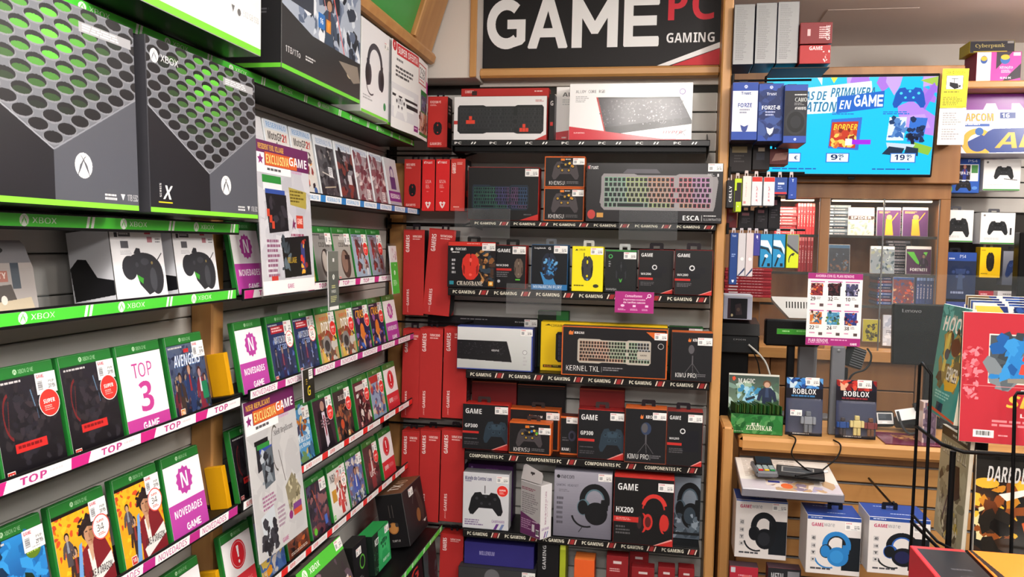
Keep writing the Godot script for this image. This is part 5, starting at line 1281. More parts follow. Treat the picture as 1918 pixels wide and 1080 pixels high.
func headset_shelf_boxes() -> void:
	carton("gamepad_box", "flat purple carton lying behind the white gamepad carton", "", -0.627, 0.6167, 0.179, 0.217, -3.12, 0.07, "f 4a2458|r 6 4 4 6 8a6aa0|n 40 6 30 4 1 7a4a8c", "3a1c48", "4a2458")
	carton("blue_box", "bright blue carton edge beside the hanging red cartons", "", -0.755, 0.6167, 0.056, 0.184, -3.13, 0.04, "f 2a7fc4|r 0 0 100 10 d8e4ec", "2a7fc4", "2a7fc4")
	carton("gamepad_box", "white carton picturing a black wired gamepad with a red sticker", "", -0.621, 0.6167, 0.177, 0.214, -3.01, 0.06, "f d6d7dc|t 4 6 58 7 3c3a66 b Mando de Control con|n 4 14 16 4 1 8a88a0|l 48 22 48 36 1.4 1f1f22|m pad 12 32 76 44 202024 1d1d20 3a3a40|n 4 84 44 12 3 8a7a9c|t 64 83 28 5 7a4a8c r GAMEWARE|p 6a3a8c 74 90 80 90 74 100 68 100|p 7a8ab8 86 90 92 90 86 100 80 100", "c8c9ce", "8a8c90", {"price": [0.76, 0.96, 0.046, "14'95"], "promo": [0.86, 0.7, 0.022, ""], "fin": "h"})
	# turned carton: its back and its narrow side both show
	var tc := carton("gamepad_box", "grey and purple carton turned sideways with a hang flap", "", -0.44417, 0.6167, 0.105, 0.2, -2.975, 0.058, "f b9b5b6|n 4 10 70 6 2 8a4a5c|n 6 20 84 40 10 8a8488|p 6a3462 0 58 100 72 100 100 0 100|n 4 70 60 20 5 b890b0|r 58 76 14 14 d8d0d4|m bar 78 84 16 12|n 60 70 36 4 1 d8c0d0", "e4e2e2", "c8c4c4", {"yaw": -36.0, "right": "f e6e4e5|v 36 12 16 62 8a4a6a r Mando de Control con Cable|v 58 30 7 30 b890a0 r para PC|t 10 80 70 5 7a4a8c r GAMEWARE|p 6a3a8c 44 88 54 88 40 99 30 99|p 7a8ab8 64 88 74 88 60 99 50 99"})
	var fl := Mb.new(self)
	fl.prism(Transform3D(Basis(Vector3.RIGHT, deg_to_rad(-14)), Vector3(0, 0.2045, 0.0275)), PackedVector2Array([Vector2(-0.0525, 0), Vector2(0.0525, 0), Vector2(0.0525, 0.03), Vector2(0.044, 0.042), Vector2(-0.044, 0.058), Vector2(-0.0525, 0.05)]), 0.0012, look_of("f c9c5c6|p 3a3638 40 40 60 40 60 52 54 52 52 60 48 60 46 52 40 52", 0.105, 0.058, 1100.0), Color(0.75, 0.74, 0.74))
	fl.put("hang_flap", tc)
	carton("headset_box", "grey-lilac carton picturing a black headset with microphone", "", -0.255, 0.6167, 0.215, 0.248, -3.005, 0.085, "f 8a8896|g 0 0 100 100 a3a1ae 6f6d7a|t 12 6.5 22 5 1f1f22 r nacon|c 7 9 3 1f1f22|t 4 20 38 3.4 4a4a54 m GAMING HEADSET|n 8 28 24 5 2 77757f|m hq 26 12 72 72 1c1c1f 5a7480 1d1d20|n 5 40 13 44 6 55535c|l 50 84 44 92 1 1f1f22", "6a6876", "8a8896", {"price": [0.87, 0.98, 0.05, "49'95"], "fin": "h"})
	carton("headset_box", "black carton picturing a red headset, red along its side", "", -0.033, 0.6167, 0.215, 0.250, -2.985, 0.09, "f 1c1b1c|r 0 0 100 2.5 c2322e|t 6 11 34 10 f4f4f4 b GAME|m hs 38 20 58 72 1f1c1e c8342f 3a2a2c|a 68 46 19 195 345 6 1.15 d23a34|e 58 66 8 12 c8342f|e 58 66 5 8 5a2424|e 86 66 7 12 c8342f|t 4 46 29 8 f4f4f4 b HX200|r 0 60 42 8 c2322e|n 4 62 32 4 2 f0a8a4|n 4 74 26 14 3 5a585a|p c2322e 70 100 100 90 100 100|p e89a94 68 100 98 89 100 91 72 100", "f a82c2a|s 4 30 0 0 100 100 3 8 8a2422 c2423c", "c2322e", {"price": [0.78, 0.92, 0.055, "24'95"], "edge": "a82c2a"})
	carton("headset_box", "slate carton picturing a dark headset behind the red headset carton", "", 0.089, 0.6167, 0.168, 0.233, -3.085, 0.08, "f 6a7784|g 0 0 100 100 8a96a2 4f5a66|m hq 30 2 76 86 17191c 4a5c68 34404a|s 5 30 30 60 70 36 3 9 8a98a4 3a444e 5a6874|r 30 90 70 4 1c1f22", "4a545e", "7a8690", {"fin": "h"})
	# bottom shelf
	carton("flat_box", "long indigo carton lying on the bottom shelf", "", -0.570, 0.4705, 0.270, 0.086, -3.03, 0.12, "f 35307a|t 22 38 22 18 a8a4d0 b MILLENIUM", "2a2664", "35307a", {"cat": "box"})
	carton("keyboard_box", "dark grey keyboard carton under the indigo one", "", -0.571, 0.3600, 0.297, 0.110, -3.0, 0.1, "f 3a3a3c|e 44 30 10 30 6a6a6e|p 1f1f21 0 40 60 30 100 60 100 100 0 100", "1f1f21", "3a3a3c", {"price": [0.9, 0.98, 0.05, "29'95"]})
	carton("upright_box", "tall black carton with white upright lettering on the bottom shelf", "", -0.380, 0.3600, 0.081, 0.229, -3.02, 0.1, "f 1b1a1c|v 24 8 16 40 c8c8ca b GAMING", BLK, BLK)
	carton("thin_box", "narrow lime carton standing on the bottom shelf", "", -0.325, 0.3600, 0.022, 0.218, -3.02, 0.1, "f a8b42c|r 0 0 100 8 c8d44c", "a8b42c", "a8b42c")
	carton("small_box", "orange carton under a clear hook on the bottom shelf", "", -0.242, 0.3600, 0.075, 0.176, -3.0, 0.08, "f e8622c", "c8522c", "f0803c")
	for q in [[-0.122, 0.3600, 0.080, 0.195, "small red carton with a hook slot, nearest of the red ones on the bottom shelf"], [-0.045, 0.3600, 0.071, 0.192, "small red carton standing behind on the bottom shelf"], [-0.028, 0.3600, 0.083, 0.160, "small red carton in the middle of the bottom shelf"], [0.057, 0.3600, 0.061, 0.168, "small red carton third along the bottom shelf"], [0.128, 0.3600, 0.057, 0.171, "small red carton last along the bottom shelf"]]:
		carton("small_box", q[4], "", q[0], q[1], q[2], q[3], -3.09 if q[4].contains("behind") else -3.02, 0.05, "f 8f2428|r 30 10 40 5 d8c8c8|n 14 24 50 8 2 d8a8a8", "7a2024", "8f2428")

func hanging_boxes() -> void:
	var mouse := "f c2322e|t 10 8 56 5 f4dcd8 b MX310FPS|n 10 15 40 4 2 eec8c4|m mouse 24 50 54 26 1d1b1e 3a2224 c2322e|t 12 91 60 5 f0d0cc b GAMERS"
	hanging("red mouse carton on the topmost shelf beside the white sheet", -0.845, 2.052, 0.077, 0.190, 0.07, mouse, "f 1d1b1e|r 20 50 60 10 b8302d|n 20 16 60 20 3 d8d4d2", {})
	hanging("red mouse carton first on the upper hook bar", -0.940, 1.821, 0.065, 0.186, 0.07, mouse, "1d1b1e", {})
	var trust := "f dc2a2c|t 20 3 60 5 f6e0de b Trust|r 12 4 8 4 f6e0de|t 26 40 48 6 f6e8e6 r IZZA|n 28 49 44 8 3 f0b0ac|n 36 62 28 2 1 f0b0ac|p f6e8e6 26 84 40 82 50 85 60 82 74 84 62 92 50 96 38 92|p dc2a2c 40 86 60 86 50 92"
	hanging("bright red carton with a shield mark, nearer of two on the upper hook bar", -0.877, 1.812, 0.050, 0.195, 0.07, trust, "1d1b1e", {})
	hanging("bright red carton with a shield mark, farther of two on the upper hook bar", -0.821, 1.813, 0.054, 0.195, 0.07, trust, "1d1b1e", {})
	hanging("plain red carton with upright lettering last on the upper hook bar", -0.762, 1.814, 0.056, 0.196, 0.10, "f c83a33|v 8 8 26 20 f6ece8 b GAMERS|n 44 6 40 6 2 f0c8c0|n 20 92 50 3 1 f0c8c0", "f 1d1b1e|r 40 10 30 10 e0e0e0|r 20 60 60 12 b8302d|p c2322e 60 100 100 90 100 100", {})
	hanging("tall red mat carton partly behind the beech upright, second tier", -0.930, 1.413, 0.083, 0.327, 0.06, RED_MAT, BLK, {})
	hanging("tall red mat carton hanging askew beside the red mouse carton", -0.840, 1.416, 0.105, 0.329, 0.07, RED_MAT, "f 1d1b1e|r 20 24 60 8 d8d8d8|p c2322e 50 100 100 94 100 100", {"roll": -4.0})
	var rows := [[-0.936, 1.013, 0.071, 0.346, "tall red mat carton nearest the game shelves, third tier"], [-0.858, 1.017, 0.091, 0.349, "tall red mat carton in the middle of the third tier"], [-0.761, 1.023, 0.094, 0.349, "tall red mat carton beside the white keyboard carton"],
		[-0.934, 0.609, 0.071, 0.355, "tall red mat carton behind the headset carton, fourth tier"], [-0.856, 0.612, 0.081, 0.360, "tall red mat carton in the middle of the fourth tier"], [-0.765, 0.619, 0.093, 0.360, "tall red mat carton beside the white wired gamepad carton"],
		[-0.762, 0.318, 0.093, 0.253, "red mat carton cut by the lower picture edge"]]
	for q in rows:
		hanging(q[4], q[0], q[1], q[2], q[3], 0.07, RED_MAT, "f 1d1b1e|r 20 32 60 5 d8d8d8|n 20 70 60 12 3 4a484c|p c2322e 50 100 100 96 100 100", {"roll": -0.6})
	for q in [[2.021, "upper black hook bar holding five red cartons"], [1.75984, "second black hook bar holding two tall red cartons"], [1.37835, "third black hook bar holding three tall red cartons"], [0.979428, "fourth black hook bar holding three tall red cartons"], [0.581638, "lowest black hook bar over the last red carton"]]:
		hook_bar(q[1], q[0] + 0.004, -3.092, -1.05, -0.70)

# ---------------------------------------------------------------- the till counter, the cabinet behind it and what hangs round it
const ORDINAL := ["first", "second", "third", "fourth", "fifth", "sixth", "seventh", "eighth", "ninth", "tenth", "eleventh", "twelfth", "thirteenth", "fourteenth", "fifteenth", "sixteenth", "seventeenth", "eighteenth", "nineteenth", "twentieth", "twenty-first", "twenty-second"]

func hung(called: String, label: String, cx: float, yb: float, w: float, h: float, zf: float, d: float, front: String, side, top, opt := {}) -> void:
	var o := opt.duplicate()
	if not o.has("tab"):
		o.tab = [0.5, minf(0.035, w * 0.6), 0.02, "4a4a50"]
	carton(called, label, o.get("grp", ""), cx, yb, w, h, zf, d, front, side, top, o)

func lying_stack(label: String, group: String, cx: float, y: float, zf: float, n: int, w: float, d: float, cols: Array, th := 0.0145, first := 0) -> void:
	for i in n:
		var c: String = cols[(i + first) % cols.size()]
		carton("game_case", "%s, %s from its top" % [label, ORDINAL[n - 1 - i]], group, cx + 0.002 * sin(i * 2.3), y + i * th, w, th - 0.001, zf - 0.002 * (i % 3), d, "f %s|r 8 20 20 50 e8e4e4|n 34 30 56 40 1 e8d8d8" % c, c, c, {"cat": "game case", "fin": "h", "ch": 0.001}, 1000.0)

func upright_row(label: String, group: String, x0: float, y: float, zf: float, n: int, th: float, h: float, d: float, col: String, band: String) -> void:
	for i in n:
		carton("game_case", "%s, %s in its row" % [label, ORDINAL[i]], group, x0 + th * (i + 0.5), y, th - 0.001, h, zf - 0.003 * ((i * 7) % 3), d, "f %s|r 0 0 100 10 %s|v 30 24 40 50 e8d8d8 b GAME %d" % [col, band, i], col, col, {"cat": "game case", "fin": "h", "ch": 0.001}, 1000.0)

func cable(label: String, pts: Array, r: float, col: Color) -> void:
	var c := Curve3D.new()
	for i in pts.size():
		var t: Vector3 = (pts[mini(i + 1, pts.size() - 1)] - pts[maxi(i - 1, 0)]) * 0.2
		c.add_point(pts[i], -t, t)
	var line := []
	for p in c.tessellate(3, 6.0):
		line.append(p)
	var mb := Mb.new(self)
	mb.tube(line, r, col, "c", 6)
	tag(mb.put(numbered("cable"), self), label, "cable")

func build_counter() -> void:
	var zc := -3.15
	# counter: worktop with a rounded nosing, slatted front, end board
	var ct := thing("till_counter", "long beech till counter with a rounded front edge", "counter", Vector3(1.25, 0, -3.4))
	var tp := Mb.new(self)
	tp.box(Transform3D(Basis(), Vector3(0.05, 0.945, 0.0)), Vector3(1.98, 0.052, 0.5), {"side": "beech_rail"}, "c", 0.018)
	tp.put("worktop", ct)
	var fr := Mb.new(self)
	plainbox(fr, Vector3(0.05, 0.47, 0.14), Vector3(1.96, 0.94, 0.04), "cabinet_wood", 0.002)
	fr.put("front_board", ct)
	var sy := 0.905
	for i in 11:
		var sl := Mb.new(self)
		sl.box(Transform3D(Basis(), Vector3(0.05, sy - 0.068, 0.168)), Vector3(1.96, 0.066, 0.016), {"side": "beech_rail"}, "c", 0.002)
		sl.put("slat", ct)
		var gr := Mb.new(self)
		gr.box(Transform3D(Basis(), Vector3(0.05, sy - 0.002, 0.17)), Vector3(1.96, 0.004, 0.016), {"side": "steel"}, "c", 0.0005)
		gr.put("metal_groove", ct)
		sy -= 0.075
	var eb := thing("end_board", "beech end board closing the till counter beside the tall upright", "board", Vector3(0.262, 0, -3.19))
	var e1 := Mb.new(self)
	e1.box(Transform3D(Basis(), Vector3.ZERO), Vector3(0.038, 1.045, 0.22), {"side": "beech"}, "c", 0.006)
	e1.put("board", eb)
	build_cabinet()
	build_counter_things()
	build_counter_front()
	build_hook_column()
	build_far_shelving()

func build_cabinet() -> void:
	var z := -4.05
	var xl := 0.24
	var x1a := 0.465484
	var x1b := 0.722125
	var x2a := 0.764711
	var x2b := 1.24048
	var xr := 1.28332
	var yt := 1.93736
	var yb := 1.23688
	var ytop := 2.00551
	var cab := thing("display_cabinet", "beech display cabinet with lit glass windows behind the till", "cabinet", Vector3((xl + xr) / 2, 0, -4.3))
	var put_box := func(called: String, lo: Vector3, hi: Vector3, look) -> MeshInstance3D:
		var mb := Mb.new(self)
		plainbox(mb, (lo + hi) / 2 - cab.position, hi - lo, look, 0.002)
		return mb.put(called, cab)
	put_box.call("back_panel", Vector3(xl, 0, -4.56), Vector3(xr, ytop, -4.54), "cabinet_wood")
	put_box.call("side_panel", Vector3(xr - 0.02, 0, -4.54), Vector3(xr, ytop, z - 0.03), "cabinet_wood")
	put_box.call("side_panel", Vector3(xl, 0, -4.54), Vector3(xl + 0.02, ytop, z - 0.03), "cabinet_wood")
	put_box.call("top_panel", Vector3(xl + 0.02, yt + 0.01, -4.54), Vector3(xr - 0.02, yt + 0.03, z - 0.03), "cabinet_wood")
	put_box.call("top_rail", Vector3(xl, yt, z - 0.03), Vector3(xr, ytop, z), "cabinet_wood")
	put_box.call("stile", Vector3(xl, yb, z - 0.03), Vector3(x1a, yt, z), "cabinet_wood")
	put_box.call("stile", Vector3(x1b, yb, z - 0.03), Vector3(x2a, yt, z), "cabinet_wood")
	put_box.call("stile", Vector3(x2b, yb, z - 0.03), Vector3(xr, yt, z), "cabinet_wood")
	put_box.call("sill", Vector3(xl, yb - 0.05, -4.54), Vector3(xr, yb, z + 0.03), "beech_rail")
	var xj := 1.16779
	var xk := 0.524945
	var yj := 1.05175
	var low := yb - 0.053
	put_box.call("drawer_front", Vector3(xl, 0.1, z - 0.03), Vector3(xk - 0.002, low, z), "cabinet_wood")
	put_box.call("drawer_front", Vector3(xk + 0.002, yj + 0.003, z - 0.03), Vector3(xj - 0.002, low, z), "cabinet_wood")
	put_box.call("drawer_front", Vector3(xk + 0.002, 0.1, z - 0.03), Vector3(xj - 0.002, yj - 0.003, z), "cabinet_wood")
	put_box.call("drawer_front", Vector3(xj + 0.002, 0.1, z - 0.03), Vector3(xr, low, z), "cabinet_wood")
	var ys := [1.76801, 1.59056, 1.44251]
	for y in ys:
		for q in [[xl + 0.03, x1b + 0.02], [x2a - 0.02, xr - 0.03]]:
			var board: MeshInstance3D = put_box.call("shelf_board", Vector3(q[0], y - 0.01, -4.53), Vector3(q[1], y, -4.094), "clear_sheet")
			var ed := Mb.new(self)
			plainbox(ed, Vector3((q[0] + q[1]) / 2, y - 0.005, -4.092) - cab.position, Vector3(q[1] - q[0], 0.012, 0.004), "groove_dark", 0.0005)
			ed.put("shelf_edge", board)
	for q in [[x1a, x1b], [x2a, (x2a + x2b) / 2], [(x2a + x2b) / 2, x2b]]:
		var d: MeshInstance3D = put_box.call("glass_door", Vector3(q[0] + 0.004, yb + 0.004, z - 0.012), Vector3(q[1] - 0.002, yt - 0.004, z - 0.007), "clear_sheet")
		for e in [[q[0], q[0] + 0.003], [q[1] - 0.003, q[1]]]:
			var mb := Mb.new(self)
			plainbox(mb, Vector3((e[0] + e[1]) / 2, (yb + yt) / 2, z - 0.009) - cab.position, Vector3(0.003, yt - yb, 0.008), "steel", 0.001)
			mb.put("door_edge", d)
	for q in [[x1a + 0.02, x1b - 0.02], [x2a + 0.02, x2b - 0.02]]:
		put_box.call("light_strip", Vector3(q[0], yt - 0.012, z - 0.075), Vector3(q[1], yt - 0.004, z - 0.05), "strip_light")
		var l := AreaLight3D.new()
		l.name = "strip_light"
		l.area_size = Vector2(q[1] - q[0], 0.022)
		l.light_color = Color(1.0, 0.9, 0.76)
		l.light_energy = 0.15
		l.set("area_range", 4.0)
		l.shadow_enabled = true
		l.position = Vector3((q[0] + q[1]) / 2, yt - 0.016, z - 0.0625) - cab.position
		l.rotation = Vector3(-PI / 2, 0, 0)
		cab.add_child(l)
	# wall panel over the cabinet that carries the television
	var wp := thing("backboard", "broad beech panel behind the wall television", "backboard", Vector3(0.79, ytop, -4.15))
	var wb := Mb.new(self)
	wb.box(Transform3D(), Vector3(1.03, 0.525829, 0.26), {"side": "cabinet_wood"}, "c", 0.004)
	wb.put("panel", wp)
	var tx := 0.80021
	var tw := 0.729903
	var ty := 2.02843
	var th := 0.446117
	var tv := thing("television", "flat wall television showing a cyan spring sale advert", "television", Vector3(tx, ty, -3.95), Vector3(deg_to_rad(7.0), 0, 0))
	var fb := Mb.new(self)
	fb.box(Transform3D(Basis(), Vector3(0, 0, -0.012)), Vector3(tw, th, 0.035), {"side": "black_plastic"}, "c", 0.004)
	fb.put("body", tv)
	var ad := "f 1cc3f0|s 3 14 50 0 60 20 8 18 b07ae0 8a5ad8 3fd0f4 c9a6ee|p b98aec 78 30 86 24 100 40 100 60 88 56 80 46|p c8a0f0 80 40 94 38 98 52 84 54|p 8fc040 88 66 100 72 98 80 86 74|p a8c850 90 4 100 0 100 10|p a070e0 90 26 98 6 100 12 94 34|p e8fbff 20 11 62 4 63 17 44 19 44 36 20 38|t 18.3 14 18 9 2f7aa4 i DIAS DE|t 38.5 10.5 26 9.5 2f7aa4 i PRIMAVERA|t 4.5 25 38 10 2f7aa4 i PLAYSTATION|p 2468c8 42.5 20 70 14 70 31 42.5 37|t 44 23.5 7 9 ffffff i EN|m GAME 52.5 18 17 12 ffffff 2468c8|m pad 75 10 19 22 1f58b8 1f58b8 4ad8f4|n 40 35 14 4 2 2a7ad0|n 70 35 18 4 2 2a7ad0|@ 0 -9 100 100|p 3a74d0 40 52 58 50 57 84 39 82|p c8402c 40.5 55 56 54 55 82 39.5 80|t 41.5 57 14 6 f0d83c i BORDER|s 5 30 41 62 13 18 2 4 e8a03c f0d060 8a2f24 d8683c|r 49 72 4 7 f0f0f8|r 53 73 11 5 a82fe0|p dce8f4 74 50 84 50 83 74 73 74|s 6 20 75 52 9 20 2 4 3a6ab0 5a8ac8 24406a|p 3a74d0 86 50 96 51 94 76 85 75|s 7 20 86 53 8 22 2 4 141c34 22345a|p c8d8e8 73 76 90 78 88 84 74 82|p 24344a 75 80 84 82 82 90 71 88|p 24344a 85 80 92 82 92 90 84 88|r 38 87 14 10 3a74d0|r 38.6 87.8 12.8 8.4 eaf6fc|t 41 88.5 4 5.6 1a2c5a b 9|t 45.6 88.5 3 3 1a2c5a b 95|t 46 92 1.4 2.6 1a2c5a b €|r 76 87 15 10 3a74d0|r 76.6 87.8 13.8 8.4 eaf6fc|t 78.6 88.5 6 5.6 1a2c5a b 19|t 85.6 88.5 3 3 1a2c5a b 95|t 86 92 1.4 2.6 1a2c5a b €|r 15 87 8 10 3a74d0|r 15.6 87.8 6.8 8.4 eaf6fc|t 19 90 2 4 1a2c5a b €|@ 0 0 100 100|n 6 94 30 2.4 1 2a5ab0|n 66 94 30 2.4 1 2a5ab0|p f2f24a 38 0 42 0 40 6|p f8f8f8 30 0 33 0 33 8"
	var sc := Mb.new(self)
	sc.box(Transform3D(Basis(), Vector3(0, 0.012, 0.0055)), Vector3(tw - 0.016, th - 0.024, 0.001), {"front": art(tw, th, 1100.0, ad), "side": Color(0.02, 0.02, 0.02)}, "e", 0.0002)
	sc.put("screen", tv)
	var tl := AreaLight3D.new()
	tl.name = "screen_light"
	tl.area_size = Vector2(tw - 0.02, th - 0.03)
	tl.light_color = Color(0.25, 0.75, 0.95)
	tl.light_energy = 0.25
	tl.set("area_range", 8.0)
	tl.shadow_enabled = true
	tl.position = Vector3(0, th / 2, 0.009)
	tl.rotation = Vector3(0, PI, 0)
	tv.add_child(tl)
	var lg := Mb.new(self)
	lg.box(Transform3D(Basis(), Vector3(0.03, -0.012, 0)), Vector3(0.03, 0.012, 0.01), {"side": "black_plastic"}, "c", 0.002)
	lg.put("sensor", tv)
	for q in [[1.235, 2.330, 0.106, 0.166, "f f4ea3c|r 2 2 96 96 5a5430|r 3 3 94 94 f4ea3c|t 14 6 72 7 3a3620 b ZONA VIDEOVIGILADA|r 16 17 66 36 5a5430|r 18 18 62 34 fbfaf4|p 26262a 30 34 62 38 66 50 50 52 30 44|p 26262a 46 26 48 26 48 36 46 36|r 36 25 26 1.5 3a3a3e|p 3a3a3e 64 42 74 42 72 48 66 48|n 10 58 76 5 1 6a6030|n 8 72 80 24 5 7a6e34", "yellow camera notice beside the television"], [1.231, 2.169, 0.108, 0.157, "f eceae6|n 14 12 70 36 6 9a989a|n 14 56 70 32 5 a29ea0", "white typed notice under the yellow camera notice"]]:
		var o := thing("wall_notice", q[5], "notice", Vector3(q[0], q[1], -3.935), Vector3(deg_to_rad(5.0), 0, 0))
		sheet_part("sheet", o, q[4], -q[2] / 2, 0.0, q[2], q[3], 0.0, 2200.0)
		var ba := Mb.new(self)
		ba.box(Transform3D(Basis(), Vector3(0, 0.002, -0.04)), Vector3(q[2] * 0.5, q[3] - 0.004, 0.08), {"side": "white_plastic"}, "c", 0.001)
		ba.put("holder", o)
	# stock in the cabinet
	var zi := -4.16
	var win := [
		[0.929, 1.766, 0.117, 0.136, "f c8c4c4|r 0 0 100 9 e8e6e6|r 0 30 100 14 4a3a3c|t 10 32 80 9 e8e4e0 b SPIDER|s 4 30 0 46 100 50 3 9 e0d8a8 a8b0a0 d0c8c0 8a9a8c", "pale silver game case in the cabinet, nearest the window frame", 0.0],
		[1.052, 1.769, 0.106, 0.135, "f 5a3468|r 0 0 100 9 e8e6ea|p d8a82c 38 40 62 40 70 98 34 98|e 52 34 12 9 c8906a|l 60 50 88 18 3 c8a02c|n 8 14 50 8 2 d8b84c", "purple game case with a yellow figure, first of two in the cabinet", 0.0],
		[1.169, 1.771, 0.112, 0.135, "f 5a3468|r 0 0 100 9 e8e6ea|p d8a82c 38 40 62 40 70 98 34 98|e 52 34 12 9 c8906a|l 60 50 88 18 3 c8a02c|n 8 14 50 8 2 d8b84c", "purple game case with a yellow figure, nearer the cabinet side", 0.0],
		[0.837, 1.584, 0.097, 0.140, "f 30333c|r 0 0 100 12 3a5a7a|s 5 30 10 30 80 66 3 8 4a4038 6a4a3a 5a6470 2a2a30", "dark game case on the middle cabinet shelf", 0.0],
		[1.032, 1.590, 0.107, 0.131, "f 8a949c|r 0 0 100 10 dfe6ea|s 6 40 0 12 100 86 3 9 6a7a80 b0b8b8 4a5a64 9aa08c", "misty grey-blue game case on the middle cabinet shelf", 0.0],
		[1.192, 1.594, 0.110, 0.130, "f 4a2a48|r 0 0 100 10 e8e6ea|p 5ab83c 0 20 30 20 60 70 40 60|p 6ac84c 70 20 86 20 66 60|m fig 50 26 40 60 8a6a5a 2a2024 2a2230 4a3a50|t 16 78 70 11 f0f0f0 b FORTNITE", "purple and green game case on the middle cabinet shelf", 0.0],
		[1.132, 1.444, 0.094, 0.133, "f 7a3a3c|r 0 0 100 8 3a5a9c|s 7 70 0 8 100 90 3 8 c8502f 5a3a5a 3a4a7a d8a06a 8a2f2c", "busy red and blue game case on the lower cabinet shelf", 0.0],
		[0.997, 1.266, 0.079, 0.107, "f b0a82c|s 8 30 20 20 60 70 4 10 3a3a20 5a5424 2a2a1c", "mustard game case with a dark figure at the cabinet bottom", 0.0],
		[1.084, 1.249, 0.071, 0.147, "f c8ccd8|s 9 30 0 0 100 100 4 12 e8eaf2 a8b0c4 d8dce8|n 20 50 60 10 2 5a5a6a", "crinkled silver bag at the cabinet bottom", 0.0]]
	var k := 0
	for q in win:
		if k < 7:
			var top: float = q[1] + q[3]
			q[1] = ys[k / 3] + 0.0008
			q[3] = top - q[1]
		k += 1
		carton("game_case" if not q[5].contains("bag") else "silver_bag", q[5], "", q[0], q[1], q[2], q[3], zi, 0.016, q[4], "c8ccd4", "d8dce0", {"cat": "game case" if not q[5].contains("bag") else "bag", "fin": "h", "lean": 4.0})
	lying_stack("grey-blue game case in the upper cabinet stack", "stack of grey-blue cases in the cabinet", 0.827368, ys[0] + 0.0005, -4.17, 10, 0.105, 0.16, ["5a6470", "8a9aa8", "3a4048", "6a7a8c"])
	lying_stack("game case in the flat stack behind the purple cases", "flat stack behind the purple cases", 1.10954, ys[0] + 0.0005, -4.28, 10, 0.115, 0.16, ["c83a3a", "3a4a8c", "e0e0e4", "5a2a3c"])
	lying_stack("dark game case in the middle cabinet stack", "dark stack on the middle cabinet shelf", 1.11664, ys[1] + 0.0005, -4.23, 11, 0.11, 0.16, ["3a3a42", "8a8a92", "26262c"])
	upright_row("blue-spined game case upright on the lower cabinet shelf", "blue spines on the lower cabinet shelf", 1.18618, ys[2] + 0.0005, -4.16, 6, 0.0145, 0.135, 0.13, "3a4a80", "8aa4d8")
	lying_stack("blue game case in the lower cabinet stack", "blue stack on the lower cabinet shelf", 1.06193, ys[2] + 0.0005, -4.2, 9, 0.075, 0.16, ["3a5a9c", "8a3a4a", "2a3a6a"])
	upright_row("red-spined game case high in the narrow cabinet window", "red spines on the upper shelf of narrow window", 0.637142, ys[0] + 0.0005, -4.15, 6, 0.0135, 0.15, 0.1, "c8343c", "d8a0a4")
	lying_stack("red game case lying in the narrow cabinet window", "red cases lying in the narrow window", 0.583272, ys[0] + 0.0005, -4.15, 9, 0.10, 0.16, ["c83a42", "d85a60"])
	upright_row("red-spined game case lower in the narrow cabinet window", "red spines on the lower shelf of narrow window", 0.648101, ys[1] + 0.0005, -4.15, 5, 0.0135, 0.165, 0.1, "9c2a32", "c87a80")
	lying_stack("red game case in the long stack beyond the upright", "long red stack beyond the tall upright", 0.402407, 1.47057, -3.98, 10, 0.21, 0.06, ["a8303a", "8a2430", "b8404a"], 0.0135)
	var ss := thing("stock_shelf", "narrow beech shelf under the long red stack beyond the upright", "shelf", Vector3(0.402407, 1.47057 - 0.021, -4.01))
	var sm := Mb.new(self)
	sm.box(Transform3D(), Vector3(0.26, 0.02, 0.075), {"side": "cabinet_wood"}, "c", 0.002)
	sm.put("board", ss)

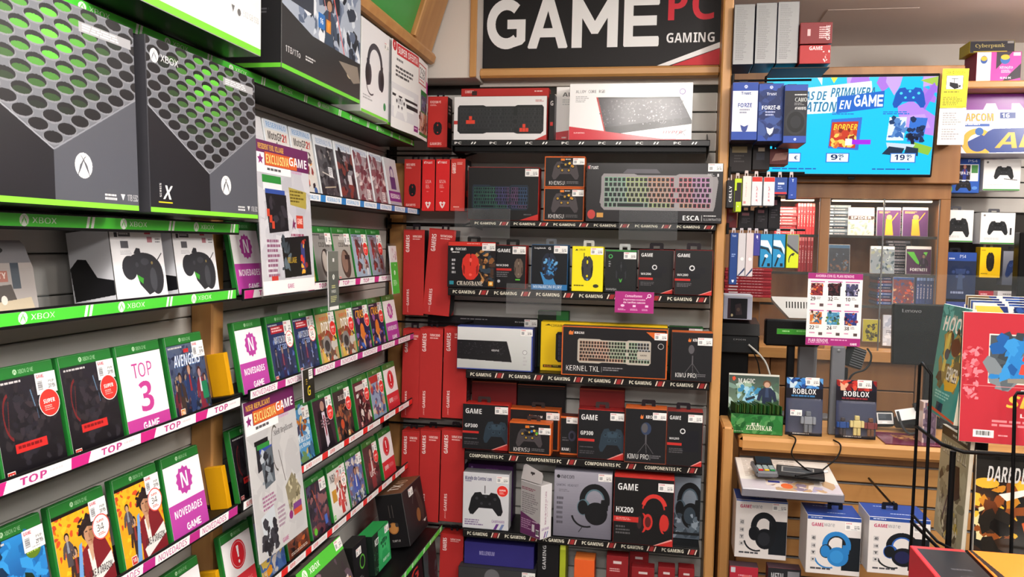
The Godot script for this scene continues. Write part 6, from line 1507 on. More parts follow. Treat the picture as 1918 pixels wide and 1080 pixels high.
func build_counter_things() -> void:
	var y := 0.9975
	# booster display
	var bd := thing("booster_display", "green card booster display with an opened header on the counter", "display box", Vector3(0.375391, y, -3.27))
	var bw := 0.19172
	var tr := Mb.new(self)
	tr.box(Transform3D(), Vector3(bw, 0.076, 0.13), {"front": look_of("f 2f7a3c|s 4 40 0 0 100 100 10 30 2a6a34 3f8a4a 246030 5a9a5c|t 40 42 18 14 e8f0e0 b EL|t 30 56 50 24 eef2e4 S ZENDIKAR|n 4 88 30 6 1 a8c8a8", bw, 0.076, 1500.0), "side": Color(0.12, 0.3, 0.15), "top": Color(0.08, 0.12, 0.08)}, "h", 0.002)
	tr.put("tray", bd)
	var hd := Mb.new(self)
	hd.box(Transform3D(Basis(Vector3.RIGHT, deg_to_rad(-8)), Vector3(0, 0.05, -0.055)), Vector3(bw, 0.16, 0.004), {"front": look_of("f 5a7a5c|g 0 0 100 100 3a4a44 8aa88a|p d8d8d0 0 0 100 0 100 4 0 4|s 5 60 0 20 100 70 4 14 7a9a8c b8d0c8 4a6a54 9ab8a0 3a5a3c|s 6 30 20 34 40 40 3 9 6ab0d8 a8d8ec 3a8ab8|m fig 56 14 40 70 c8a088 6a4a34 26304a 3a4a6a|t 18 12 34 11 f0f0ec S MAGIC|p e0502f 6 10 11 7 14 12 11 18 8 18|l 34 64 52 56 6 26303a", bw, 0.16, 1500.0), "side": Color(0.75, 0.76, 0.72)}, "h", 0.001)
	hd.put("header_card", bd)
	for i in 22:
		var pk := Mb.new(self)
		var at := Vector3(-bw * 0.43 + bw * 0.86 * i / 21.0, 0.0765, 0.02 + 0.006 * sin(i * 1.7))
		pk.box(Transform3D(), Vector3(0.0035, 0.034 + 0.004 * sin(i * 5.3), 0.06), {"side": Color(0.2 + 0.06 * sin(i * 2.0), 0.34, 0.16)}, "h", 0.0004)
		var pack := thing("booster_pack", "green booster pack in the card display, %s from the tall upright" % ORDINAL[i], "booster pack", bd.position + at, Vector3(0, 0.25 + 0.1 * sin(i * 3.1), 0), "green booster packs in the card display")
		pk.put("pack", pack)
	# two blister packs of little block figures
	for q in [[0.550, 0.992, 0.133, 0.218, "blue", "blister pack with a blue header and one grey block figure"], [0.735, 0.992, 0.143, 0.218, "red", "blister pack with a red header and three block figures"]]:
		var blue: bool = q[4] == "blue"
		var o := thing("toy_blister", q[5], "blister pack", Vector3(q[0], y, -3.235), Vector3(deg_to_rad(-4), deg_to_rad(0.0), 0))
		var w: float = q[2]
		var h: float = q[3]
		var cd := Mb.new(self)
		cd.box(Transform3D(), Vector3(w, h, 0.004), {"front": look_of(("f 1f2a44|s 4 40 0 0 100 18 3 8 3a7ac8 5a9ad8 c8dce8 2a4a8c" if blue else "f 22202e|s 4 40 0 0 100 16 3 8 c83a34 8a2424 e8b090 d8503c") + "|r 0 18 100 18 1c1a22|t 18 19 64 9 f0f0f0 b ROBLOX|n 14 30 70 5 1 %s|r 0 36 100 64 3a3f5a|r 0 95 100 5 1a1a20|n 20 96 50 3 1 c8c8c8" % ("3f7ab0" if blue else "8a2f34"), w, h, 1600.0), "side": Color(0.15, 0.15, 0.2)}, "h", 0.001)
		cd.put("card", o)
		sheet_part("price_label", o, PRICE % "9'95", w * 0.02, h * 0.87, 0.05, 0.03, 0.002, 1500.0)
		var bb := Mb.new(self)
		bb.box(Transform3D(Basis(), Vector3(0, 0.012, 0.022)), Vector3(w * 0.92, h * 0.6, 0.036), {"side": "clear_film"}, "g", 0.01)
		bb.put("bubble", o)
		var figs := [[0.012, "8a8f98", "6a6f78", 1.25]] if blue else [[-0.05, "2a4a8c", "3a3236", 1.0], [0.0, "d8c88a", "c8b87a", 1.15], [0.048, "7a3a3a", "6a4a34", 1.05]]
		for g in figs:
			var f := Mb.new(self)
			var s: float = g[3] * 0.9
			var c1 := Color.html(g[1])
			var c2 := Color.html(g[2])
			for e in [[0, 0.0, 0.011, 0.026, c2], [0.0, 0.027, 0.026, 0.026, c1], [-0.019, 0.028, 0.01, 0.024, c1], [0.019, 0.028, 0.01, 0.024, c1], [0.0, 0.054, 0.016, 0.016, c2]]:
				if e[1] == 0.0:
					for sd in [-0.0065, 0.0065]:
						f.box(Transform3D(Basis(), Vector3(g[0] + sd * s, 0.016, 0.022)), Vector3(0.011, 0.026, 0.012) * s, {"side": e[4]}, "c", 0.001)
				else:
					f.box(Transform3D(Basis(), Vector3(g[0] + e[0] * s, 0.016 + e[1] * s, 0.022)), Vector3(e[2], e[3], 0.014) * s, {"side": e[4]}, "c", 0.002)
			f.put("block_figure", o)
		if blue:
			sheet_part("price_label", o, PRICE % "6'95", -w * 0.42, h * 0.36, 0.042, 0.022, 0.041, 1500.0)
	# sheet of clear screen with its steel post and hanging offer poster
	var gs := thing("counter_screen", "clear screen standing on the counter on a grey steel post", "glass screen", Vector3(1.3, y, -3.31))
	var g1 := Mb.new(self)
	plainbox(g1, Vector3(0.12, 0.619206 / 2, 0), Vector3(1.66, 0.619206, 0.005), "clear_sheet", 0.001)
	g1.put("pane", gs)
	var px1 := 0.672175 - 1.3
	var p1 := Mb.new(self)
	p1.box(Transform3D(Basis(), Vector3(px1, 0, 0.02)), Vector3(0.05, 0.337258, 0.03), {"side": "grey_plastic"}, "c", 0.004)
	p1.put("post", gs)
	for yy in [0.03, 0.323031]:
		var sc := Mb.new(self)
		sc.lathe(Transform3D(Basis(Vector3.RIGHT, PI / 2), Vector3(px1, yy, 0.035)), [Vector2(0.006, 0), Vector2(0.006, 0.003), Vector2(0.0, 0.004)], "steel")
		sc.put("screw", gs)
	var po := thing("offer_poster", "white poster with magenta bands and six priced games on the clear screen", "poster", Vector3(0.652216, 1.3357, -3.295))
	var pw := 0.196774
	var ph := 0.274511
	var ps := "f f3f1f2|r 0 0 100 8 a8307c|t 14 2 70 3.6 f6d8ec b AHORRA CON EL PLAN RENOVE|r 0 89 100 11 a8307c|t 5 91 36 4.4 f6e4f0 b PLAN RENOVE|n 46 91 48 3 1 e0a8cc|t 82 95.5 12 3 ffffff b GAME|n 4 96 60 2.4 1 d890bc"
	var cols := [["8a3038", "5a2024 d8703c 2a1a1e c8a08a", "29"], ["241c22", "3a2428 1a1418 5a3034", "32"], ["4a4a68", "8a8ab0 2a2a3c c8c0d0 5a5a8c", "10"], ["c8703c", "e8b050 5a3a2a 3a6a8c d8d0c0", "22"], ["4a8ab0", "6ab0d0 5a7a3c c8c8a0 2a4a5a", "24"], ["2f3a7a", "8a3a4a 4a5ab0 c87a4c 1a2040", "38"]]
	for i in 6:
		var cx := 6.0 + (i % 3) * 32.0
		var cy := 11.0 + (i / 3) * 40.0
		ps += "|r %f %f 26 1.6 c86aa4|r %f %f 22 17 %s|s %d 24 %f %f 22 16 1 3 %s|t %f %f 9 5 2a2a2a b %s|n %f %f 9 4 2 8a8a8a|n %f %f 12 3 1 c87aa4|r %f %f 7 4 5a4a4a" % [cx - 1, cy, cx, cy + 3, cols[i][0], i + 3, cx, cy + 3, cols[i][1], cx, cy + 22.0, cols[i][2], cx + 11, cy + 22.0, cx, cy + 31.0, cx + 17, cy + 31.0]
	sheet_part("sheet", po, ps, -pw / 2, 0.0, pw, ph, 0.0, 2000.0)
	# till monitor seen from behind, its customer display and stand
	var mo := thing("till_monitor", "black customer display with a green line on a black pole", "monitor", Vector3(0.527752, y, -3.47))
	var m1 := Mb.new(self)
	var my := 1.30909 - y
	m1.box(Transform3D(Basis(), Vector3(0, my, 0)), Vector3(0.209056, 0.105256, 0.05), {"side": "black_plastic"}, "c", 0.006)
	m1.put("housing", mo)
	sheet_part("green_display", mo, "f 3f9a34|n 14 30 20 40 1 a8e09a|n 50 20 30 50 1 7ac86a", -0.06, my + 0.048, 0.15, 0.022, 0.0255, 1200.0, "g")
	var m2 := Mb.new(self)
	m2.box(Transform3D(), Vector3(0.03, my + 0.01, 0.025), {"side": "black_plastic"}, "c", 0.004)
	m2.put("pole", mo)
	var m3 := Mb.new(self)
	m3.box(Transform3D(), Vector3(0.14, 0.012, 0.12), {"side": "black_plastic"}, "c", 0.004)
	m3.put("foot", mo)
	var tm := thing("till_screen", "pale back of a tilted till screen with a row of vent slots", "monitor", Vector3(0.55419, y, -3.6))
	var t1 := Mb.new(self)
	t1.prism(Transform3D(Basis(Vector3.RIGHT, deg_to_rad(-20)), Vector3(0.02, 0.407331, 0.02)), PackedVector2Array([Vector2(-0.045, 0), Vector2(0.11, 0), Vector2(0.16, 0.09), Vector2(-0.115, 0.09), Vector2(-0.11, 0.075)]), 0.03, "white_plastic", "white_plastic")
	t1.put("shell", tm)
	for i in 14:
		var vt := Mb.new(self)
		vt.box(Transform3D(Basis(Vector3.RIGHT, deg_to_rad(-20)), Vector3(0.02, 0.407331, 0.02)) * Transform3D(Basis(), Vector3(-0.055 + i * 0.0115, 0.042, 0.0295)), Vector3(0.005, 0.028, 0.002), {"side": "groove_dark"}, "c", 0.0005)
		vt.put("vent_slot", tm)
	var t2 := Mb.new(self)
	t2.box(Transform3D(Basis(), Vector3(0.06, 0, 0)), Vector3(0.075, 0.407331 + 0.02, 0.03), {"side": "grey_plastic"}, "c", 0.005)
	t2.put("leg", tm)
	var t3 := Mb.new(self)
	t3.box(Transform3D(Basis(), Vector3(0.06, 0, 0)), Vector3(0.2, 0.012, 0.1), {"side": "grey_plastic"}, "c", 0.004)
	t3.put("foot", tm)
	# receipt printer and boxed figure on it
	var pr := thing("receipt_printer", "black receipt printer with a sloping lid on a black stand", "printer", Vector3(0.314303, y, -3.5))
	var p2 := Mb.new(self)
	var py := 1.27327 - y
	p2.box(Transform3D(Basis(), Vector3(0, py, 0)), Vector3(0.17, 0.075, 0.16), {"front": look_of("f 1c1e20|t 40 14 30 8 8a8c8e b EPSON|r 0 40 100 2 0e0f10", 0.17, 0.075, 900.0), "side": "black_plastic"}, "c", 0.006)
	p2.prism(Transform3D(Basis(Vector3.UP, -PI / 2), Vector3(0.085, py + 0.075, 0)), PackedVector2Array([Vector2(-0.08, 0), Vector2(0.078, 0), Vector2(0.06, 0.045), Vector2(-0.08, 0.06)]), 0.17, "black_plastic", "black_plastic")
	p2.put("body", pr)
	var p3 := Mb.new(self)
	p3.box(Transform3D(Basis(), Vector3(-0.01, 0, -0.02)), Vector3(0.12, py, 0.1), {"side": "black_plastic"}, "c", 0.004)
	p3.put("stand", pr)
	carton("figure_box", "pale window box with a dark figure on the receipt printer", "", 0.313, 1.409, 0.113, 0.100, -3.45, 0.10, "f b8bcd0|r 0 0 100 6 d8dae4|r 14 14 70 84 1c1c22|p 3a2f34 40 40 60 34 66 80 44 84|e 52 60 6 8 5a4a44|e 30 84 4 6 c8b890|r 14 14 10 84 3a2a34", "c8ccd8", "dcdce8", {"cat": "box"})
	# second monitor from behind
	var lm := thing("till_monitor", "big black monitor back above the counter beside the teal comic", "monitor", Vector3(1.00728, y, -3.565))
	var l1 := Mb.new(self)
	var ly := 1.24549 - y
	l1.box(Transform3D(Basis(Vector3.RIGHT, deg_to_rad(-6)), Vector3(0.03, ly, 0.03)), Vector3(0.219509, 0.244969, 0.03), {"front": look_of("f 141517|t 14 7 34 6 8a8c8e r Lenovo|r 0 46 100 54 0e0f11", 0.25, 0.26, 900.0), "side": "black_plastic"}, "m", 0.006)
	l1.put("housing", lm)
	var l2 := Mb.new(self)
	l2.box(Transform3D(Basis(), Vector3(0.08, 0, -0.005)), Vector3(0.05, ly + 0.05, 0.025), {"side": "black_plastic"}, "c", 0.004)
	l2.put("neck", lm)
	var l3 := Mb.new(self)
	l3.box(Transform3D(Basis(), Vector3(0.08, 0, 0)), Vector3(0.2, 0.012, 0.12), {"side": "black_plastic"}, "c", 0.004)
	l3.put("foot", lm)
	# small things on the worktop
	var mg := thing("magazine", "wine-red glossy brochure lying flat on the counter", "brochure", Vector3(0.930802, y + 0.0005, -3.27), Vector3(0, 0.0, 0))
	var g2 := Mb.new(self)
	g2.box(Transform3D(), Vector3(0.21, 0.003, 0.2), {"top": look_of("f 6a2440|s 4 24 30 20 40 40 3 10 8a5a3c 7a3a48 a8784c|t 34 40 34 10 b88a5c S PS|n 70 90 26 4 1 d8b0b8", 0.21, 0.2, 1300.0), "side": Color(0.35, 0.12, 0.2)}, "g", 0.0005)
	g2.put("cover", mg)
	var tmn := thing("card_terminal", "grey payment terminal with a white rim behind the red blister pack", "terminal", Vector3(0.880641, y, -3.43), Vector3(0, 0.2, 0))
	var q1 := Mb.new(self)
	q1.box(Transform3D(Basis(Vector3.RIGHT, deg_to_rad(-18)), Vector3(0, 0.012, 0)), Vector3(0.08, 0.06, 0.05), {"front": look_of("f d8d8d6|r 8 8 84 60 3a4048|n 14 14 60 40 4 5a646c|r 30 80 30 10 f4f4f4", 0.08, 0.06, 1200.0), "side": "black_plastic"}, "c", 0.008)
	q1.put("housing", tmn)
	var hs := thing("desk_phone", "black desk phone with a white card behind the wine-red brochure", "phone", Vector3(1.00161, y, -3.42))
	var h1 := Mb.new(self)
	h1.box(Transform3D(Basis(Vector3.RIGHT, deg_to_rad(-16)), Vector3(0, 0.016, 0)), Vector3(0.15, 0.045, 0.1), {"side": "black_plastic"}, "c", 0.01)
	h1.put("base", hs)
	var h2 := Mb.new(self)
	h2.tube([Vector3(-0.02, 0.1, 0.02), Vector3(0.03, 0.115, 0.02), Vector3(0.12, 0.12, 0.02)], 0.016, "black_plastic", "c", 10)
	h2.put("handset", hs)
	var h3 := Mb.new(self)
	h3.box(Transform3D(Basis(Vector3.RIGHT, deg_to_rad(-30)) * Basis(Vector3.BACK, 0.2), Vector3(-0.045, 0.055, 0.045)), Vector3(0.075, 0.045, 0.003), {"side": "paper"}, "c", 0.0005)
	h3.put("card", hs)
	cable("coiled dark phone cable looping beside the white card", [Vector3(0.911235, y + 0.09, -3.355), Vector3(0.929618, y + 0.03, -3.335), Vector3(0.963422, y + 0.012, -3.33), Vector3(1.00443, y + 0.05, -3.335), Vector3(0.997215, y + 0.1, -3.36)], 0.005, Color(0.2, 0.21, 0.22))
	carton("small_box", "pink-edged clear box at the end of the wine-red brochure", "", 0.986, 0.993, 0.047, 0.158, -3.22, 0.05, "f 6a5a68|r 0 0 12 100 d8c0b8|s 4 12 10 10 80 80 6 16 7a6a7c 5a4a5a", "d8c0b8", "d8c8c4", {"fin": "g"})
	cable("pale cable curving down from the receipt printer", [Vector3(0.355182, 1.3144, -3.4), Vector3(0.419072, 1.25312, -3.4), Vector3(0.448254, 1.17222, -3.38), Vector3(0.473363, 1.11789, -3.37), Vector3(0.475655, y + 0.0045, -3.37)], 0.004, Color(0.7, 0.7, 0.68))
	cable("thin black cable hanging beside the pale one", [Vector3(0.361645, 1.30586, -3.42), Vector3(0.397236, 1.23856, -3.42), Vector3(0.41777, 1.13173, -3.42), Vector3(0.436696, y + 0.0035, -3.42)], 0.003, Color(0.05, 0.05, 0.05))
	cable("black cable behind the offer poster running to a plug", [Vector3(0.824809, 1.30815, -3.5), Vector3(0.842427, 1.27451, -3.5), Vector3(0.824329, 1.22622, -3.5), Vector3(0.757168, 1.17845, -3.48), Vector3(0.747117, y + 0.0045, -3.46)], 0.004, Color(0.06, 0.06, 0.06))
	var vb := thing("power_block", "ribbed black power block under the offer poster", "adapter", Vector3(0.789367, 1.21649, -3.6), Vector3(0, 0.4, -0.3))
	var v1 := Mb.new(self)
	v1.box(Transform3D(), Vector3(0.07, 0.085, 0.05), {"side": "black_plastic"}, "c", 0.006)
	v1.put("body", vb)
	var v3 := Mb.new(self)
	v3.box(Transform3D(Basis(Vector3.BACK, 0.3), Vector3(0.03, -(1.21649 - y) , 0.0)), Vector3(0.03, 1.21649 - y - 0.002, 0.03), {"side": "black_plastic"}, "c", 0.004)
	v3.put("stand", vb)
	for i in 8:
		var v2 := Mb.new(self)
		v2.box(Transform3D(Basis(), Vector3(0, 0.006 + i * 0.01, 0.026)), Vector3(0.06, 0.004, 0.003), {"side": "grey_plastic"}, "c", 0.0005)
		v2.put("rib", vb)
	cable("black cable loop spilling over the counter edge, wider one", [Vector3(0.492689, 1.003, -3.2), Vector3(0.507721, 1.002, -3.14), Vector3(0.493165, 0.951652, -3.12), Vector3(0.513228, 0.936074, -3.02), Vector3(0.547875, 0.921, -2.98)], 0.003, Color(0.04, 0.04, 0.04))
	cable("black cable loop hanging from the counter edge beside the steel post", [Vector3(0.645312, 1.002, -3.17), Vector3(0.661845, 0.991942, -3.125), Vector3(0.642922, 0.951252, -3.1), Vector3(0.582013, 0.925678, -3.02)], 0.003, Color(0.04, 0.04, 0.04))

func build_counter_front() -> void:
	# slanted tray with brochure sheet, card reader and signature pad
	var x0 := 0.295234
	var x1 := 0.62783
	var ty := 0.901472
	var tr := thing("front_tray", "grey-edged tray with printed sheets projecting from the counter front", "tray", Vector3((x0 + x1) / 2, ty - 0.03, -3.02), Vector3(deg_to_rad(6), 0, 0))
	var t1 := Mb.new(self)
	t1.box(Transform3D(), Vector3(x1 - x0, 0.03, 0.3), {"side": Color(0.5, 0.49, 0.53), "top": look_of("f dcd6cf|n 6 4 60 60 14 b8b0a8|r 0 72 100 28 c4bcc4|s 4 30 30 74 60 24 4 12 8a7a8c b89a7a a8a0b8 d8ccc4|r 28 72 12 6 3a3f8c|e 46 86 6 8 d86a3c", x1 - x0, 0.3, 1000.0)}, "g", 0.003)
	t1.put("tray", tr)
	var cr := thing("card_reader", "small card reader with coloured keys on the front tray", "card reader", Vector3(0.381622, ty + 0.012, -2.99), Vector3(deg_to_rad(6), 0.1, 0))
	var c1 := Mb.new(self)
	c1.box(Transform3D(), Vector3(0.075, 0.02, 0.11), {"side": "grey_plastic"}, "c", 0.008)
	c1.put("body", cr)
	var c2 := Mb.new(self)
	c2.box(Transform3D(Basis(Vector3.RIGHT, 0.3), Vector3(0, 0.02, -0.03)), Vector3(0.06, 0.016, 0.045), {"side": "black_plastic"}, "g", 0.005)
	c2.put("screen_hood", cr)
	for i in 12:
		var k := Mb.new(self)
		var kc := Color(0.55, 0.6, 0.6)
		if i >= 9: kc = [Color(0.75, 0.15, 0.12), Color(0.85, 0.7, 0.15), Color(0.15, 0.5, 0.25)][i - 9]
		k.box(Transform3D(Basis(), Vector3(-0.02 + (i % 3) * 0.02, 0.02, 0.0 + (i / 3) * 0.013)), Vector3(0.016, 0.004, 0.009), {"side": kc}, "c", 0.001)
		k.put("key", cr)
	var sp := thing("signature_pad", "dark signature pad with a pale screen border on the front tray", "signature pad", Vector3(0.502075, ty + 0.012, -2.985), Vector3(deg_to_rad(6), -0.15, 0))
	var s1 := Mb.new(self)
	s1.box(Transform3D(), Vector3(0.16, 0.012, 0.1), {"side": "black_plastic", "top": look_of("f 2a2b2e|r 10 12 70 56 8a8a88|r 13 17 64 46 3f4246", 0.16, 0.1, 900.0)}, "c", 0.004)
	s1.put("pad", sp)
	var pn := thing("stylus_pen", "black stylus lying across the corner of the signature pad", "pen", Vector3(0.528788, ty + 0.029, -2.935), Vector3(0, 0.45, 0.05))
	var n1 := Mb.new(self)
	n1.tube([Vector3(-0.06, 0, 0), Vector3(0.05, 0.002, 0)], 0.0045, "black_plastic")
	n1.put("barrel", pn)
	var n2 := Mb.new(self)
	n2.tube([Vector3(0.05, 0.002, 0), Vector3(0.066, 0.003, 0)], 0.005, "white_plastic")
	n2.put("cap", pn)
	# headset cartons hanging in front
	var hd := "f e4dedc|r 0 0 100 %d 2f4f9c|n 6 2 30 3 1 d0d8f0|t 8 %d 22 6 b8305a b GAME|t 31 %d 20 5.5 8a8a90 r ware|r 66 34 34 58 1c2026|m hq %s|n 8 90 60 5 1 4a4a50|r 8 34 9 9 c8c4c4|t 9.5 36 6 5 3a3a3e b 40|r 8 48 9 8 c8c4c4|t 9.5 50 6 4 2a2a2e b +8|r 8 60 9 8 c8c4c4|t 9.5 62 6 4 2a2a2e b T|r 8 72 9 8 c8c4c4|c 12.5 76 1.6 2a2a2e"
	var lid := "f 2a4690|n 20 20 50 6 1 c8d4f0|n 40 70 40 6 1 c8d4f0"
	var b1 := [0.378, 0.605, 0.176, 0.208]
	var b2 := [0.597, 0.616, 0.172, 0.197]
	var b3 := [0.784, 0.657, 0.186, 0.185]
	carton("headset_box", "white and blue carton with an all black headset under the front tray", "", b1[0], b1[1], b1[2], b1[3], -2.98, 0.13, hd % [2, 8, 8, "12 14 70 74 1b1d22 26282e 2a2c32"], "d8d2d0", lid, {"price": [0.84, 0.97, 0.05, "19'95"], "tab": [0.45, 0.05, 0.024, "1c1c20"]})
	carton("headset_box", "white and blue carton with a bright blue headset", "", b2[0], b2[1], b2[2], b2[3], -2.86, 0.14, hd % [6, 12, 12, "10 20 74 70 2f7fc4 26282e 3a8fd4"], "d8d2d0", lid, {"price": [0.84, 0.92, 0.05, "19'95"], "tab": [0.6, 0.05, 0.024, "1c1c20"]})
	carton("headset_box", "white and blue carton with a black and blue headset by the comics rack", "", b3[0], b3[1], b3[2], b3[3], -2.80, 0.15, hd % [6, 12, 12, "10 20 74 70 1b1d22 2f5fb4 26284e"], "d8d2d0", lid, {"price": [0.9, 0.92, 0.05, "19'95"], "tab": [0.45, 0.05, 0.024, "1c1c20"]})
	for q in [[b1, "long black hook holding the all black headset carton", 0.17], [b2, "long black hook holding the bright blue headset carton", 0.28], [b3, "long black hook holding the black and blue headset carton", 0.33]]:
		var o := thing("hook_prong", q[1], "hook", Vector3(q[0][0], q[0][1] + q[0][3] + 0.016, -3.21))
		var mb := Mb.new(self)
		mb.tube([Vector3(0, 0, 0), Vector3(0, 0, q[2] - 0.02), Vector3(0, 0.012, q[2])], 0.004, "black_metal")
		mb.put("prong", o)
	for q in [[0.322, 0.488, 0.098, 0.095, "red blister pack under the all black headset carton", "f b02a3c|r 4 4 16 20 c8c8d0|n 30 30 50 30 3 e0a0a8|e 60 50 20 20 d86a6a"], [0.458, 0.502, 0.112, 0.087, "dark pack with a pale label below the headset cartons", "f 2a2a2e|r 60 10 36 60 8a8a90|t 10 20 40 30 c8c8cc b METAL"]]:
		carton("blister_pack", q[5 - 1], "", q[0], q[1], q[2], q[3], -2.95, 0.05, q[5], "5a2028", "4a3a40", {"cat": "blister pack"})

func build_hook_column() -> void:
	var gb := "f 9c9c9d|g 0 0 100 100 979797 a3a3a4|n 10 4 60 90 30 8a8a8b"
	var z := -3.02
	for q in [[0.260, 2.337, 0.070, 0.207, "tall grey carton side beside the upright, high up"], [0.334, 2.339, 0.070, 0.208, "tall grey carton side in the middle, high up"], [0.407, 2.338, 0.071, 0.211, "tall grey carton side next to the red cartons, high up"]]:
		hung("headset_box", q[4], q[0], q[1], q[2], q[3], z, 0.16, gb, "3a3a48", "8a3430", {"bottom": "2a2a34", "cat": "box"})
		var sl := Mb.new(self)
	for q in [[0.497, 2.399, 0.104, 0.072, "f 7a2226|r 22 30 10 34 d8b0b0|n 60 20 30 60 6 e8c0c0|v 82 14 12 70 f0d8d8 b GAME", "dark red carton with upright print above its brighter twin"], [0.496, 2.332, 0.101, 0.063, "f a82a2c|t 30 6 44 20 f4e4e4 b GAME|s 4 16 76 30 20 60 3 7 f0d8d8 e0a0a0 a82a2c", "bright red carton with white lettering, lower of the pair"]]:
		carton("small_box", q[5], "", q[0], q[1], q[2], q[3], -3.0, 0.16, q[4], "8a2226", "7a1f24", {"bottom": "3a2a2c"})
	var sh := thing("red_carton_ledge", "thin clear ledge under the two red cartons above the television", "ledge", Vector3(0.450916, 2.32394 - 0.006, -3.08))
	var sm := Mb.new(self)
	sm.box(Transform3D(), Vector3(0.19, 0.004, 0.15), {"side": "groove_dark"}, "c", 0.001)
	sm.put("plate", sh)
	var forze := "f d8dae4|r 0 0 100 14 2f4a9c|r 0 86 100 14 2f4a9c|X 52 7 7 c8d0e8 2f4a9c|t 34 16 38 5 2a3a7a b Trust|t 22 36 56 7 2a3f8c b FORZE|n 30 46 40 10 2 8a8ca0|p 3a4a8c 34 74 50 77 66 74 60 84 50 88 40 84"
	hung("headset_box", "white and blue headset carton with dark lettering beside the upright", 0.269, 2.071, 0.086, 0.197, -2.98, 0.15, forze, "2f4a9c", "2f4a9c", {"bottom": "2a2030"})
	hung("headset_box", "navy patterned headset carton with white lettering", 0.355, 2.067, 0.083, 0.196, -2.98, 0.15, "f 2c3f7a|r 0 0 100 12 2f4a9c|r 0 88 100 12 2f4a9c|s 4 40 0 12 100 76 5 14 24356a 3a508c 1f2c5a|X 50 6 7 c8d0e8 2f4a9c|t 32 15 40 5 e0e4f0 b Trust|t 14 38 74 7 f0f2f8 b FORZE-B|n 28 48 44 10 2 a8b0d0|p e0e4f0 34 76 50 79 66 76 60 86 50 90 40 86", "2c3f7a", "2f4a9c", {"bottom": "2a2030"})
	hung("headset_box", "dark headset carton with a big round ear cup overlapping the television", 0.434, 2.058, 0.076, 0.197, -2.96, 0.17, "f 26262c|r 0 0 100 10 2f4a9c|r 0 88 100 12 2f4a9c|n 44 16 54 4 1 c8c8c8|t 46 22 52 7 d8dcd8 m CAMO|n 44 31 54 5 2 8a8a8c|t 46 38 50 5 e8e8e8 b 4GAMERS|e 52 64 46 22 2e3034|e 52 64 38 18 1c1d20|e 52 64 24 11 26282c|X 52 94 6 c8d0e8 2f4a9c", "2a3a70", "2f4a9c", {"bottom": "8a5a50"})
	for q in [[0.271, 1.971, 0.078, 0.103, "f 2a2526|r 10 10 70 22 8a7a5a|n 20 40 50 30 3 4a4446", "dark carton end with a tan strip under the white and blue carton"], [0.343, 1.980, 0.059, 0.087, "f 241f22|r 20 30 50 30 3a3a44|r 30 8 40 16 c8b8a0", "small dark carton end under the navy carton"], [0.404, 1.999, 0.065, 0.056, "f 6a3a3a|p b0847a 30 30 100 20 90 70 10 80", "small brown carton end under the dark round-cup carton"]]:
		hung("small_box", q[5], q[0], q[1], q[2], q[3], -3.1, 0.1, q[4], "2a2224", "2a2224", {})
	var rowd := [[0.234, 1.839, 0.026, 0.097, "f 232226|v 30 20 40 60 e0e0e0 b CELLY", "232226", "thin black charger carton beside the upright"], [0.260, 1.825, 0.025, 0.117, "f 2a2228|r 0 0 100 12 b8d02c|r 0 12 28 24 b8d02c|r 20 70 80 30 b8d02c|c 56 84 10 e8f0c8", "a8c02c", "black and lime charger carton on the middle hook"], [0.290, 1.847, 0.029, 0.104, "f dcd6d0|v 30 20 20 50 c8a8a4 r magic|r 10 86 30 8 c88a8c", "d0cac4", "narrow cream charger carton on the middle hook"], [0.324, 1.848, 0.036, 0.101, "f d4d6dc|r 0 0 100 16 c8322c|v 40 30 18 60 c87a80 b joy", "c8ccd2", "white carton with a red top, first of two on the middle hook"], [0.365, 1.848, 0.038, 0.100, "f d4d6dc|r 0 0 100 16 c8322c|v 40 30 18 60 c87a80 b joy", "c8ccd2", "white carton with a red top, second of two on the middle hook"], [0.404, 1.888, 0.043, 0.059, "f 2f4a8c|r 0 88 100 12 c83a3c|r 24 30 54 12 d8dce8|n 24 50 40 24 2 a8b8e0", "2f4a8c", "short blue pack with a red foot on the middle hook"], [0.443, 1.872, 0.028, 0.075, "f 2f4a9c|t 36 6 30 14 c8d4f0 b T|n 30 80 30 6 1 a8b8e0", "2a4080", "small plain blue pack at the end of the middle hook"]]
	for q in rowd:
		hung("charger_box", q[6], q[0], q[1], q[2], q[3], -3.02, 0.06, q[4], q[5], q[5], {"tab": [0.5, 0.012, 0.022, "c8b8b4"]})
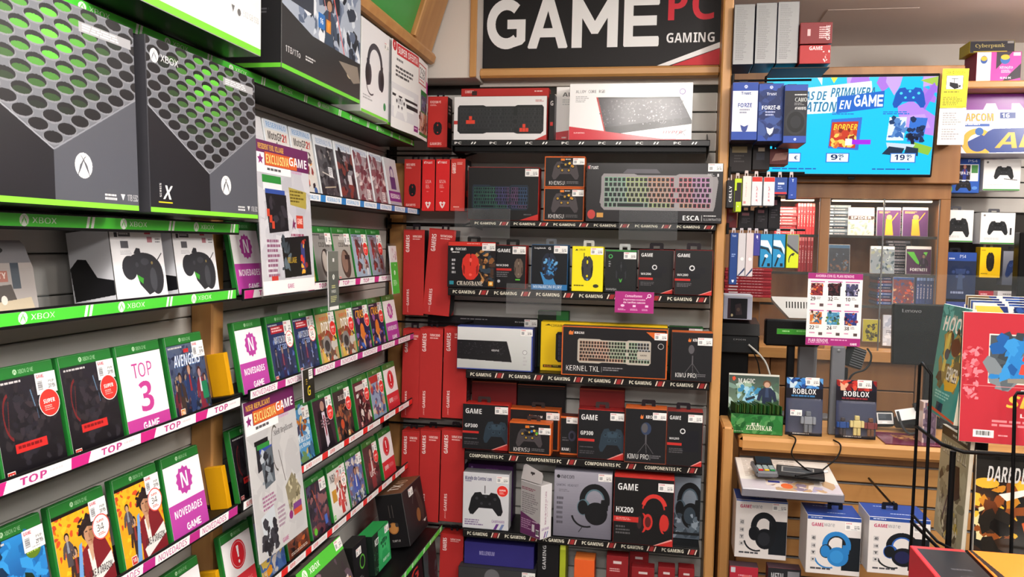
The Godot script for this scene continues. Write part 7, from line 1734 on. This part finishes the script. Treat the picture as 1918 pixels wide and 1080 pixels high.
	var rowe := [[0.253, 1.568, 0.026, 0.183, "f 24407c|t 20 3 56 4 d8e0f0 b Trust|n 20 40 60 8 2 8aa0d0|p d8e0f0 30 91 70 91 60 96 40 96", "24407c", "tall navy cable carton beside the upright"], [0.280, 1.599, 0.026, 0.152, "f c4c0c4|c 60 60 24 e8e4e4|p 2a3458 0 100 100 80 100 86 20 100", "b8b4b8", "grey carton with a dark curve, first of two on the lower hook"], [0.307, 1.598, 0.025, 0.154, "f ccc0c2|c 60 60 24 ece6e6|p 2a3458 0 100 100 80 100 86 20 100", "b8b4b8", "grey carton with a dark curve, second of two on the lower hook"], [0.331, 1.672, 0.022, 0.079, "f 3f3f8c|v 36 8 30 30 d8d8f0 b J", "3a3a80", "small violet pack on the lower hook"], [0.363, 1.632, 0.041, 0.117, "f 2a86b8|p e8ece8 0 18 60 18 100 44 100 62 70 40 0 34|p 26343c 0 36 70 42 90 60 50 46 0 44|c 52 66 16 e8ece8|l 46 70 20 98 5 1c242c|r 64 88 24 10 1c242c", "2a7aa8", "teal cable carton with a white flash, first of two"], [0.406, 1.633, 0.041, 0.117, "f 2a86b8|p e8ece8 0 18 60 18 100 44 100 62 70 40 0 34|p 26343c 0 36 70 42 90 60 50 46 0 44|c 52 66 16 e8ece8|l 46 70 20 98 5 1c242c|r 64 88 24 10 1c242c", "2a7aa8", "teal cable carton with a white flash, second of two"], [0.452, 1.632, 0.041, 0.118, "f c8d42c|p 7a7c80 0 0 100 0 100 54 0 26|p 3a3a3e 0 26 100 54 100 60 0 34|a 60 80 40 170 280 8 1.6 2a2a2e|r 46 56 14 8 2a2a2e", "b8c424", "grey and lime cable carton at the end of the lower hook"]]
	for q in rowe:
		hung("cable_box", q[6], q[0], q[1], q[2], q[3], -3.02, 0.05, q[4], q[5], q[5], {"tab": [0.5, 0.012, 0.018, "b8b0b4"]})
	for q in [[0.249, 1.768, 0.038, 0.078, "dark red pack behind the lime charger carton", "6a2026"], [0.301, 1.765, 0.054, 0.070, "black pack hanging behind the white charger cartons, nearer the upright", "1d1b1f"], [0.354, 1.770, 0.045, 0.077, "black pack hanging behind the white charger cartons, middle one", "211e22"], [0.399, 1.771, 0.041, 0.115, "black pack hanging behind the short blue pack", "1c1a1e"]]:
		hung("cable_box", q[4], q[0], q[1], q[2], q[3], -3.12, 0.04, "f %s|r 20 10 50 16 8a5a60|n 20 40 60 30 4 4a464c" % q[5], q[5], q[5], {})
	for q in [[1.96763, "middle hook bar beyond the upright holding charger cartons", 0.49], [1.76651, "lower hook bar beyond the upright holding cable cartons", 0.5], [2.29181, "upper hook bar beyond the upright holding headset cartons", 0.5]]:
		hook_bar(q[1], q[0], -3.075, 0.228, q[2], 0.0)

func build_far_shelving() -> void:
	var z := -4.4
	var wallp := Mb.new(self)
	plainbox(wallp, Vector3(1.9, 1.2, -4.5), Vector3(1.22, 2.4, 0.1), "groove_dark")
	var bay := setting("trim_3", wallp)
	bay.name = "wall_recess"
	slats(bay, 1.30, 2.5, 1.9, 2.2, 0.02, false, -4.44)
	var rail := Mb.new(self)
	rail.box(Transform3D(Basis(), Vector3(1.87, 2.45785, -4.3)), Vector3(1.1, 0.034, 0.24), {"side": "beech_rail"}, "c", 0.006)
	tag(rail.put(numbered("beech_shelf"), self), "beech shelf carrying two game console cartons above the purple sign", "shelf")
	var sg := thing("purple_sign", "purple sign with white lettering behind the arcade stick carton", "sign", Vector3(1.87, 2.23569, -4.33))
	var sm := Mb.new(self)
	sm.box(Transform3D(), Vector3(1.08, 0.220659, 0.02), {"front": look_of("f 8a3a9c|m GAME -4 20 60 60 f4f0f6 8a3a9c", 1.08, 0.27, 700.0), "side": Color(0.5, 0.2, 0.55)}, "h", 0.002)
	sm.put("panel", sg)
	var T := 2.49235
	carton("console_box", "dark carton with gold script stacked on the pink carton", "", 1.480, 2.6263, 0.192, 0.056, -4.22, 0.14, "f 26242c|r 0 0 100 6 4a4454|t 12 24 66 40 a89a5c S Cyberpunk|r 8 88 76 6 c8b83c|r 84 4 14 20 8a8684", "b8a82c", "34323c", {"cat": "console box"})
	carton("console_box", "white and pink console carton on the beech shelf", "", 1.505, T,  0.190, 0.133759, -4.2, 0.16, "f d84aa4|p 3a3640 44 0 80 0 44 60|p 3a3640 100 40 100 90 70 100 60 100|r 0 0 32 100 f2f0f0|e 16 26 8 14 3a5a9c|e 16 22 7 8 e8b43c|e 64 26 11 16 3a6ab0|e 64 18 10 9 e8b43c|t 52 50 30 8 f4f0f2 S NEOGEO|n 56 62 22 12 3 f0d0e0|t 54 86 26 7 f4f0f2 b SNK|r 82 2 16 12 d8d4d4|n 6 46 20 6 1 c8c4c4", "8a2a44", "d84aa4", {"cat": "console box"})
	carton("arcade_box", "white and blue arcade stick carton leaning before the purple sign", "", 1.500, 2.144, 0.361, 0.201, -4.1, 0.12, "f d4d4e0|s 4 30 0 40 100 60 6 16 c4c8dc e0e2ec b0b8d4|t 2 8 38 18 2a3a7a b CAPCOM|t 2.4 8.6 38 17 e0a03c b CAPCOM|r 0 32 36 6 3a5aa0|n 2 33 30 4 1 d8e0f0|r 48 6 18 14 2a3f7a|t 50 8 9 10 f0f2f8 b 16|p 2a3f80 2 82 40 44 100 40 100 96 10 100|a 22 76 15 40 310 7 1.0 d8a03c|t 42 52 26 36 d8a03c i A|t 70 46 28 40 d8a03c i P|c 24 50 5 2a5aa0", "b8bcd0", "d8dae4", {"lean": 6.0, "cat": "arcade box", "fin": "h"})
	carton("gamepad_box", "blue and white carton with a football picture and a black gamepad", "", 1.381, 1.978, 0.136, 0.159, -4.2, 0.07, "f 2f5ab0|r 0 0 100 14 2a4a9c|t 62 3 30 7 e8ecf4 r PS4|r 4 16 92 50 e8e8ec|r 26 18 44 44 2a2430|m fig 40 18 24 44 b08a78 c86a5a 2a3a8c 8a2f3c|t 34 38 34 8 f0f0f0 b FIFA 21|r 4 40 20 20 c83a44|r 74 18 20 24 4a8a4c|m pad 24 62 52 34 1c1c20 2a2a30 3a3a40|r 4 84 10 12 5ab85a|e 86 86 9 5 5a8ad0", "2a4a8c", "2f5ab0", {"tab": [0.5, 0.05, 0.02, "2a2a2e"]})
	var xw := "f ececec|m pad %s 2a2b2e 1f2022 3a3b3f|X 10 8 3 3a3a3a ececec|n 12 80 50 8 2 d0d0d0|r 0 96 100 4 3f8a3c|%s"
	carton("gamepad_box", "white carton with a black gamepad and cable, upper of the far ones", "", 1.544, 1.990, 0.159, 0.143, -4.2, 0.09, xw % ["28 18 54 46", "l 56 62 92 66 2 2a2b2e"], "d8d8d8", "e4e4e4", {"tab": [0.5, 0.05, 0.025, "c8c8cc"]})
	carton("gamepad_box", "white carton with a big black gamepad beside the cabinet", "", 1.369, 1.748, 0.128, 0.150, -4.2, 0.09, xw % ["10 22 78 64", "r 0 0 1 1 ececec"], "d8d8d8", "e4e4e4", {"tab": [0.5, 0.05, 0.02, "4a4a50"]})
	carton("gamepad_box", "white carton with a black gamepad and a small dongle", "", 1.538, 1.742, 0.148, 0.146, -4.2, 0.09, xw % ["20 24 60 48", "r 86 48 5 22 2a2b2e"], "d8d8d8", "e4e4e4", {"tab": [0.5, 0.05, 0.02, "4a4a50"]})
	carton("gamepad_box", "blue gamepad carton hanging beside the yellow mouse carton", "", 1.388, 1.480, 0.135, 0.221, -4.2, 0.08, "f 26304c|r 0 0 100 18 2f4f9c|t 46 5 20 7 e0e6f4 r PS4|n 10 12 30 5 1 c8d0e8|m pad 6 26 88 50 1f2c4c 34446c 3a4a7a|p 3a4868 44 44 56 44 60 80 40 80|n 20 84 60 8 1 8a94b0", "20305c", "2f4f9c", {"tab": [0.4, 0.05, 0.02, "2a2a2e"]})
	carton("mouse_box", "yellow mouse carton on the far wall beyond the glass", "", 1.514, 1.585, 0.089, 0.142, -4.2, 0.06, "f f0c41c|m mouse 26 16 48 64 2a2620 1f1c18 3a362c|n 6 8 30 6 1 8a741c|n 6 86 40 5 1 8a741c", "d0a818", "e0b81c", {"tab": [0.5, 0.04, 0.02, "8a8a8c"]})
	carton("gamepad_box", "slate carton with a navy gamepad at the edge of the far wall", "", 1.622, 1.553, 0.107, 0.159, -4.2, 0.06, "f 6a6e7c|g 0 0 100 100 8a8e9a 4a4e5c|m pad 10 24 90 56 24345c 34467a 2a3a64", "5a5e6c", "6a6e7c", {"tab": [0.5, 0.04, 0.02, "2a2a2e"]})
	carton("game_box", "white pack with a grey gun picture at the edge of the far wall", "", 1.588, 1.429, 0.106, 0.096, -4.15, 0.05, "f e4e2e6|n 20 10 60 8 1 6a6a6e|p 6a645a 24 40 70 36 74 80 24 84|p 4a4a50 74 40 90 60 84 70", "d8d8dc", "e4e4e8", {})
	carton("game_box", "red and navy packs' front carton below the yellow mouse carton", "", 1.510, 1.422, 0.078, 0.100, -4.2, 0.05, "f b03040|r 0 40 100 60 5a3a34|n 10 10 60 12 1 e8c0c4", "8a2a34", "b03040", {})
	carton("game_box", "blue pack with a price card low on the far wall", "", 1.382, 1.408, 0.129, 0.060, -4.15, 0.05, "f 3a4a90|r 60 10 36 50 e4e4ec|n 66 20 24 20 1 8a8aa0", "2a3a7a", "3a4a90", {})
	var pl := Mb.new(self)
	plainbox(pl, Vector3(1.59336, 1.59813, -4.06), Vector3(0.05, 0.394321, 0.06), "black_plastic", 0.004)
	var spk := pl.put(numbered("loudspeaker"), self)
	tag(spk, "tall black slab standing at the edge of the far wall", "speaker")

func comic(label: String, at: Vector3, rot: Vector3, w: float, h: float, th: float, src: String) -> void:
	var o := thing("comic_book", label, "comic book", at, rot)
	var mb := Mb.new(self)
	mb.box(Transform3D(), Vector3(w, h, th), {"front": look_of(src, w, h, 1800.0), "side": Color(0.8, 0.77, 0.7), "left": Color(0.15, 0.13, 0.13)}, "g", 0.0008)
	mb.put("book", o)

func build_rack() -> void:
	var z := -1.75
	var x0 := 0.591879
	var yt := 1.57927
	var yb := 1.32503
	comic("large red comic with a framed picture on the wire rack", Vector3(x0 + 0.105, yb, z - 0.006), Vector3(deg_to_rad(-3), deg_to_rad(-6), deg_to_rad(0.0)), 0.205, yt - yb + 0.004, 0.012, "f b4313c|s 4 60 2 26 14 40 1 3 c4505a a82c38 d8808a|r 23 16 77 38 d8d4cc|r 24 17 76 36 4a5258|s 5 30 24 17 76 36 4 12 5a646a 3a4248 7a848a|s 6 26 28 22 40 30 3 8 2f7fc4 3a8fd0 245a9c|s 7 22 58 20 42 30 3 8 c8342f d8483c a82a28|l 70 40 100 52 5 2f7fc4|p 8a8478 40 50 100 46 100 53 40 53|r 2 56 96 0.4 d8888c|t 50 58 46 3.4 f0e8e4 i MARVEL|t 40 63 72 9 e8a82c i SPIDER|t 39.6 62.6 72 9 f0c04c i SPIDER|t 52 76 60 3 f0d8d8 b LLEGA LA GATA|n 28 82 70 6 2 d88a90|r 12 90 18 6 e8e4e0|m bar 14 90.5 14 5|n 34 93 8 2 1 e0a0a4|r 74 95 20 3 d8b02c")
	comic("dark comic with a golden blaze low on the wire rack", Vector3(0.702887, 1.09869, z - 0.012), Vector3(deg_to_rad(-3), deg_to_rad(-6), 0), 0.14067, 0.206375, 0.012, "f 22211f|r 0 0 100 3 c8c8c8|r 0 1 100 6 141312|s 4 60 0 26 60 60 3 9 c8862c e8b83c 8a4a24 5a2f1c e8d8a0 2a1f1a|s 5 20 0 60 100 40 6 16 1a1816 26221e 3a2a20|e 14 30 16 5 f0b83c|p f0ece4 30 40 70 32 74 36 40 46|p c85a2c 60 66 80 60 84 78 66 80|t 14 13 70 15 d8d8d6 i DAREDEVIL")
	comic("teal comic facing sideways on the wire rack", Vector3(0.605975 - 0.012, 1.35168, -1.865), Vector3(deg_to_rad(-6), -PI / 2, deg_to_rad(0)), 0.17, 0.236828, 0.008, "f 3f8f88|s 4 20 0 0 100 16 4 10 5aa8a0 8a9a90 347a74|t 10 10 84 14 e4e4dc i HOOD|s 5 50 20 24 66 46 4 12 6a5a34 8a7a44 3a3428 c8a84c 4a5a3c|p c8b85a 30 60 34 26 44 24 40 60|e 66 36 16 8 5a2f20|t 50 54 36 12 e8e4d8 b ESPACIO|p d8a82c 46 68 90 66 80 74 50 76|n 20 78 60 8 3 8ac8c0|r 30 88 24 8 1f3a4c|p c8502f 0 94 100 98 100 100 0 97|e 40 44 8 5 3a4a5a")
	comic("beige comic with inky figures facing sideways, low on the rack", Vector3(0.62406 - 0.004, 1.08566, -1.865), Vector3(deg_to_rad(-2), -PI / 2, 0), 0.17, 0.236345, 0.008, "f a8a184|r 0 0 100 8 1c1a1a|n 40 3 56 4 1 d8d4c8|t 8 12 84 12 3a3630 i DAREDEVIL|t 9 11.5 84 12 c8c2aa i DAREDEVIL|s 4 60 10 34 80 60 3 9 8a8468 6a644c b8b294 4a4438 9a947a|p 2a1a1c 40 30 72 28 80 54 64 60 50 52|p 5a1f24 44 36 54 34 54 50 46 52|l 40 60 26 84 3 3a2a28|s 5 30 30 70 50 26 2 5 c8b25a 5a5440 d8d2b8")
	for k in 5:
		comic(["comic edge with a gold corner behind the red comic, first", "comic edge with a pale corner behind the red comic, second", "navy comic edge behind the red comic, third", "dark comic edge behind the red comic, fourth", "brown comic edge at the back of the stack behind the red comic"][k], Vector3(x0 + 0.128 + 0.002 * k, yb + 0.010 + 0.004 * k, z - 0.03 - 0.02 * k), Vector3(deg_to_rad(-3), deg_to_rad(-6), 0), 0.19, yt - yb + 0.006, 0.004, "f 24346c|p %s 0 0 22 0 30 8 0 8|p e0dcd0 30 0 36 0 38 8 32 8|s %d 20 36 0 60 10 2 4 2a4a8c 1a2850 3a5a9c" % [["d8b84c", "e0dcc8", "34487c", "3a3a3c", "6a5438"][k], k + 3])
	var rk := thing("comics_rack", "black wire comics rack at the near end of the counter", "rack", Vector3(0.72, 0, -1.92))
	var o := Vector3(0.72, 0, -1.92)
	var wire := func(called: String, pts: Array, r: float) -> void:
		var mb := Mb.new(self)
		var q := []
		for p in pts: q.append(p - o)
		mb.tube(q, r, "black_metal", "c", 8)
		mb.put(called, rk)
	var wl := x0 - 0.022
	wire.call("side_hoop", [Vector3(wl, 1.02941, -1.945), Vector3(wl, 1.44986, -1.945), Vector3(wl, 1.45643, -1.93), Vector3(wl, 1.44108, -1.865), Vector3(wl, 1.05068, -1.86)], 0.0035)
	wire.call("front_hoop", [Vector3(0.685439, 1.09331, -1.718), Vector3(0.675616, 1.42677, -1.718), Vector3(0.678972, 1.43424, -1.718), Vector3(0.758839, 1.43551, -1.718)], 0.0035)
	wire.call("pocket_rail", [Vector3(wl, yb - 0.012, -1.95), Vector3(wl, yb - 0.012, -1.775), Vector3(x0, yb - 0.012, -1.722), Vector3(x0 + 0.3, yb - 0.012, -1.722)], 0.004)
	wire.call("pocket_rail", [Vector3(wl, 1.11417, -1.95), Vector3(wl, 1.11417, -1.775), Vector3(x0, 1.11417, -1.722), Vector3(x0 + 0.3, 1.11417, -1.722)], 0.003)
	wire.call("pocket_floor", [Vector3(wl, 1.097, -1.95), Vector3(x0, 1.08381, -1.75), Vector3(x0 + 0.3, 1.08381, -1.75)], 0.004)
	wire.call("corner_upright", [Vector3(x0 - 0.004, 0.3, -1.768), Vector3(x0 - 0.004, 1.30318, -1.768)], 0.006)
	wire.call("centre_pole", [Vector3(0.72, 0.02, -1.99), Vector3(0.72, 1.58, -1.99)], 0.014)
	var ft := Mb.new(self)
	ft.lathe(Transform3D(Basis(), Vector3(0, 0, -0.07)), [Vector2(0.2, 0.0), Vector2(0.2, 0.015), Vector2(0.02, 0.03)], "black_metal", "c", 24)
	ft.put("base", rk)
	# cartons on a low plinth in the nearest corner
	var pt := 1.16758
	var pl := thing("display_plinth", "low white plinth below the nearest red and orange cartons", "plinth", Vector3(0.62, 0, -1.42))
	var p1 := Mb.new(self)
	p1.box(Transform3D(), Vector3(0.5, pt - 0.12, 0.34), {"side": "white_plastic"}, "c", 0.004)
	p1.put("body", pl)
	carton("open_carton", "red-edged carton with a black top in the nearest corner", "", 0.506371, pt - 0.1195, 0.0909384, 0.12, -1.38, 0.2, "f 8a1f2a|t 10 30 60 20 d8a0a4 b GAME", "b02a34", "f 26262a|r 0 0 100 6 c83a3c|r 0 0 8 100 b8303a|a 60 70 16 200 330 2 0.6 5a5a60|n 40 50 40 6 1 4a4a50", {"edge": "c83a3c", "fin": "h"})
	carton("open_carton", "orange carton beside the red-edged one in the nearest corner", "", 0.635457, pt - 0.1195, 0.15417, 0.12, -1.38, 0.2, "f d8702c", "3a2a26", "f e8842f|p 2a2220 0 0 4 0 14 100 4 100", {"edge": "d8742c"})
